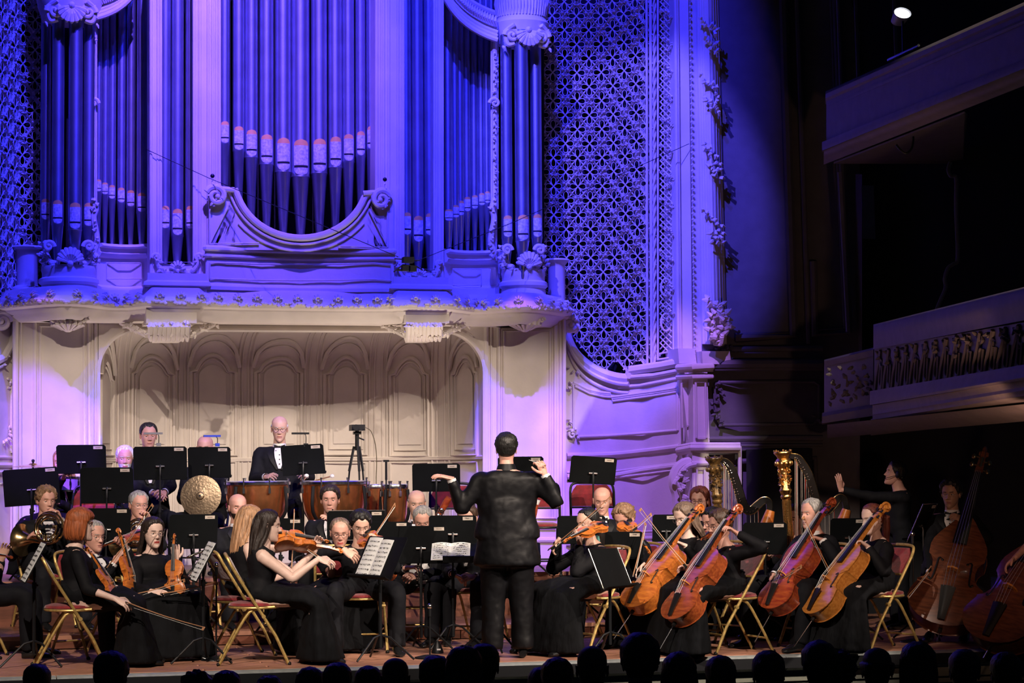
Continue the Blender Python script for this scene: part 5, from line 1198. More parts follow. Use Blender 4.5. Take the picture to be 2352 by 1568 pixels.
def fiddle(kind, vm, label, bot, top, nrm, cat=None, group=None, name=None, at='bot', natural=True):
    """bot, top: picture points (px, py, depth) of the tail and the scroll; nrm: direction the top plate faces"""
    key = (kind, vm.name); a, c = W(*bot), W(*top)
    if key not in FID: FID[key] = [None, *make_fiddle(kind, vm)]
    pr_, L_ = FID[key][1], FID[key][2]; y = (c - a).normalized(); z = V(nrm); z = (z - y * z.dot(y)).normalized(); x = y.cross(z); s_ = (c - a).length / L_
    m = frame(a, x, y, z) @ Matrix.Scale(s_, 4)
    o = thing(name or {'bass': 'double_bass'}.get(kind, kind), label, cat or {'bass': 'double bass'}.get(kind, kind), group=group, mtx=m)
    if FID[key][0] is None: FID[key][0] = [(nm, b.build(nm, o)) for nm, b in pr_]
    else:
        for nm, src in FID[key][0]: child(o, nm, src.data)
    o['fit'] = round(s_, 2); del o['fit']
    if abs(s_ - 1) > .25: print('SCALE', kind, label[:30], round(s_, 2))
    return o
def bow(label, a, c, group=None, up=None, nm='bow'):
    """a: frog end, c: tip, picture points"""
    p, q = W(*a), W(*c); L_ = (q - p).length; y = (q - p).normalized(); z = V(up) if up is not None else z0; z = (z - y * z.dot(y)).normalized(); x = y.cross(z)
    o = thing(nm, label, 'bow', group=group, mtx=frame(p, x, y, z))
    b = MB(); b.tube([V((0, L_ * t, .012 - .012 * sin(pi * t))) for t in (0, .25, .5, .75, .97, 1.0)], [.0045, .0045, .004, .0036, .003, .004], 7, STICK); b.build('stick', o)
    b = MB(); b.box((0, L_ * .5, -.012), (.007, L_ * .93, .0015), HORSEH); b.build('bow_hair', o)
    b = MB(); b.hexa([V((-.005, .02, -.014)), V((-.005, .065, -.014)), V((-.005, .06, .006)), V((-.005, .015, .006))], [V((.005, .02, -.014)), V((.005, .065, -.014)), V((.005, .06, .006)), V((.005, .015, .006))], EBONY); b.tube([V((0, -.012, .010)), V((0, .012, .010))], .005, 7, SILVER); b.build('frog', o)
    b = MB(); b.hexa([V((-.003, L_ - .02, .006)), V((-.003, L_, .010)), V((-.003, L_ - .006, -.014)), V((-.003, L_ - .022, -.014))], [V((.003, L_ - .02, .006)), V((.003, L_, .010)), V((.003, L_ - .006, -.014)), V((.003, L_ - .022, -.014))], STICK); b.build('bow_head', o)
    return o

# folding chair: local front = +y
CH = {}
def chair(loc, f, label, group=None, kind='gold', tall=0.84):
    fm, nm = (GOLDT, 'folding_chair') if kind == 'gold' else (BLACKM if kind == 'black' else mat('brown chair tube', (.16, .05, .035), .35, .4), 'folding_chair')
    y = V((f.x, f.y, 0)).normalized(); x = y.cross(z0); o = thing(nm, label, 'chair', group=group, mtx=frame(loc, x, y, z0))
    if kind not in CH:
        L_ = []; w_ = .205; add = lambda n_, b: L_.append((n_, b.build(n_, o)))
        for s_ in (-1, 1):
            b = MB(); b.tube([V((s_ * w_, .27, .0)), V((s_ * w_, .17, .22)), V((s_ * w_, -.02, .52)), V((s_ * w_, -.17, .76))], .0125, 8, fm); b.ball((s_ * w_, .27, .012), .017, EBONY, 8, 6); b.tube([V((s_ * w_ * 1.07, .075, .375)), V((s_ * w_ * .9, .075, .375))], .016, 8, fm); add('leg', b)
            b = MB(); b.tube(spl([(s_ * w_ * .88, .16, .445), (s_ * w_ * .88, .02, .43), (s_ * w_ * .88, -.07, .36), (s_ * w_ * .88, -.27, 0)], 3), .0115, 8, fm); b.ball((s_ * w_ * .88, -.27, .012), .016, EBONY, 8, 6); add('leg', b)
        b = MB(); b.tube(spl([(-w_, -.17, .76), (-w_ * .94, -.20, .82), (-w_ * .7, -.215, .845), (0, -.22, .852), (w_ * .7, -.215, .845), (w_ * .94, -.20, .82), (w_, -.17, .76)], 3), .0125, 8, fm); b.tube([V((-w_, -.085, .615)), V((w_, -.085, .615))], .009, 8, fm); add('back_frame', b)
        b = MB(); n_ = 10; rings = []
        for i in range(6):
            t = i / 5; z = .625 + .20 * t; yc = lerp(-.095, -.20, t); hw = w_ - .012 - (.05 * max(0, t - .7) / .3) ** 1
            rings.append([V((hw * q, yc - .016 * (1 - abs(q) ** 3) - .004, z)) for q in (-1, -.8, 0, .8, 1)] + [V((hw * q, yc + .016 * (1 - abs(q) ** 3) + .004, z)) for q in (1, .8, 0, -.8, -1)])
        b.loft(rings, REDV); add('backrest', b)
        b = MB(); b.loft([[V((x_, y_, z)) for x_, y_ in [(cos(a) * .20 * s_ * (1 if abs(cos(a)) < .7 else .93), .02 + sin(a) * .20 * s_) for a in [2 * pi * j / 24 for j in range(24)]]] for s_, z in ((.5, .440), (1.0, .442), (1.06, .455), (1.02, .472), (.8, .484), (.1, .488))], REDV); add('seat', b)
        b = MB(); b.tube([V((cos(a) * .205, .02 + sin(a) * .205, .440)) for a in [2 * pi * j / 24 for j in range(24)]], .0095, 8, fm, loop=True); add('seat_rim', b)
        for yy, zz, ww in ((-.20, .12, .88), (.20, .155, 1.0)): b = MB(); b.tube([V((-w_ * ww, yy, zz)), V((w_ * ww, yy, zz))], .008, 8, fm); add('stretcher', b)
        CH[kind] = L_
    else:
        for nm2, src in CH[kind]: child(o, nm2, src.data)
    return o
def chair_for(p, label, **k): return chair(V((p['Pv'].x, p['Pv'].y, p['floor'])) - p['f'] * .03, p['f'], label, **k)

# music stand: desk placed by its picture corners' centre; local z = out of the back of the desk
def stand(label, px, py, d, face, tilt=20, w_=.50, h=.34, floor=0.0, sheets=None, label_card=True, group=None, roll=0, notch=0, thin=False, feet=True, cat='music stand'):
    """face: direction the DESK's reading side looks (0 = towards the hall); tilt back degrees"""
    c = W(px, py, d); fa = R(face); n = (-f0 * cos(fa) - r0 * sin(fa)); n.z = 0; n.normalize(); sx = z0.cross(n).normalized()
    tl = R(tilt); nn = n * cos(tl) + z0 * sin(tl); up = z0 * cos(tl) - n * sin(tl)
    if roll: rr = R(roll); sx, up = sx * cos(rr) + up * sin(rr), up * cos(rr) - sx * sin(rr)
    base = c - nn * .045 - up * .04; root = thing('music_stand', label, cat, (base.x, base.y, floor), group=group)
    q = lambda x, y, z: c + sx * x + up * y + nn * z
    b = MB()
    if thin:
        b.tube([q(-w_ / 2, -h / 2, 0), q(-w_ / 2, h / 2, 0), q(w_ / 2, h / 2, 0), q(w_ / 2, -h / 2, 0)], .005, 6, SILVER, loop=True)
    r_ = .018; oc = [(-w_ / 2, -h / 2), (w_ / 2, -h / 2), (w_ / 2, h / 2 - r_), (w_ / 2 - r_, h / 2), (-w_ / 2 + r_, h / 2), (-w_ / 2, h / 2 - r_)]
    b.prism([q(x, y, 0) for x, y in oc], V((0, 0, 0)), nn * -.004, DESKM); b.build('desk', root, world=True, smooth=False)
    b = MB(); b.hexa([q(-w_ / 2, -h / 2, 0), q(w_ / 2, -h / 2, 0), q(w_ / 2, -h / 2, .05), q(-w_ / 2, -h / 2, .05)], [q(-w_ / 2, -h / 2 - .004, 0), q(w_ / 2, -h / 2 - .004, 0), q(w_ / 2, -h / 2 - .004, .05), q(-w_ / 2, -h / 2 - .004, .05)], DESKM)
    b.hexa([q(-w_ / 2, -h / 2, .05), q(w_ / 2, -h / 2, .05), q(w_ / 2, -h / 2 + .012, .05), q(-w_ / 2, -h / 2 + .012, .05)], [q(-w_ / 2, -h / 2, .053), q(w_ / 2, -h / 2, .053), q(w_ / 2, -h / 2 + .012, .053), q(-w_ / 2, -h / 2 + .012, .053)], DESKM); b.build('ledge', root, world=True, smooth=False)
    top = q(0, -.05, -.03)
    b = MB(); b.tube([q(0, -.02, -.004), top, V((top.x, top.y, top.z - .06))], .012, 8, BLACKM); b.tube([q(-.04, -.03, -.012), q(.04, -.03, -.012)], .010, 8, CHROME); b.build('tilt_head', root, world=True)
    b = MB(); b.tube([V((top.x, top.y, top.z - .02)), V((top.x, top.y, floor + .12))], .0085, 8, BLACKM); b.tube([V((top.x, top.y, floor + .62)), V((top.x, top.y, floor + .10))], .013, 8, BLACKM); b.tube([V((top.x, top.y, floor + .60)), V((top.x, top.y, floor + .65))], .018, 10, BLACKM); b.ball((top.x + .022, top.y, floor + .625), .010, BLACKM, 8, 6); b.build('pole', root, world=True)
    if feet:
        for i in range(3):
            a = atan2(n.y, n.x) + 2 * pi * i / 3 + .3; b = MB(); e = V((cos(a), sin(a), 0))
            b.tube([V((top.x, top.y, floor + .20)), V((top.x, top.y, floor + .18)) + e * .08, V((top.x, top.y, floor + .012)) + e * .27], .009, 7, BLACKM); b.build('leg', root, world=True)
    if label_card:
        b = MB(); x0 = -w_ / 2 + .03
        b.hexa([q(x0, h / 2 - .040, -.006), q(x0 + .085, h / 2 - .040, -.006), q(x0 + .085, h / 2 - .012, -.006), q(x0, h / 2 - .012, -.006)], [q(x0, h / 2 - .040, -.008), q(x0 + .085, h / 2 - .040, -.008), q(x0 + .085, h / 2 - .012, -.008), q(x0, h / 2 - .012, -.008)], LABELP)
        if isinstance(label_card, str): pass
        lo = b.build('label_plate', root, world=True, smooth=False)
        if not isinstance(label_card, str):
            pb = MB(); pb.hexa([q(x0 + .02, h / 2 - .028, -.0085), q(x0 + .065, h / 2 - .028, -.0085), q(x0 + .065, h / 2 - .022, -.0085), q(x0 + .02, h / 2 - .022, -.0085)], [q(x0 + .02, h / 2 - .028, -.009), q(x0 + .065, h / 2 - .028, -.009), q(x0 + .065, h / 2 - .022, -.009), q(x0 + .02, h / 2 - .022, -.009)], mat('faded print', (.22, .17, .14), .8, var=0, bump=0)); pb.build('printed_line', lo, world=True, smooth=False)
        else: text(label_card, q(x0 + .0425, h / 2 - .027, -.0095), -sx, up, -nn, .017, EBONY, lo)
    if sheets:
        for i, (x0, x1, y0, y1) in enumerate(sheets):
            m = MB(); N_ = 6; F_ = []; Bk = []
            for j in range(N_ + 1):
                x = lerp(x0, x1, j / N_); cv = .010 * sin(pi * j / N_) + .006; F_.append((q(x, y0, cv), q(x, y1, cv))); Bk.append((q(x, y0, .003), q(x, y1, .003)))
            rings = [[f_[0], f_[1], g_[1], g_[0]] for f_, g_ in zip(F_, Bk)]; m.loft(rings, PAPER)
            so = m.build('sheet_music', None, world=False); tag(so, ('left' if i else 'right') + ' page of ' + {78: 'sheet music on the stand at the left edge', 466: 'sheet music on the stand beside the gold chairs', 872: 'sheet music before the dark-haired violinist', 1130: 'the open score on the flat stand of the conductor'}[px], 'sheet music', 'sheet music on the stands')
            st = MB()
            for r__ in range(8):
                yy = lerp(y1 - .03, y0 + .03, r__ / 7)
                for l_ in range(3):
                    y3 = yy - l_ * .0045
                    st.loft([[q(lerp(x0 + .015, x1 - .015, j / N_), y3, .0075 + .010 * sin(pi * lerp(.06, .94, j / N_))), q(lerp(x0 + .015, x1 - .015, j / N_), y3 - .0012, .0075 + .010 * sin(pi * lerp(.06, .94, j / N_)))] for j in range(N_ + 1)], STAFF, cap=False, closed=False)
                rg = random.Random(r__ + i * 10 + int(px))
                for e in range(9): xx = rg.uniform(x0 + .02, x1 - .02); st.ball(q(xx, yy - rg.uniform(0, .012), .0085 + .010 * sin(pi * (xx - x0) / (x1 - x0))), .0032, EBONY, 5, 4)
            st.build('printed_staves', so, kind='stuff', smooth=False)
    return root
def text(s_, c, x, y, z, size, m, parent):
    cu_ = bpy.data.curves.new('lettering', 'FONT'); cu_.body = s_; cu_.size = size; cu_.extrude = .0004; cu_.align_x = 'CENTER'
    t_ = bpy.data.objects.new('lettering', cu_); me = bpy.data.meshes.new_from_object(t_); bpy.data.objects.remove(t_); me.materials.clear(); me.materials.append(m)
    o = bpy.data.objects.new('lettering', me); COL.objects.link(o); o['kind'] = 'stuff'; o.parent = parent; o.matrix_basis = wm(parent).inverted() @ frame(c, x, y, z); return o
def standlight(label, px, py, d, m=BLACKM, w_=.17, drop=25):
    c = W(px, py, d); o = thing('stand_light', label, 'stand light', c); b = MB(); b.box(c, (w_, .04, .018), m); b.build('lamp_bar', o, world=True)
    b = MB(); b.tube(spl([tuple(c + r0 * .02), tuple(c + r0 * .05 - z0 * .02), tuple(c + r0 * .05 - z0 * drop / 241)], 4), .004, 6, BLACKM); b.build('gooseneck', o, world=True)
    b = MB(); b.box(c + r0 * .05 - z0 * drop / 241, (.04, .03, .03), m); b.build('clip', o, world=True); return o

def timpano(label, px, py_rim, d, rpx, floor=0.52, face=0):
    c = W(px, py_rim, d); r_ = rpx / FPX * d; h = c.z - floor; root = thing('timpani_drum', label, 'timpani', (c.x, c.y, floor), group='copper kettle drums behind the wind players')
    q = lambda r__, z: (r__, c.z + z)
    b = MB(); kd = min(.50, h * .62)
    b.lathe([q(r_ * .97, -.03), q(r_ * .96, -kd * .3), q(r_ * .90, -kd * .55), q(r_ * .74, -kd * .80), q(r_ * .45, -kd * .96), q(r_ * .15, -kd), q(.001, -kd)], (c.x, c.y, 0), 40, COPPER); b.build('kettle', root, world=True)
    b = MB(); b.lathe([q(r_ * 1.0, -.005), q(r_ * 1.03, -.012), q(r_ * 1.03, -.035), q(r_ * .99, -.042), q(r_ * .96, -.035), q(r_ * .97, -.005)], (c.x, c.y, 0), 40, CHROME); b.build('hoop', root, world=True)
    b = MB(); b.lathe([q(.001, 0), q(r_ * .9, -.001), q(r_ * 1.0, -.006), q(r_ * .99, -.02)], (c.x, c.y, 0), 40, DRUMSKIN); b.build('drum_head', root, world=True)
    for i in range(8):
        a = 2 * pi * (i + .3) / 8; e = V((cos(a), sin(a), 0)); b = MB(); p = V((c.x, c.y, c.z)) + e * r_ * 1.03
        b.tube([p + z0 * .02, p - z0 * .11], .007, 7, CHROME); b.box(p - z0 * .09, (.022, .022, .05), CHROME); b.box(p + z0 * .022, (.016, .016, .01), CHROME); b.build('tension_rod', root, world=True)
    for i in range(4):
        a = 2 * pi * (i + .5) / 4; e = V((cos(a), sin(a), 0)); b = MB(); p = V((c.x, c.y, c.z)) + e * r_ * 1.0
        b.tube(spl([tuple(p - z0 * .05 + e * .02), tuple(p - z0 * kd * .55 + e * .03), tuple(p - z0 * kd * .9 - e * r_ * .35), tuple(V((c.x, c.y, floor + .12)) + e * r_ * .5), tuple(V((c.x, c.y, floor + .03)) + e * r_ * .95)], 4), .016, 8, BLACKM); b.ball(V((c.x, c.y, floor + .03)) + e * r_ * .95, .03, BLACKM, 8, 6); b.build('strut', root, world=True)
    return root

def horn(label, px, py, d, mouth, bell, s_=1.0):
    """px, py: centre of the coil; mouth and bell: picture points"""
    c = W(px, py, d); o = thing('french_horn', label, 'horn', c); n = (-f0 * .85 - r0 * .3 + z0 * .1).normalized(); x, y, n = basis(n, z0)
    R_ = .14 * s_
    ring = lambda rr, off, a0=0, a1=2 * pi, n_=28, ex=1.0: [c + (x * cos(a0 + (a1 - a0) * i / n_) * rr * ex + y * sin(a0 + (a1 - a0) * i / n_) * rr) + n * off for i in range(n_ + 1)]
    for i, (rr, off, m) in enumerate(((R_, 0, BRASS), (R_ * .86, .022, BRASS), (R_ * .74, -.018, SILVER), (R_ * .60, .012, BRASS), (R_ * .95, -.03, BRASS))):
        b = MB(); b.tube(ring(rr, off, .3 * i, .3 * i + 1.8 * pi), .0085 * s_, 8, m); b.build('tubing', o, world=True)
    for i in range(4):
        b = MB(); p = c + x * (-.05 + .035 * i) * s_ + y * .01 * s_ + n * .02; b.tube([p - n * .03, p + n * .04], .017 * s_, 12, SILVER); b.build('rotary_valve', o, world=True)
        b = MB(); q = c + x * (-.07 + .04 * i) * s_ - y * .06 * s_ + n * .015; b.tube(spl([tuple(q), tuple(q - y * .045), tuple(q - y * .055 + x * .012), tuple(q - y * .045 + x * .024), tuple(q + x * .024)], 3), .006 * s_, 7, BRASS if i % 2 else SILVER); b.build('valve_slide', o, world=True)
    b = MB(); M_ = W(*mouth); b.tube(spl([tuple(c + x * R_ * .8 + y * R_ * .5), tuple(c.lerp(M_, .5) + x * .02), tuple(M_)], 5), [.007] * 5 + [.005] * 6, 8, SILVER); b.tube([M_, M_ + (M_ - c).normalized() * .02], [.006, .011], 10, SILVER); b.build('leadpipe', o, world=True)
    b = MB(); Bp = W(*bell); dr = (Bp - c).normalized(); st = c - y * R_ * .5 + dr * .02
    P = spl([tuple(c + x * R_ * .6 - y * R_ * .75), tuple(c - y * R_ * 1.0), tuple(st.lerp(Bp, .55) - z0 * 0.01), tuple(Bp)], 6); L_ = len(P)
    b.tube(P, [.011 * s_ + .135 * s_ * (i / (L_ - 1)) ** 4.5 for i in range(L_)], 28, BRASS, cap=False); b.build('bell', o, world=True)
    return o
def woodwind(nm, label, cat, a, c, r_=.014, m=EBONY, km=SILVER, bell=1.6, keys=10, reed=True, ligature=False):
    p, q = W(*a), W(*c); L_ = (q - p).length; o = thing(nm, label, cat, p); d = (q - p).normalized()
    b = MB(); b.tube([p, p.lerp(q, .12), p.lerp(q, .85), p.lerp(q, .94), q], [r_ * .55, r_ * .9, r_, r_ * 1.15, r_ * bell], 12, m); b.build('tube', o, world=True)
    for t in (.2, .5, .82): b = MB(); b.tube([p.lerp(q, t) - d * .006, p.lerp(q, t) + d * .006], r_ * 1.12, 12, km); b.build('ring', o, world=True)
    n = (-f0 - d * (-f0).dot(d)).normalized()
    b = MB()
    for i in range(keys):
        t = lerp(.22, .85, i / max(1, keys - 1)); c_ = p.lerp(q, t) + n * r_ * 1.15; b.ball(c_, r_ * .62, km, 8, 6, (1, .6, 1)); 
    sd = n.cross(d)
    for s_ in (-1, 1): b.tube([p.lerp(q, .2) + n * r_ * .9 + sd * s_ * r_ * .7, p.lerp(q, .86) + n * r_ * .9 + sd * s_ * r_ * .7], r_ * .18, 6, km)
    b.build('keywork', o, world=True, kind='stuff')
    return o
def harp(label, col_top, col_bot, d, shoulder, body_bot, m_col, m_body, m_neck, gold_edge, edge):
    """col_top/bot: picture points of the column; shoulder: top of the soundbox"""
    T_, B_ = W(*col_top, d), W(*col_bot, d); o = thing('concert_harp', label, 'harp', V((B_.x, B_.y, 0))); ax = (T_ - B_).normalized(); L_ = (T_ - B_).length; gm = m_col
    b = MB(); pr_ = [(.062, .20), (.045, .24), (.036, .30), (.036, L_ - .42), (.046, L_ - .41), (.050, L_ - .395), (.042, L_ - .38), (.050, L_ - .36), (.056, L_ - .34), (.044, L_ - .32), (.044, L_ - .16), (.052, L_ - .15), (.064, L_ - .12), (.072, L_ - .09), (.064, L_ - .07), (.05, L_ - .06), (.06, L_ - .04), (.078, L_ - .02), (.082, L_ - .01), (.078, L_)]
    b.lathe(pr_, B_, 24, gm, axis=ax); b.build('column', o, world=True)
    x, y, _ = basis(ax)
    b = MB()
    for i in range(12): a = 2 * pi * i / 12; e = x * cos(a) + y * sin(a); b.tube([B_ + ax * .3 + e * .035, B_ + ax * (L_ - .43) + e * .035], .006, 5, gm)
    b.build('fluting', o, world=True, kind='stuff')
    b = MB(); rg = random.Random(3)
    for i in range(70): a = rg.uniform(0, 2 * pi); zz = L_ - .31 + rg.uniform(0, .15); e = x * cos(a) + y * sin(a); p = B_ + ax * zz + e * .046; t_ = (x * -sin(a) + y * cos(a)) * rg.uniform(-.02, .02) + ax * rg.uniform(.005, .03); b.tube([p, p + t_ * .5 + e * .01, p + t_], [.004, .008, .002], 5, gm)
    for i in range(10): a = 2 * pi * i / 10; e = x * cos(a) + y * sin(a); b.ball(B_ + ax * (L_ - .105) + e * .068, .016, gm, 8, 6, (1, 1, 1.5))
    b.build('capital_carving', o, world=True, kind='stuff')
    for i in range(14):
        a = 2 * pi * i / 14; e = x * cos(a) + y * sin(a); b = MB(); b.ball(B_ + ax * (L_ + .006) + e * .076, .009, gm, 7, 5)
        if i % 2 == 0: b.build('crown_bead', o, world=True)
    Sh = W(*shoulder); Bb = W(*body_bot)
    E2 = spl(edge, 5); n_ = len(E2); wd = lambda i: interp([(0, 10), (.15, 17), (.45, 20), (.75, 16), (1, 12)], i / (n_ - 1))
    dd_ = [lerp(d, shoulder[2], i / (n_ - 1)) for i in range(n_)]
    P = [W(x, y, q_) for (x, y), q_ in zip(E2, dd_)]; Lo = []
    for i, (x, y) in enumerate(E2):
        tx, ty = E2[min(i + 1, n_ - 1)][0] - E2[max(i - 1, 0)][0], E2[min(i + 1, n_ - 1)][1] - E2[max(i - 1, 0)][1]; l_ = math.hypot(tx, ty); Lo.append(W(x - ty / l_ * wd(i), y + tx / l_ * wd(i), dd_[i]))
    b = MB(); b.loft([[p - f0 * .022, p + f0 * .022, q_ + f0 * .018, q_ - f0 * .018] for p, q_ in zip(P, Lo)], m_neck); b.build('neck', o, world=True)
    b = MB(); b.tube([p - f0 * .012 for p in P], .007, 6, gold_edge); b.tube([p - f0 * .022 for p in Lo[3:-8]], .004, 6, BRASS); b.build('neck_edging', o, world=True)
    b = MB(); d2 = (Bb - Sh).normalized(); rt = d2.cross(f0).normalized()
    ring = lambda c, hw, hd: [c + f0 * cos(a) * hw + rt * sin(a) * hd for a in [2 * pi * j / 16 for j in range(16)]]
    b.loft([ring(Sh + d2 * .0, .05, .04), ring(Sh.lerp(Bb, .1), .06, .055), ring(Sh.lerp(Bb, .5), .12, .10), ring(Sh.lerp(Bb, .9), .18, .15), ring(Bb, .19, .16)], m_body); b.build('soundbox', o, world=True)
    b = MB(); bc = (B_ + Bb) / 2; bc.z = .12
    b.loft([[V((bc.x, bc.y, z)) + r0 * cos(a) * hx * (abs(cos(a)) ** -.3 if abs(cos(a)) > .1 else 1) * .9 + f0 * sin(a) * hy for a in [2 * pi * j / 24 + .01 for j in range(24)]] for z, hx, hy in ((.0, .28, .2), (.03, .30, .21), (.06, .26, .18), (.15, .25, .17), (.19, .28, .20), (.22, .25, .17))], gm); b.build('pedestal', o, world=True)
    b = MB(); rg = random.Random(9)
    for i in range(60): a = rg.uniform(pi, 2 * pi); p = V((bc.x, bc.y, rg.uniform(.03, .19))) + r0 * cos(a) * .25 + f0 * sin(a) * .18; t_ = V((rg.uniform(-.05, .05), -.02, rg.uniform(-.04, .04))); b.tube([p, p + t_ * .5 - f0 * .02, p + t_], [.005, .012, .003], 5, gm)
    b.build('pedestal_carving', o, world=True, kind='stuff')
    n_s = 24
    SM = [mat('gut string', (.72, .66, .58), .4, var=0, bump=0), mat('red string', (.6, .05, .04), .4, var=0, bump=0), mat('black string', (.02, .02, .03), .4, var=0, bump=0)]
    xs2 = proj(Sh)[0]; ys2 = proj(Sh)[1]; xb2, yb2 = body_bot[0], body_bot[1]
    for i in range(n_s):
        j_ = int(lerp(3, n_ * .62, i / (n_s - 1))); top = Lo[j_] - f0 * .026; tp = proj(top); tt = min(1, max(0.03, (xs2 - tp[0]) / max(1, xs2 - xb2))); lx, ly = lerp(xs2, xb2, tt), lerp(ys2, yb2, tt)
        low_ = W(tp[0] + 2, ly, tp[2]); b = MB(); b.tube([top, low_], .0012, 4, SM[1] if i % 7 == 2 else SM[2] if i % 7 == 5 else SM[0], cap=False); b.ball(top, .0065, BRASS, 6, 5); b.ball(top + (P[j_] - Lo[j_]) * .35 - f0 * .004, .006, CHROME, 6, 5); b.build('string', o, world=True)
    for i in range(7):
        b = MB(); p = V((bc.x, bc.y, .09)) + r0 * (-.2 + .065 * i) + f0 * .18; b.tube([p, p + f0 * .08, p + f0 * .1 - z0 * .02], .009, 6, BRASS); b.build('pedal', o, world=True)
    return o

# ================================================================== the orchestra
RZ1, RZ2 = 0.12, 0.52
# ---- back row, high riser
p1 = person('white-haired bearded man in a dinner jacket, seated between the two leftmost large black desks', 287, 1054, 20.8, -12, RZ2, hc='white', beard=True, sk='pink', nod=3)
p2 = person('dark-haired man seated high in the niche, hands folded in his lap below a black desk', 341, 1001, 20.9, -18, RZ2, hc='black', sk='pink', hair='short', L=(377, 1131, .3), Rh=(352, 1133, .3), lift=.05)
p3 = person('bald man whose head just shows over a desk with a blue stand light', 471, 1030, 21.0, 4, RZ2, hair='bald', sk='pink')
p4 = person('bald man in dark-rimmed glasses and bow tie standing tall behind the copper timpani', 642, 985, 20.95, -6, RZ2, pose='stool', hair='fringe', hc='white', sk='fair', glasses='dark', L=(700, 1092, .35), Rh=(612, 1095, .35), nod=8, width=1.12)
p5 = person('fair long-haired percussionist almost hidden behind the leftmost upper desk beside a snare drum', 143, 1062, 20.75, 10, RZ2, female=True, hair='long', hc='blond', dress='dress', Rh=(146, 1096, .4))
for p, t in ((p1, 'white-haired man'), (p2, 'dark-haired man in the niche'), (p3, 'bald man behind the blue-lit desk'), (p5, 'fair-haired percussionist')):
    chair_for(p, 'dark chair with red pad under the ' + t, kind='black', group='chairs on the riser')
tb = MB(); c = AT(642, 20.95, RZ2); st = thing('stool', 'tall round black stool under the timpani player', 'stool', (p4['Pv'].x, p4['Pv'].y, RZ2))
tb.lathe([(.001, .70), (.17, .70), (.18, .67), (.17, .64), (.001, .64)], (p4['Pv'].x, p4['Pv'].y, RZ2), 20, BLACKM); tb.build('seat', st, world=True)
for i in range(3): a = 2 * pi * i / 3; tb = MB(); tb.tube([p4['Pv'] - z0 * .16, V((p4['Pv'].x + cos(a) * .2, p4['Pv'].y + sin(a) * .2, RZ2 + .01))], .012, 7, CHROME); tb.build('leg', st, world=True)
# ---- middle row, low riser
p6 = person('curly-haired man blowing a gleaming french horn at far left', 106, 1150, 19.4, -34, RZ1, hair='curly', hc='sandy', sk='pink', L=(138, 1192, .22), Rh=(62, 1238, .25), lc=.9, rc=.4)
p7 = person('grey-haired man in glasses playing a horn behind the long-haired violinist', 318, 1160, 19.5, -30, RZ1, hc='grey', sk='pink', glasses='thin', L=(345, 1196, .22), Rh=(286, 1252, .2), lc=.8)
p8 = person('bald bearded man seated left of the clarinettist, behind the blonde violinist', 546, 1166, 19.4, -22, RZ1, hair='bald', beard=True, hc='darkbrown', sk='pink')
p9 = person('dark-haired clarinettist in bow tie in front of the copper timpani', 758, 1148, 19.3, -2, RZ1, hair='full', hc='darkbrown', sk='pink', L=(766, 1208, .28), Rh=(768, 1238, .28), nod=4)
p10 = person('balding man in a dinner jacket seated just right of the timpani', 957, 1157, 19.6, -6, RZ1, hair='fringe', hc='grey', sk='fair', nod=10)
p12 = person('bald man with lowered eyes under the twin black desk right of the conductor', 1383, 1150, 19.8, 6, RZ1, hair='bald', sk='pink', nod=15)
p13 = person('brown-haired bespectacled harpist looking out beside the dark harp', 1607, 1150, 20.0, 22, 0.0, female=True, hair='chin', hc='auburn', sk='pink', glasses='dark', dress='dress', lift=.12)
p36 = person('shadowed harpist whose face shows behind the strings of the gold harp', 1826, 1192, 19.4, 40, 0.0, female=True, hair='chin', hc='brown', sk='fair', dress='dress')
for p, t in ((p6, 'curly-haired horn player'), (p7, 'grey-haired horn player'), (p8, 'bearded bald man'), (p9, 'clarinettist'), (p10, 'balding man right of the timpani'), (p12, 'bald man right of the conductor'), (p13, 'harpist in glasses'), (p36, 'shadowed harpist')):
    chair_for(p, 'gold folding chair under the ' + t, group='chairs of the wind players')
# ---- woodwinds and strings on the stage floor
p14 = person('grey-haired oboist in glasses bending his head behind a black desk', 971, 1196, 18.9, 0, 0.0, hc='grey', sk='pink', glasses='thin', lean=.16, nod=24, Rh=(932, 1304, .32), L=(957, 1322, .34), rd=CB(.8, .1, .3), knees=.13, bigshirt=True)
p11 = person('man in dark glasses with hands crossed on his knees, half hidden by the conductor', 1074, 1192, 18.7, 22, 0.0, hc='brown', sk='pink', glasses='dark', lean=.14, nod=10, Rh=(1040, 1318, .35), L=(1090, 1325, .3), rd=CB(.9, -.4, .2), knees=.12)
p16 = person('violinist with tied-back thinning hair and dark glasses beside the dark-haired one', 781, 1224, 18.3, -6, 0.0, hair='receding', hc='greybrown', sk='pink', female=True, glasses='dark', dress='short', lean=.12, nod=12, Rh=(762, 1276, .4), L=(862, 1290, .2), rp=CB(.3, -1, .4), rd=CB(-.8, .6, .1))
p17 = person('dark-haired violinist in thin glasses looking down at the open music', 828, 1207, 17.9, -12, 0.0, hair='full', hc='black', sk='fair', female=False, glasses='thin', dress='plain', lean=.10, nod=22, Rh=(792, 1264, .32), L=(878, 1252, .25), rp=CB(-1, -.1, .1), rd=CB(.85, -.5, .2), rn=CB(0, -.6, -.6), lp=CB(.8, -1, 0), knees=.16, width=.9)
p22 = person('blonde long-haired violinist in a black lace top, seen from behind', 575, 1196, 17.8, -112, 0.0, female=True, hair='long', hc='blond', sk='pale', dress='camisole', L=(700, 1246, .02), Rh=(652, 1322, .1), hair_len=.20, lean=.05, nod=8)
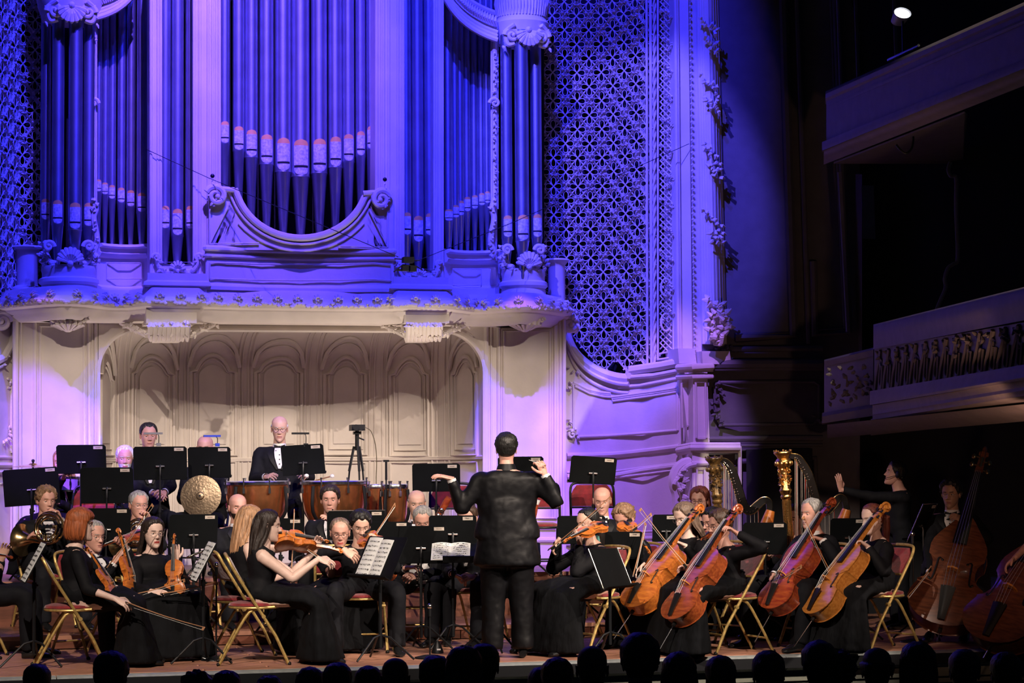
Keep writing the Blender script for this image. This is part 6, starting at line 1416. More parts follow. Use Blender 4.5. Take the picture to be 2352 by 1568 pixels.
p23 = person('violinist with long dark hair in a sleeveless satin dress, bowing with outstretched arm', 616, 1208, 17.0, -98, 0.0, female=True, hair='long', hc='darkbrown', sk='pale', dress='sleeveless', Rh=(733, 1283, .12), L=(722, 1264, -.2), hair_len=.24, rp=CB(.2, -1, .2), rd=CB(.9, -.3, .1), lp=CB(.3, -1, -.2), ld=CB(.3, .8, .1), lean=.05, nod=6)
p18 = person('bespectacled man with white shirt front half hidden behind the red-haired woman', 216, 1232, 17.7, -48, 0.0, hc='grey', sk='pink', glasses='thin', L=(288, 1258, .1), Rh=(262, 1292, .15), nod=5, lc=1.0)
p19 = person('red-haired woman with a bob and lace sleeves lowering her bow, nearest the left', 186, 1206, 16.85, -104, 0.0, female=True, hair='bob', hc='red', sk='pale', dress='threeq', Rh=(268, 1376, .34), L=(262, 1352, -.12), rp=CB(-.6, -1, .2), rd=CB(.85, -.4, .1), nod=3, lean=.02)
p20 = person('pale woman with long dark hair holding her violin upright on her lap', 352, 1224, 17.7, -32, 0.0, female=True, hair='long', hc='darkbrown', sk='pale', dress='dress', L=(404, 1284, .22), Rh=(350, 1358, .46), rd=CB(.9, -.1, .3), ld=CB(0, 1, .2), ln=CB(-.3, 0, -1), hair_len=.16, glasses='thin', nod=4, lc=.9)
p21 = person('string player at the left edge of whom only a hand shows', -48, 1205, 17.7, -95, 0.0, female=False, hc='brown', sk='fair', dress='plain', L=(4, 1282, 0), Rh=(-30, 1310, .2), ld=CB(.3, .8, .1))
p25 = person('conductor in a black satin coat seen from behind, arms raised', 1163, 1032, 17.4, 180, 0.0, pose='stand', hair='full', hc='black', sk='pink', dress='satin', L=(1036, 1099, .12), Rh=(1251, 1088, .12), ld=CB(-.9, .25, .1), rd=CB(-.35, .9, .1), lp=CB(-.5, -1, .1), rp=CB(.7, -1, .1), ln=CB(0, -1, -.2), rn=CB(-.6, .1, -.8), lc=.35, rc=1.1, nod=2, width=1.24, shirt=False, legw=1.3)
p26 = person('dark-haired violist with teal hair ends playing in three-quarter profile right of the conductor', 1350, 1202, 17.9, 52, 0.0, female=True, hair='tail', hc='black', sk='fair', dress='dress', hface=58, L=(1331, 1246, .12), Rh=(1283, 1240, -.05), ld=CB(-.1, 1, 0), lp=CB(.3, -1, .1), rp=CB(.2, -1, -.3), rd=CB(-.5, -.75, .3), nod=10, lean=.02, lc=.9, knees=.16)
tl = MB(); F = p26['F']; tl.tube([F @ V(p) for p in ((.02, -.11, -.12), (.03, -.10, -.2), (.035, -.085, -.29))], [.030, .034, .01], 10, hairmat('teal')); tl.build('hair', p26['root'], world=True, label='teal hair ends')
p27 = person('curly fair-haired young violist looking down to his desk', 1434, 1192, 18.7, 40, 0.0, hair='curly', hc='sandy', sk='pink', nod=24, hface=36, L=(1462, 1258, .2), Rh=(1400, 1275, .1), lc=.9)
p28 = person('grey-haired cellist in thin glasses looking down, hair over her shoulder', 1572, 1188, 18.4, 40, 0.0, female=True, hair='long', hc='greybrown', sk='pale', glasses='thin', dress='dress', hface=48, nod=20, L=(1572, 1252, .28), Rh=(1478, 1298, .35), lp=CB(.7, -1, .3), ld=CB(-.75, .35, .2), ln=CB(-.5, -.8, 0), rp=CB(-.2, -1, 0), rd=CB(-.6, -.5, .3), knees=.26, hair_len=.14, lc=.7)
p29 = person('reddish-faced violist in glasses wedged between the two front cellists', 1636, 1200, 18.9, 50, 0.0, female=True, hair='full', hc='black', sk='pink', glasses='dark', dress='dress', nod=10, hface=55)
p30 = person('dark-haired cellist in dark-rimmed glasses nearest the stage edge', 1655, 1206, 17.7, 68, 0.0, female=True, hair='full', hc='brown', sk='pink', glasses='dark', dress='dress', hface=72, nod=12, L=(1692, 1224, .22), Rh=(1590, 1306, .02), lp=CB(.9, -1, .1), ld=CB(-.75, .55, .2), ln=CB(-.6, -.7, 0), rp=CB(0, -1, -.3), rd=CB(-.8, .1, .1), knees=.24, lc=.8, lean=.04, width=1.1)
p31 = person('silver-haired cellist in a black suit in front of the gold harp', 1864, 1180, 18.2, 55, 0.0, hc='grey', sk='pink', nod=3, hface=58, L=(1889, 1240, .25), Rh=(1776, 1322, .25), lp=CB(.8, -1, .2), ld=CB(-.85, .3, .1), ln=CB(-.5, -.8, 0), rp=CB(-.3, -1, 0), rd=CB(-.2, -.9, .2), knees=.24, lc=.7, tie='none', width=1.05)
p32 = person('auburn ponytailed cellist with closed eyes playing a golden cello', 2004, 1192, 17.9, 62, 0.0, female=True, hair='tail', hc='auburn', sk='pale', dress='dress', hface=64, nod=10, L=(1992, 1254, .25), Rh=(1920, 1326, .05), lp=CB(.8, -1, .2), ld=CB(-.75, .55, .1), ln=CB(-.6, -.7, 0), rp=CB(0, -1, -.3), rd=CB(-.7, 0, .1), knees=.24, lc=.8, hair_len=.34)
p33 = person('young double bassist in glasses and bow tie in the shadow at right', 2184, 1134, 19.0, 20, 0.0, hair='curly', hc='black', sk='tan', glasses='thin', hface=28, nod=6, L=(2216, 1200, .3), Rh=(2136, 1318, .45), lp=CB(1, -.8, 0), ld=CB(-.75, .55, .1), ln=CB(-.5, -.5, -.5), rd=CB(-.3, -.8, .2), pose='stool', lc=.7)
p34 = person('double bassist beyond the right edge reaching in with a bare forearm', 2436, 1130, 17.9, 40, 0.0, female=False, hair='short', hc='brown', sk='pink', dress='short', Rh=(2330, 1282, .3), L=(2440, 1200, .1), rp=CB(.3, -1, 0), rd=CB(-.7, -.55, .2), pose='stool')
p35 = person('technician in a headset raising one hand in the dark doorway', 2056, 1088, 20.2, 80, 0.0, pose='stand', k=.93, hair='full', hc='black', sk='pink', dress='plain', hface=88, nod=-12, L=(1931, 1124, .15), Rh=(2010, 1190, 0), lp=CB(.2, -1, .1), ld=CB(-.15, 1, .05), ln=CB(-.6, 0, -.8), lc=.12)
hs = MB(); F = p35['F']; hs.tube([F @ V((x, -.005, z)) for x, z in [(.085 * cos(a), .01 + .13 * sin(a)) for a in [pi * k / 10 for k in range(11)]]], .006, 6, BLACKM)
for s_ in (-1, 1): hs.ball(F @ V((s_ * .085, -.005, -.005)), .035, BLACKM, 10, 8, (.5, 1, 1))
hs.tube([F @ V(p) for p in ((-.085, .01, -.02), (-.08, .07, -.05), (-.04, .105, -.065))], .003, 6, BLACKM); tag(hs.build('headset', None), 'black headset with boom microphone worn by the technician', 'headset')
chl = ((p14, 'gold folding chair with red pad under the grey-haired oboist'), (p11, 'gold folding chair behind the conductor under the man in dark glasses'), (p16, 'gold chair under the violinist with thinning hair'), (p17, 'gold folding chair with curved red back under the dark-haired violinist'),
       (p22, 'gold folding chair with red back under the blonde violinist'), (p23, 'gold folding chair with red back and seat under the sleeveless violinist'), (p18, 'chair under the man behind the red-haired woman'), (p19, 'gold folding chair under the red-haired woman at front left'),
       (p20, 'chair under the woman with the violin on her lap'), (p21, 'chair at the left edge under the half-seen player'), (p26, 'chair under the dress of the teal-haired violist'), (p27, 'gold chair with red back under the curly-haired violist'), (p28, 'gold chair under the grey-haired cellist'),
       (p29, 'chair under the violist between the front cellists'), (p30, 'gold folding chair with tall red back behind the cellist nearest the edge'), (p31, 'gold chair under the silver-haired cellist'), (p32, 'gold folding chair with red back behind the auburn-haired cellist'))
for p, t in chl: chair_for(p, t, group='gold folding chairs with red pads')
for px, d, z, t in ((1035, 20.3, RZ2, 'empty dark chair with red back left of the conductor on the riser'), (1358, 20.5, RZ2, 'empty chair with red back behind the bald man right of the conductor'), (212, 20.4, RZ2, 'empty chair with red back at left behind the desks'), (1232, 20.2, RZ2, 'empty chair right behind the conductor on the riser')):
    chair(AT(px, d, z), -f0, t, kind='black', group='chairs on the riser')
for p in (p33, p34):
    c = p['Pv']; st = thing('stool', 'high black stool under the ' + ('young bassist' if p is p33 else 'bassist beyond the edge'), 'stool', (c.x, c.y, 0)); tb = MB(); tb.lathe([(.001, .70), (.16, .70), (.17, .67), (.16, .65), (.001, .65)], (c.x, c.y, 0), 20, BLACKM); tb.build('seat', st, world=True)
    for i in range(4): a = 2 * pi * i / 4 + .4; tb = MB(); tb.tube([V((c.x + cos(a) * .1, c.y + sin(a) * .1, .66)), V((c.x + cos(a) * .21, c.y + sin(a) * .21, .01))], .012, 7, CHROME); tb.build('leg', st, world=True)

# ---- timpani and percussion
timpano('large copper timpani drum left of its player', 591, 1104, 20.15, 74)
timpano('large copper timpani drum right of its player with blue glints', 768, 1103, 20.1, 77)
timpano('smaller copper timpani drum second from the right', 862, 1111, 20.6, 38)
timpano('smallest copper timpani drum at the right end', 906, 1111, 20.1, 31)
for a, c, t in (((686, 1112, 20.4), (704, 1092, 20.2), 'timpani mallet standing up in the left hand'), ((722, 1104, 20.3), (763, 1093, 20.1), 'timpani mallet lying across the big drum')):
    b = MB(); p, q = W(*a), W(*c); b.tube([p, q], .006, 7, STICK); o = tag(b.build('mallet', None), t, 'mallet'); b = MB(); b.ball(q, .022, mat('felt', (.7, .68, .64), .9), 10, 8, (1, 1, .8)); b.build('felt_head', o)
b = MB(); c = W(461, 1139, 19.8); n = (-f0 + z0 * .12 - r0 * .1).normalized(); CY = mat('bronze cymbal', (.30, .225, .15), .38, 1.0, var=.25, scale=3, stretch=(1, 1, 1), bump=.3, bscale=50)
cy = thing('suspended_cymbal', 'big round bronze cymbal hung upright at the left of the timpani', 'cymbal', (c.x, c.y, RZ2)); b.lathe([(.001, .028), (.03, .024), (.04, .012), (.12, .008), (.19, 0), (.19, -.002), (.12, .005), (.001, .02)], c, 48, CY, axis=n); b.build('bronze_disc', cy, world=True)
b = MB(); b.tube([c + n * .03, c - n * .04, V((c.x, c.y + .06, c.z - .05)), V((c.x, c.y + .06, RZ1 + .05))], .010, 8, BLACKM); b.build('pole', cy, world=True)
for i in range(3): a = 2 * pi * i / 3; b = MB(); b.tube([V((c.x, c.y + .06, RZ1 + .3)), V((c.x + cos(a) * .25, c.y + .06 + sin(a) * .25, RZ1 + .01))], .009, 7, BLACKM); b.build('leg', cy, world=True)
c = W(76, 1070, 20.6); cy = thing('cymbal_on_stand', 'flat cymbal seen edge-on above the leftmost desk', 'cymbal', (c.x, c.y, RZ2)); b = MB(); b.lathe([(.001, .03), (.03, .026), (.045, .012), (.12, .003), (.195, -.012), (.195, -.014), (.001, .02)], c, 40, BRASS, axis=(.03, 0, 1)); b.build('bronze_disc', cy, world=True)
b = MB(); b.tube([c + z0 * .06, V((c.x, c.y, RZ2 + .05))], .010, 8, BLACKM); b.ball(c + z0 * .05, .016, BLACKM, 8, 6); b.build('pole', cy, world=True)
c = W(160, 1095, 20.6); sd = thing('snare_drum', 'small white-shelled snare drum with chrome lugs behind the horn player', 'drum', (c.x, c.y, RZ2)); b = MB(); r_ = .105; b.lathe([(r_, -.005), (r_, -.12)], c, 32, mat('pearl shell', (.7, .66, .7), .3)); b.build('shell', sd, world=True)
for zz in (0, -.125): b = MB(); b.lathe([(r_ * .97, .004 + zz), (r_ * 1.05, .004 + zz), (r_ * 1.05, -.012 + zz), (r_ * .97, -.012 + zz)], c, 32, CHROME); b.build('hoop', sd, world=True)
for i in range(8): a = 2 * pi * i / 8; b = MB(); e = V((cos(a), sin(a), 0)) * r_ * 1.04; b.tube([c + e, c + e - z0 * .125], .006, 6, CHROME); b.box(c + e - z0 * .06, (.016, .016, .04), CHROME); b.build('lug', sd, world=True)
b = MB(); b.lathe([(.001, 0.001), (r_, 0.0), (r_, -.004)], c, 32, DRUMSKIN); b.build('drum_head', sd, world=True)
for i in range(3): a = 2 * pi * i / 3; b = MB(); b.tube([c + V((cos(a) * .09, sin(a) * .09, -.13)), V((c.x, c.y, c.z - .3)), V((c.x + cos(a) * .22, c.y + sin(a) * .22, RZ2 + .01))], .009, 7, CHROME); b.build('leg', sd, world=True)

# ---- harps
harp('black and gold concert harp behind the cellists', (1640, 1050), (1668, 1440), 19.6, (1770, 1172, 19.7), (1700, 1420, 19.5), mat('dark harp lacquer', (.03, .02, .015), .3, .3, var=.6, scale=30, col2=(.28, .16, .05)), V_ORANGE, EBONY, BRASS, [(1656, 1052), (1670, 1055), (1685, 1070), (1697, 1100), (1707, 1130), (1715, 1155), (1722, 1163), (1732, 1155), (1748, 1143), (1762, 1142), (1772, 1152), (1773, 1175)])
harp('tall gilded concert harp with carved column behind the silver-haired cellist', (1798, 1036), (1828, 1440), 19.0, (1945, 1170, 19.1), (1870, 1420, 18.9), GOLDLEAF, V_ORANGE, EBONY, GOLDLEAF, [(1815, 1042), (1835, 1045), (1850, 1062), (1866, 1090), (1878, 1130), (1885, 1155), (1893, 1165), (1905, 1155), (1918, 1140), (1932, 1135), (1945, 1145), (1950, 1170)])
# ---- horns
horn('gleaming brass french horn of the curly-haired player, bell turned down', 112, 1212, 19.05, (127, 1172, 19.12), (50, 1240, 19.2))
horn('french horn in the hands of the grey-haired player', 316, 1222, 19.2, (333, 1182, 19.25), (270, 1250, 19.3), .85)
# ---- woodwinds
woodwind('clarinet', 'black clarinet at the lips of the dark-haired player', 'clarinet', (764, 1170, 19.18), (768, 1275, 18.8), .0145)
woodwind('oboe', 'oboe with silver keys held upright before the white shirt', 'oboe', (963, 1262, 18.55), (958, 1345, 18.5), .013)
woodwind('flute', 'silver flute lying level over a brown board behind the front desk', 'flute', (428, 1280, 18.6), (470, 1264, 18.5), .010, m=SILVER, bell=1)
b = woodwind('contrabass_clarinet', 'tall dark instrument with big silver keys standing right of the conductor', 'woodwind', (1212, 1320, 18.0), (1222, 1484, 17.9), .028, keys=16, bell=1.2)
woodwind('bassoon', 'bassoon with a white-ringed bell rising behind the conductor', 'bassoon', (1178, 1452, 19.3), (1229, 1156, 19.4), .030, m=V_CRIMSON, bell=1.1)
bp, bq = W(1229, 1156, 19.4), W(1233, 1146, 19.4); b = MB(); b.tube([bp, bq], [.034, .036], 20, SHIRT); b.tube([bq, bq + (bq - bp) * .05], [.030, .022], 20, EBONY); b.build('bell_ring', bpy.data.objects['bassoon'], world=True)
woodwind('bassoon', 'red bassoon leaning against the empty chair on the riser', 'bassoon', (925, 1322, 19.9), (1032, 1142, 19.8), .030, m=V_CRIMSON, bell=1.0)

# ---- violins and violas
fiddle('violin', V_ORANGE, 'violin standing in the lap of the red-haired woman', (266, 1378, 16.75), (196, 1260, 16.9), CB(.85, .4, .2))
fiddle('violin', V_ORANGE, 'violin held upright by the half-hidden man, scroll beside the bow', (300, 1368, 17.35), (268, 1216, 17.5), CB(.9, .1, .25), name='violin')
fiddle('viola', V_RED, 'viola lying level, only scroll and shoulder showing behind the upright violin', (330, 1226, 18.2), (226, 1262, 18.0), CB(0.2, .9, .3))
fiddle('violin', V_ORANGE, 'violin upright on the lap of the long-haired woman', (402, 1372, 17.3), (402, 1228, 17.45), CB(-.25, .1, .95))
fiddle('violin', V_ORANGE, 'violin played by the sleeveless violinist, scroll toward the middle', (634, 1250, 17.0), (785, 1268, 17.25), CB(.05, .75, -.5))
fiddle('violin', V_ORANGE, 'orange violin of the blonde player seen above the other', (618, 1228, 17.55), (752, 1246, 17.75), CB(0, .7, .7))
fiddle('violin', V_ORANGE, 'small glimpse of a violin under the chin of the dark-haired violinist', (838, 1236, 17.75), (900, 1268, 17.3), CB(-.3, .7, .6))
fiddle('viola', V_ORANGE, 'bright orange viola under the chin of the teal-haired player', (1388, 1208, 17.75), (1296, 1246, 17.45), CB(-.2, .75, .6))
fiddle('viola', V_ORANGE, 'viola slanting down from the chin of the curly-haired player', (1432, 1204, 18.5), (1492, 1272, 18.1), CB(.3, .35, .85))
fiddle('viola', V_RED, 'red-brown viola between the two front cellists', (1648, 1222, 18.75), (1612, 1245, 18.3), CB(-.4, .7, .5))
fiddle('violin', V_RED, 'violin scroll poking in at the left edge', (-70, 1272, 17.5), (28, 1282, 17.6), CB(0, .8, .4))
fiddle('violin', V_RED, 'dark violin resting on the knee left of the oboist', (905, 1330, 18.2), (888, 1296, 18.4), CB(-.4, .3, .8))
# ---- cellos and basses
fiddle('cello', V_ORANGE, 'orange-brown cello of the grey-haired player, farthest left of the cellos', (1462, 1412, 17.75), (1622, 1176, 18.2), CB(-.76, .32, .56))
fiddle('cello', V_RED, 'red-brown cello of the dark-haired player nearest the stage edge', (1560, 1440, 17.2), (1712, 1176, 17.65), CB(-.80, .32, .50))
fiddle('cello', V_CRIMSON, 'crimson cello of the silver-haired man', (1782, 1414, 17.7), (1926, 1160, 18.1), CB(-.80, .32, .50))
fiddle('cello', V_GOLD, 'golden-yellow cello of the auburn-haired woman', (1880, 1428, 17.45), (2052, 1172, 17.8), CB(-.88, .32, .35))
fiddle('bass', V_BASS, 'dark double bass held by the young bassist in glasses', (2160, 1456, 18.35), (2262, 1052, 19.2), CB(-.25, .25, .92))
fiddle('bass', V_BASS, 'reddish double bass cut off by the right edge', (2282, 1500, 17.55), (2500, 1110, 18.2), CB(-.62, .3, .72))
# ---- bows
for t, a, c in (('long pale bow lowered by the red-haired woman', (290, 1386, 16.48), (470, 1444, 16.5)), ('white bow raised slantwise by the half-hidden man', (246, 1308, 17.4), (352, 1158, 17.3)),
                ('bow across the lap of the long-haired woman, upper one', (308, 1368, 17.05), (426, 1332, 17.15)), ('bow lying in the hand of the long-haired woman, lower one', (372, 1366, 17.1), (498, 1338, 17.2)),
                ('bow crossing the strings of the sleeveless violinist', (760, 1298, 16.85), (656, 1224, 17.35)), ('bow of the blonde violinist, standing upright', (668, 1345, 17.6), (676, 1170, 17.9)),
                ('reddish bow of the dark-haired violinist rising to the right', (838, 1262, 17.5), (908, 1158, 18.0)), ('bow of the teal-haired violist slanting up to the right', (1262, 1264, 17.8), (1404, 1142, 17.6)),
                ('slim bow of the curly-haired violist', (1450, 1220, 18.3), (1497, 1180, 18.4)), ('bow in the hand of the grey-haired cellist, almost upright', (1456, 1322, 17.95), (1483, 1200, 18.1)),
                ('long bow crossing both front cellos', (1582, 1308, 17.55), (1469, 1168, 17.6)), ('bow of the auburn-haired cellist slanting up to the left', (1915, 1332, 17.65), (1844, 1186, 17.6)),
                ('short visible bow of the silver-haired cellist', (1776, 1340, 17.8), (1842, 1300, 17.6)), ('bow of the young bassist pointing down-left', (2140, 1302, 18.3), (2085, 1372, 18.0))): bow(t, a, c)
b = MB(); p, q = W(1252, 1068, 17.25), W(1215, 1056, 17.1); b.tube([p, q], [.003, .0015], 6, SHIRT); b.ball(p, .010, STICK, 8, 6); tag(b.build('baton', None), "thin white baton in the conductor's right hand", 'baton')

# ---- music stands
for t, px, py, d, w_, h, fl, fc, kw in (
    ('black desk under the leftmost pier, seen from behind', 187, 1054, 20.2, .46, .27, RZ2, 180, {}),
    ('tall black desk before the dark-haired man in the niche', 368, 1063, 20.1, .49, .31, RZ2, 176, dict()),
    ('black desk with a blue stand light before the bald man', 481, 1061, 20.4, .40, .29, RZ2, 180, {}),
    ('tilted black desk with light before the timpani player', 696, 1055, 20.2, .40, .28, RZ2, 184, dict(roll=-3)),
    ('large black desk above the curly-haired horn player', 72, 1117, 19.9, .50, .34, RZ2, 170, dict(roll=-4)),
    ('large black desk between the curly-haired and grey-haired horn players', 246, 1114, 19.8, .48, .33, RZ2, 180, {}),
    ('black desk left of the conductor on the riser', 1002, 1096, 20.0, .44, .26, RZ2, 180, {}),
    ('twin-topped black desk right of the conductor', 1362, 1079, 20.0, .43, .25, RZ2, 170, dict(roll=4)),
    ('black desk hidden behind the shoulder of the conductor', 1196, 1080, 20.0, .42, .26, RZ2, 180, {}),
    ('black desk before the grey-haired horn player', 244, 1208, 18.9, .42, .32, RZ1, 176, {}),
    ('black desk with chrome edge beside the woman with violin on her lap', 444, 1220, 18.7, .42, .30, RZ1, 160, dict()),
    ('low black desk before the bearded bald man', 645, 1226, 18.9, .40, .28, RZ1, 180, dict()),
    ('thin-framed black desk before the clarinettist', 818, 1206, 18.8, .50, .26, RZ1, 176, dict(thin=True)),
    ('black desk before the grey-haired oboist', 967, 1250, 18.2, .45, .32, 0, 180, {}),
    ('black desk just left of the conductor with a beige label', 1040, 1218, 18.3, .40, .26, 0, 180, dict(label_card='Oboe 1')),
    ('black desk before the bald man right of the conductor', 1335, 1216, 19.0, .42, .25, RZ1, 178, {}),
    ('black desk labelled for the violas', 1428, 1250, 18.2, .36, .22, 0, 180, dict(label_card='Viola')),
    ('black desk against the violet wall behind the cellists', 1530, 1212, 19.0, .24, .24, RZ1, 180, {}),
    ('dark desk below the black harp', 1757, 1236, 18.8, .38, .28, 0, 180, {}),
    ('dark desk with beige label between the two right-hand cellists', 1950, 1226, 18.8, .34, .28, 0, 172, dict()),
    ('black desk behind the man left of the oboist', 893, 1232, 18.5, .36, .26, 0, 176, dict()),
    ('thin-edged desk in the dark between the auburn cellist and the bassist', 2118, 1200, 18.9, .36, .36, 0, 120, dict(thin=True, tilt=25))):
    stand(t.replace('desk', 'music stand'), px, py, d, fc, kw.pop('tilt', 12), w_, h, fl, group=None, **kw)
stand('music stand seen edge-on with open sheets at the left edge', 78, 1290, 16.8, 74, 28, .50, .34, 0.0, sheets=[(-.22, 0.0, -.165, .16), (.0, .22, -.165, .16)], label_card=False)
stand('music stand with white sheets between the long-haired woman and the gold chairs', 466, 1288, 17.0, 75, 28, .50, .34, 0.0, sheets=[(-.22, 0.0, -.165, .16), (.0, .22, -.165, .16)], label_card=False)
stand('big music stand with two open pages before the dark-haired violinist', 872, 1280, 17.15, 56, 26, .60, .36, 0.0, sheets=[(-.26, -.06, -.175, .165), (-.06, .12, -.175, .150)], label_card=False)
stand('music stand seen from behind beside the teal-haired violist', 1402, 1304, 17.3, -58, 24, .46, .34, 0.0, label_card=False, thin=True)
stand("conductor's broad flat music stand with the open score", 1130, 1268, 17.95, 0, 70, .80, .42, 0.0, sheets=[(-.50, -.34, -.17, .19), (-.34, -.18, -.17, .19)], label_card=False)
standlight('slim black stand light over the desk in the niche', 352, 995, 20.1, mat('grey lamp body', (.2, .2, .2), .4))
standlight('blue stand light before the bald man in the niche', 487, 1001, 20.4, mat('blue lamp body', (.02, .05, .5), .4), .16, 20)
standlight('black stand light over the timpani desk', 690, 995, 20.2, BLACKM, .16, 26)

# ---- microphones, camera, small things
def mic(label, px, py, d, floor, h=None, tall=False):
    c = W(px, py, d); o = thing('microphone_stand', label, 'microphone', (c.x, c.y, floor)); b = MB()
    b.tube([c, V((c.x, c.y, floor + .02))], .007, 8, BLACKM); b.build('pole', o, world=True)
    b = MB()
    if tall: b.tube([c, c + z0 * .17], .011, 10, BLACKM); b.box(c + z0 * .175, (.05, .03, .02), BLACKM)
    else: b.ball(c, .022, SILVER, 12, 8); b.tube([c, c - z0 * .08], .013, 10, BLACKM)
    b.build('capsule', o, world=True); b = MB(); b.lathe([(.001, .03), (.05, .028), (.12, .012), (.125, 0), (.001, 0)], (c.x, c.y, floor), 20, BLACKM); b.build('base', o, world=True)
mic('slim upright microphone standing at the right-hand timpani', 887, 1102, 20.0, RZ2, tall=True); mic('round-headed microphone left of the gold chairs', 497, 1297, 17.3, 0.0); mic('round-headed microphone in the dark behind the right-hand red chair', 2096, 1226, 18.6, 0.0)
mic('low thin microphone stand left of the conductor', 987, 1392, 17.3, 0.0)
c = W(820, 982, 21.1); o = thing('video_camera', 'small black video camera on a tripod in the niche', 'camera', c); b = MB(); b.box(c, (.13, .16, .058), BLACKM); b.build('body', o, world=True)
b = MB(); b.tube([c - f0 * .08, c - f0 * .13], [.026, .030], 14, BLACKM); b.build('lens', o, world=True); b = MB(); b.box(c + r0 * .068, (.006, .09, .045), CHROME); b.build('screen', o, world=True)
t = thing('tripod', 'black tripod carrying the video camera in the niche', 'tripod', V((c.x, c.y, RZ2))); b = MB(); b.tube([c - z0 * .03, c - z0 * .22], [.020, .020], 10, BLACKM); b.box(c - z0 * .05, (.07, .07, .03), BLACKM); b.tube([c - z0 * .09, c - z0 * .12 + r0 * .07], .008, 6, BLACKM); b.build('head', t, world=True)
for i in range(3): a = 2 * pi * i / 3 + .6; e = V((cos(a), sin(a), 0)); b = MB(); b.tube([c - z0 * .18 + e * .03, c - z0 * .42 + e * .08], .013, 8, BLACKM); b.tube([c - z0 * .40 + e * .075, V((c.x, c.y, RZ2 + .01)) + e * .17], .009, 8, BLACKM); b.build('leg', t, world=True)
b = MB(); b.tube(spl([tuple(W(x, y, 21.0)) for x, y in ((838, 981), (852, 990), (862, 1020), (865, 1060), (864, 1105), (866, 1180))], 5), .005, 6, mat('olive cable', (.12, .10, .05), .6)); tag(b.build('cable', None), 'thin cable hanging from the video camera', 'cable')
b = MB(); p = [A(336, 343, 4.28), A(478, 408, 4.15), W(915, 590, 20.2)]; rg_ = thing('suspended_camera_rig', 'small black camera rig hung on wires before the organ', 'camera rig', W(937, 603, 20.2)); b.tube(p, .0035, 5, BLACKM); b.build('wire', rg_, world=True)
b = MB(); b.tube([W(955, 600, 20.2), A(1180, 510, 4.0), A(1583, 330, 4.15)], .0035, 5, BLACKM); b.build('wire', rg_, world=True)
for (x, y, w_, h, dd) in ((937, 597, .10, .05, .1), (930, 616, .06, .05, .08), (948, 617, .06, .05, .08), (918, 620, .05, .015, .04)): b = MB(); b.box(W(x, y, 20.2), (w_, dd, h), DESKM); b.build('housing', rg_, world=True, smooth=False)
b = MB(); b.tube([W(906, 594, 20.2), W(965, 598, 20.2)], .006, 6, BLACKM); b.tube([W(905, 624, 20.1), W(925, 608, 20.2), W(958, 612, 20.2), W(970, 620, 20.1)], .007, 6, BLACKM); b.build('arm', rg_, world=True)
# spotlight on the upper balcony
c = W(2073, 30, 18.35); sp_ = thing('spotlight', 'round white spotlight on the upper balcony rail', 'spotlight', c); ax = CB(.2, .45, .9).normalized()
b = MB(); b.lathe([(.03, -.14), (.06, -.12), (.075, -.02), (.082, 0), (.076, .004), (.07, -.01)], c, 24, mat('grey lamp shell', (.35, .35, .36), .4), axis=ax, sy=.75, sx=1); b.build('housing', sp_, world=True)
b = MB(); b.lathe([(.001, -.004), (.068, -.008)], c, 24, mat('lit lens', (.9, .9, 1), .3, var=0, bump=0, emit=((.9, .92, 1), 6)), axis=ax, sy=.75); b.build('lens', sp_, world=True)
b = MB(); b.tube([c - z0 * .07, c - z0 * .46], .010, 6, BLACKM); b.build('yoke', sp_, world=True)
b = MB(); b.tube([W(2040, 138, 18.6), W(2110, 104, 17.9)], .012, 8, CHROME); tag(b.build('rail_tube', None), 'short gleaming rail above the upper balcony front', 'rail')
b = MB(); c = W(2306, 1375, 18.7); b.box(V((c.x, c.y, .27)), (.14, .2, .54), mat('blue cloth', (.01, .02, .16), .8)); b.tube([V((c.x, c.y, .54)), V((c.x, c.y, .60)), V((c.x + .06, c.y, .60)), V((c.x + .06, c.y, .54))], .008, 6, BLACKM); tag(b.build('instrument_bag', None), 'blue instrument bag standing between the two basses', 'bag')
b = MB(); c = G(1005, 1500, 0); b.lathe([(.05, 0), (.048, .02), (.03, .07), (.012, .10), (.001, .102)], c, 20, BLACKM); o = tag(b.build('floor_microphone', None), 'small black cone-shaped microphone foot at the stage edge', 'microphone'); b = MB(); b.box(c + V((.0, -.045, .035)), (.03, .01, .012), SHIRT); b.build('sticker', o)

# ---- audience in front of the stage
AU = [(85, 1572, 12.6, .9), (255, 1556, 12.0, 1.05), (452, 1592, 12.6, .9), (520, 1590, 12.4, .9), (618, 1596, 12.8, .85), (712, 1582, 12.6, .95), (775, 1572, 12.5, .95), (846, 1578, 12.8, .9), (908, 1560, 12.4, 1.0), (1000, 1562, 12.3, 1.0), (1066, 1546, 11.9, 1.08), (1112, 1532, 12.3, 1.0),
      (1245, 1582, 12.6, .95), (1280, 1566, 12.4, 1.0), (1360, 1538, 12.0, 1.08), (1470, 1522, 11.6, 1.15), (1560, 1556, 12.2, 1.05), (1655, 1560, 12.4, 1.0), (1765, 1552, 12.2, 1.05), (1882, 1534, 12.0, 1.08), (1925, 1552, 12.5, 1.0), (2014, 1540, 12.1, 1.05), (2108, 1534, 12.0, 1.05), (2215, 1546, 12.1, 1.0), (2310, 1552, 12.2, 1.0)]
AH = {908: 'bald', 1360: 'bald', 2014: 'fringe'}
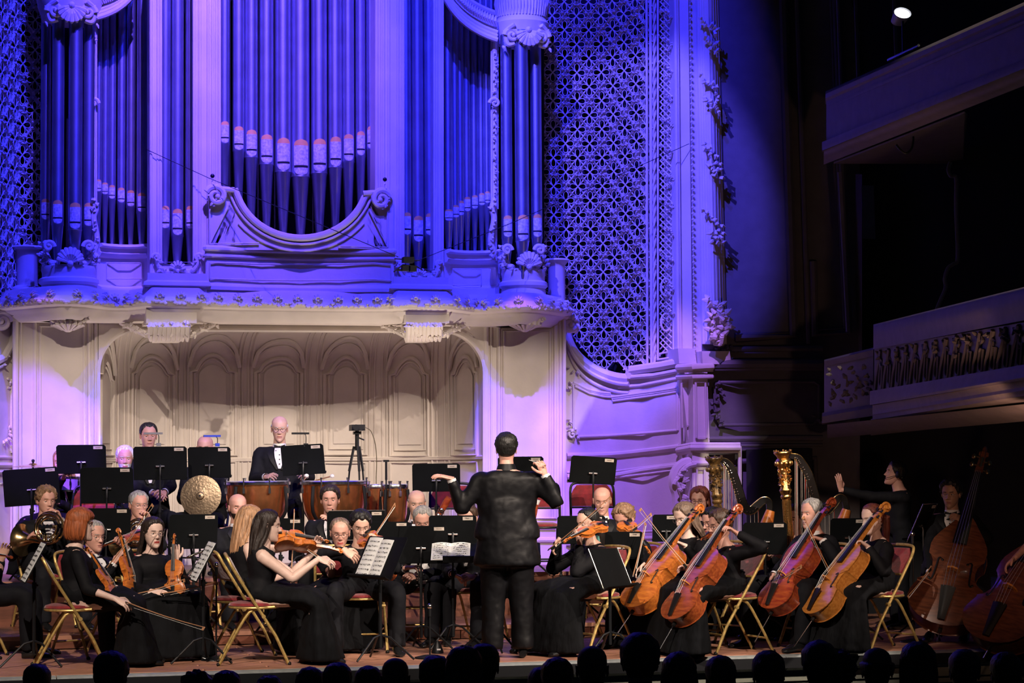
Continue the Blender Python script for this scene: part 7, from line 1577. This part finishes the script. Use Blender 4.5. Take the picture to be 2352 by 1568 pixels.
for i, (px, py, d, k) in enumerate(AU):
    c = W(px, py, d); F = Matrix((r0 * k, f0 * k, z0 * k)).transposed().to_4x4(); F.translation = c
    o = thing('person', 'dark audience head below ' + {0: 'the left edge music stand', 1: 'the red-haired woman', 2: 'the first gold chair', 3: 'the second gold chair', 4: 'the sleeveless violinist, left one', 5: 'the satin skirt, right of it', 6: 'the satin skirt hem, next one', 7: 'the big music stand', 8: 'the big music stand, bald crown lit blue', 9: 'the oboist', 10: 'the conductor, curly left one of two close together', 11: 'the conductor, right one of two close together', 12: 'the gap right of the conductor', 13: 'the tall silver-keyed woodwind', 14: 'the teal-haired violist, tall bald crown', 15: 'the first cello, tallest dark head', 16: 'the second cello', 17: 'the cellist nearest the edge', 18: 'the empty-looking gold chair', 19: 'the gold harp', 20: 'the golden cello', 21: 'the auburn-haired cellist', 22: 'the right-hand red chair', 23: 'the young bassist', 24: 'the cut-off double bass'}[i], 'person', (c.x, c.y, -1.05), group='audience heads in front of the stage')
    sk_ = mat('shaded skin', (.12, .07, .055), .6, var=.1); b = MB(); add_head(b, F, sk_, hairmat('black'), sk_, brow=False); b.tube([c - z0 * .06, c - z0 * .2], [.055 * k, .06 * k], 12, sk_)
    b.loft([[V((c.x, c.y, c.z)) - z0 * z * k + r0 * cos(a) * wx * k + f0 * sin(a) * wy * k for a in [2 * pi * j / 16 for j in range(16)]] for z, wx, wy in ((.7, .16, .12), (.3, .18, .11), (.2, .09, .07))], sk_); b.build('body', o, world=True)
    st_ = AH.get(px) or ['short', 'full', 'curly', 'full', 'chin', 'short'][i % 6]
    if st_ != 'bald':
        b = MB()
        if st_ == 'curly': hair_cap(b, F, 'full', hairmat('black'), .028, .02, seed=i)
        elif st_ == 'chin': hair_cap(b, F, 'full', hairmat('darkbrown'), .018, .008, seed=i); curtain(b, F, hairmat('darkbrown'), 75, [(.05, .088, .10, -.015), (-.02, .096, .106, -.02), (-.09, .098, .10, -.025), (-.14, .085, .085, -.03)], seed=i)
        else: hair_cap(b, F, st_, hairmat(['black', 'darkbrown', 'brown'][i % 3]), .014 if st_ == 'short' else .02, .006, seed=i)
        b.build('hair', o, world=True)
    b = MB(); b.loft([[V((c.x, c.y, c.z)) - z0 * z * k + r0 * cos(a) * wx * k + f0 * sin(a) * wy * k for a in [2 * pi * j / 20 for j in range(20)]] for z, wx, wy in ((.75, .19, .15), (.45, .21, .14), (.30, .23, .12), (.24, .21, .11), (.19, .13, .085), (.165, .075, .07))], SHADE); b.build('coat', o, world=True)
finish_garments()
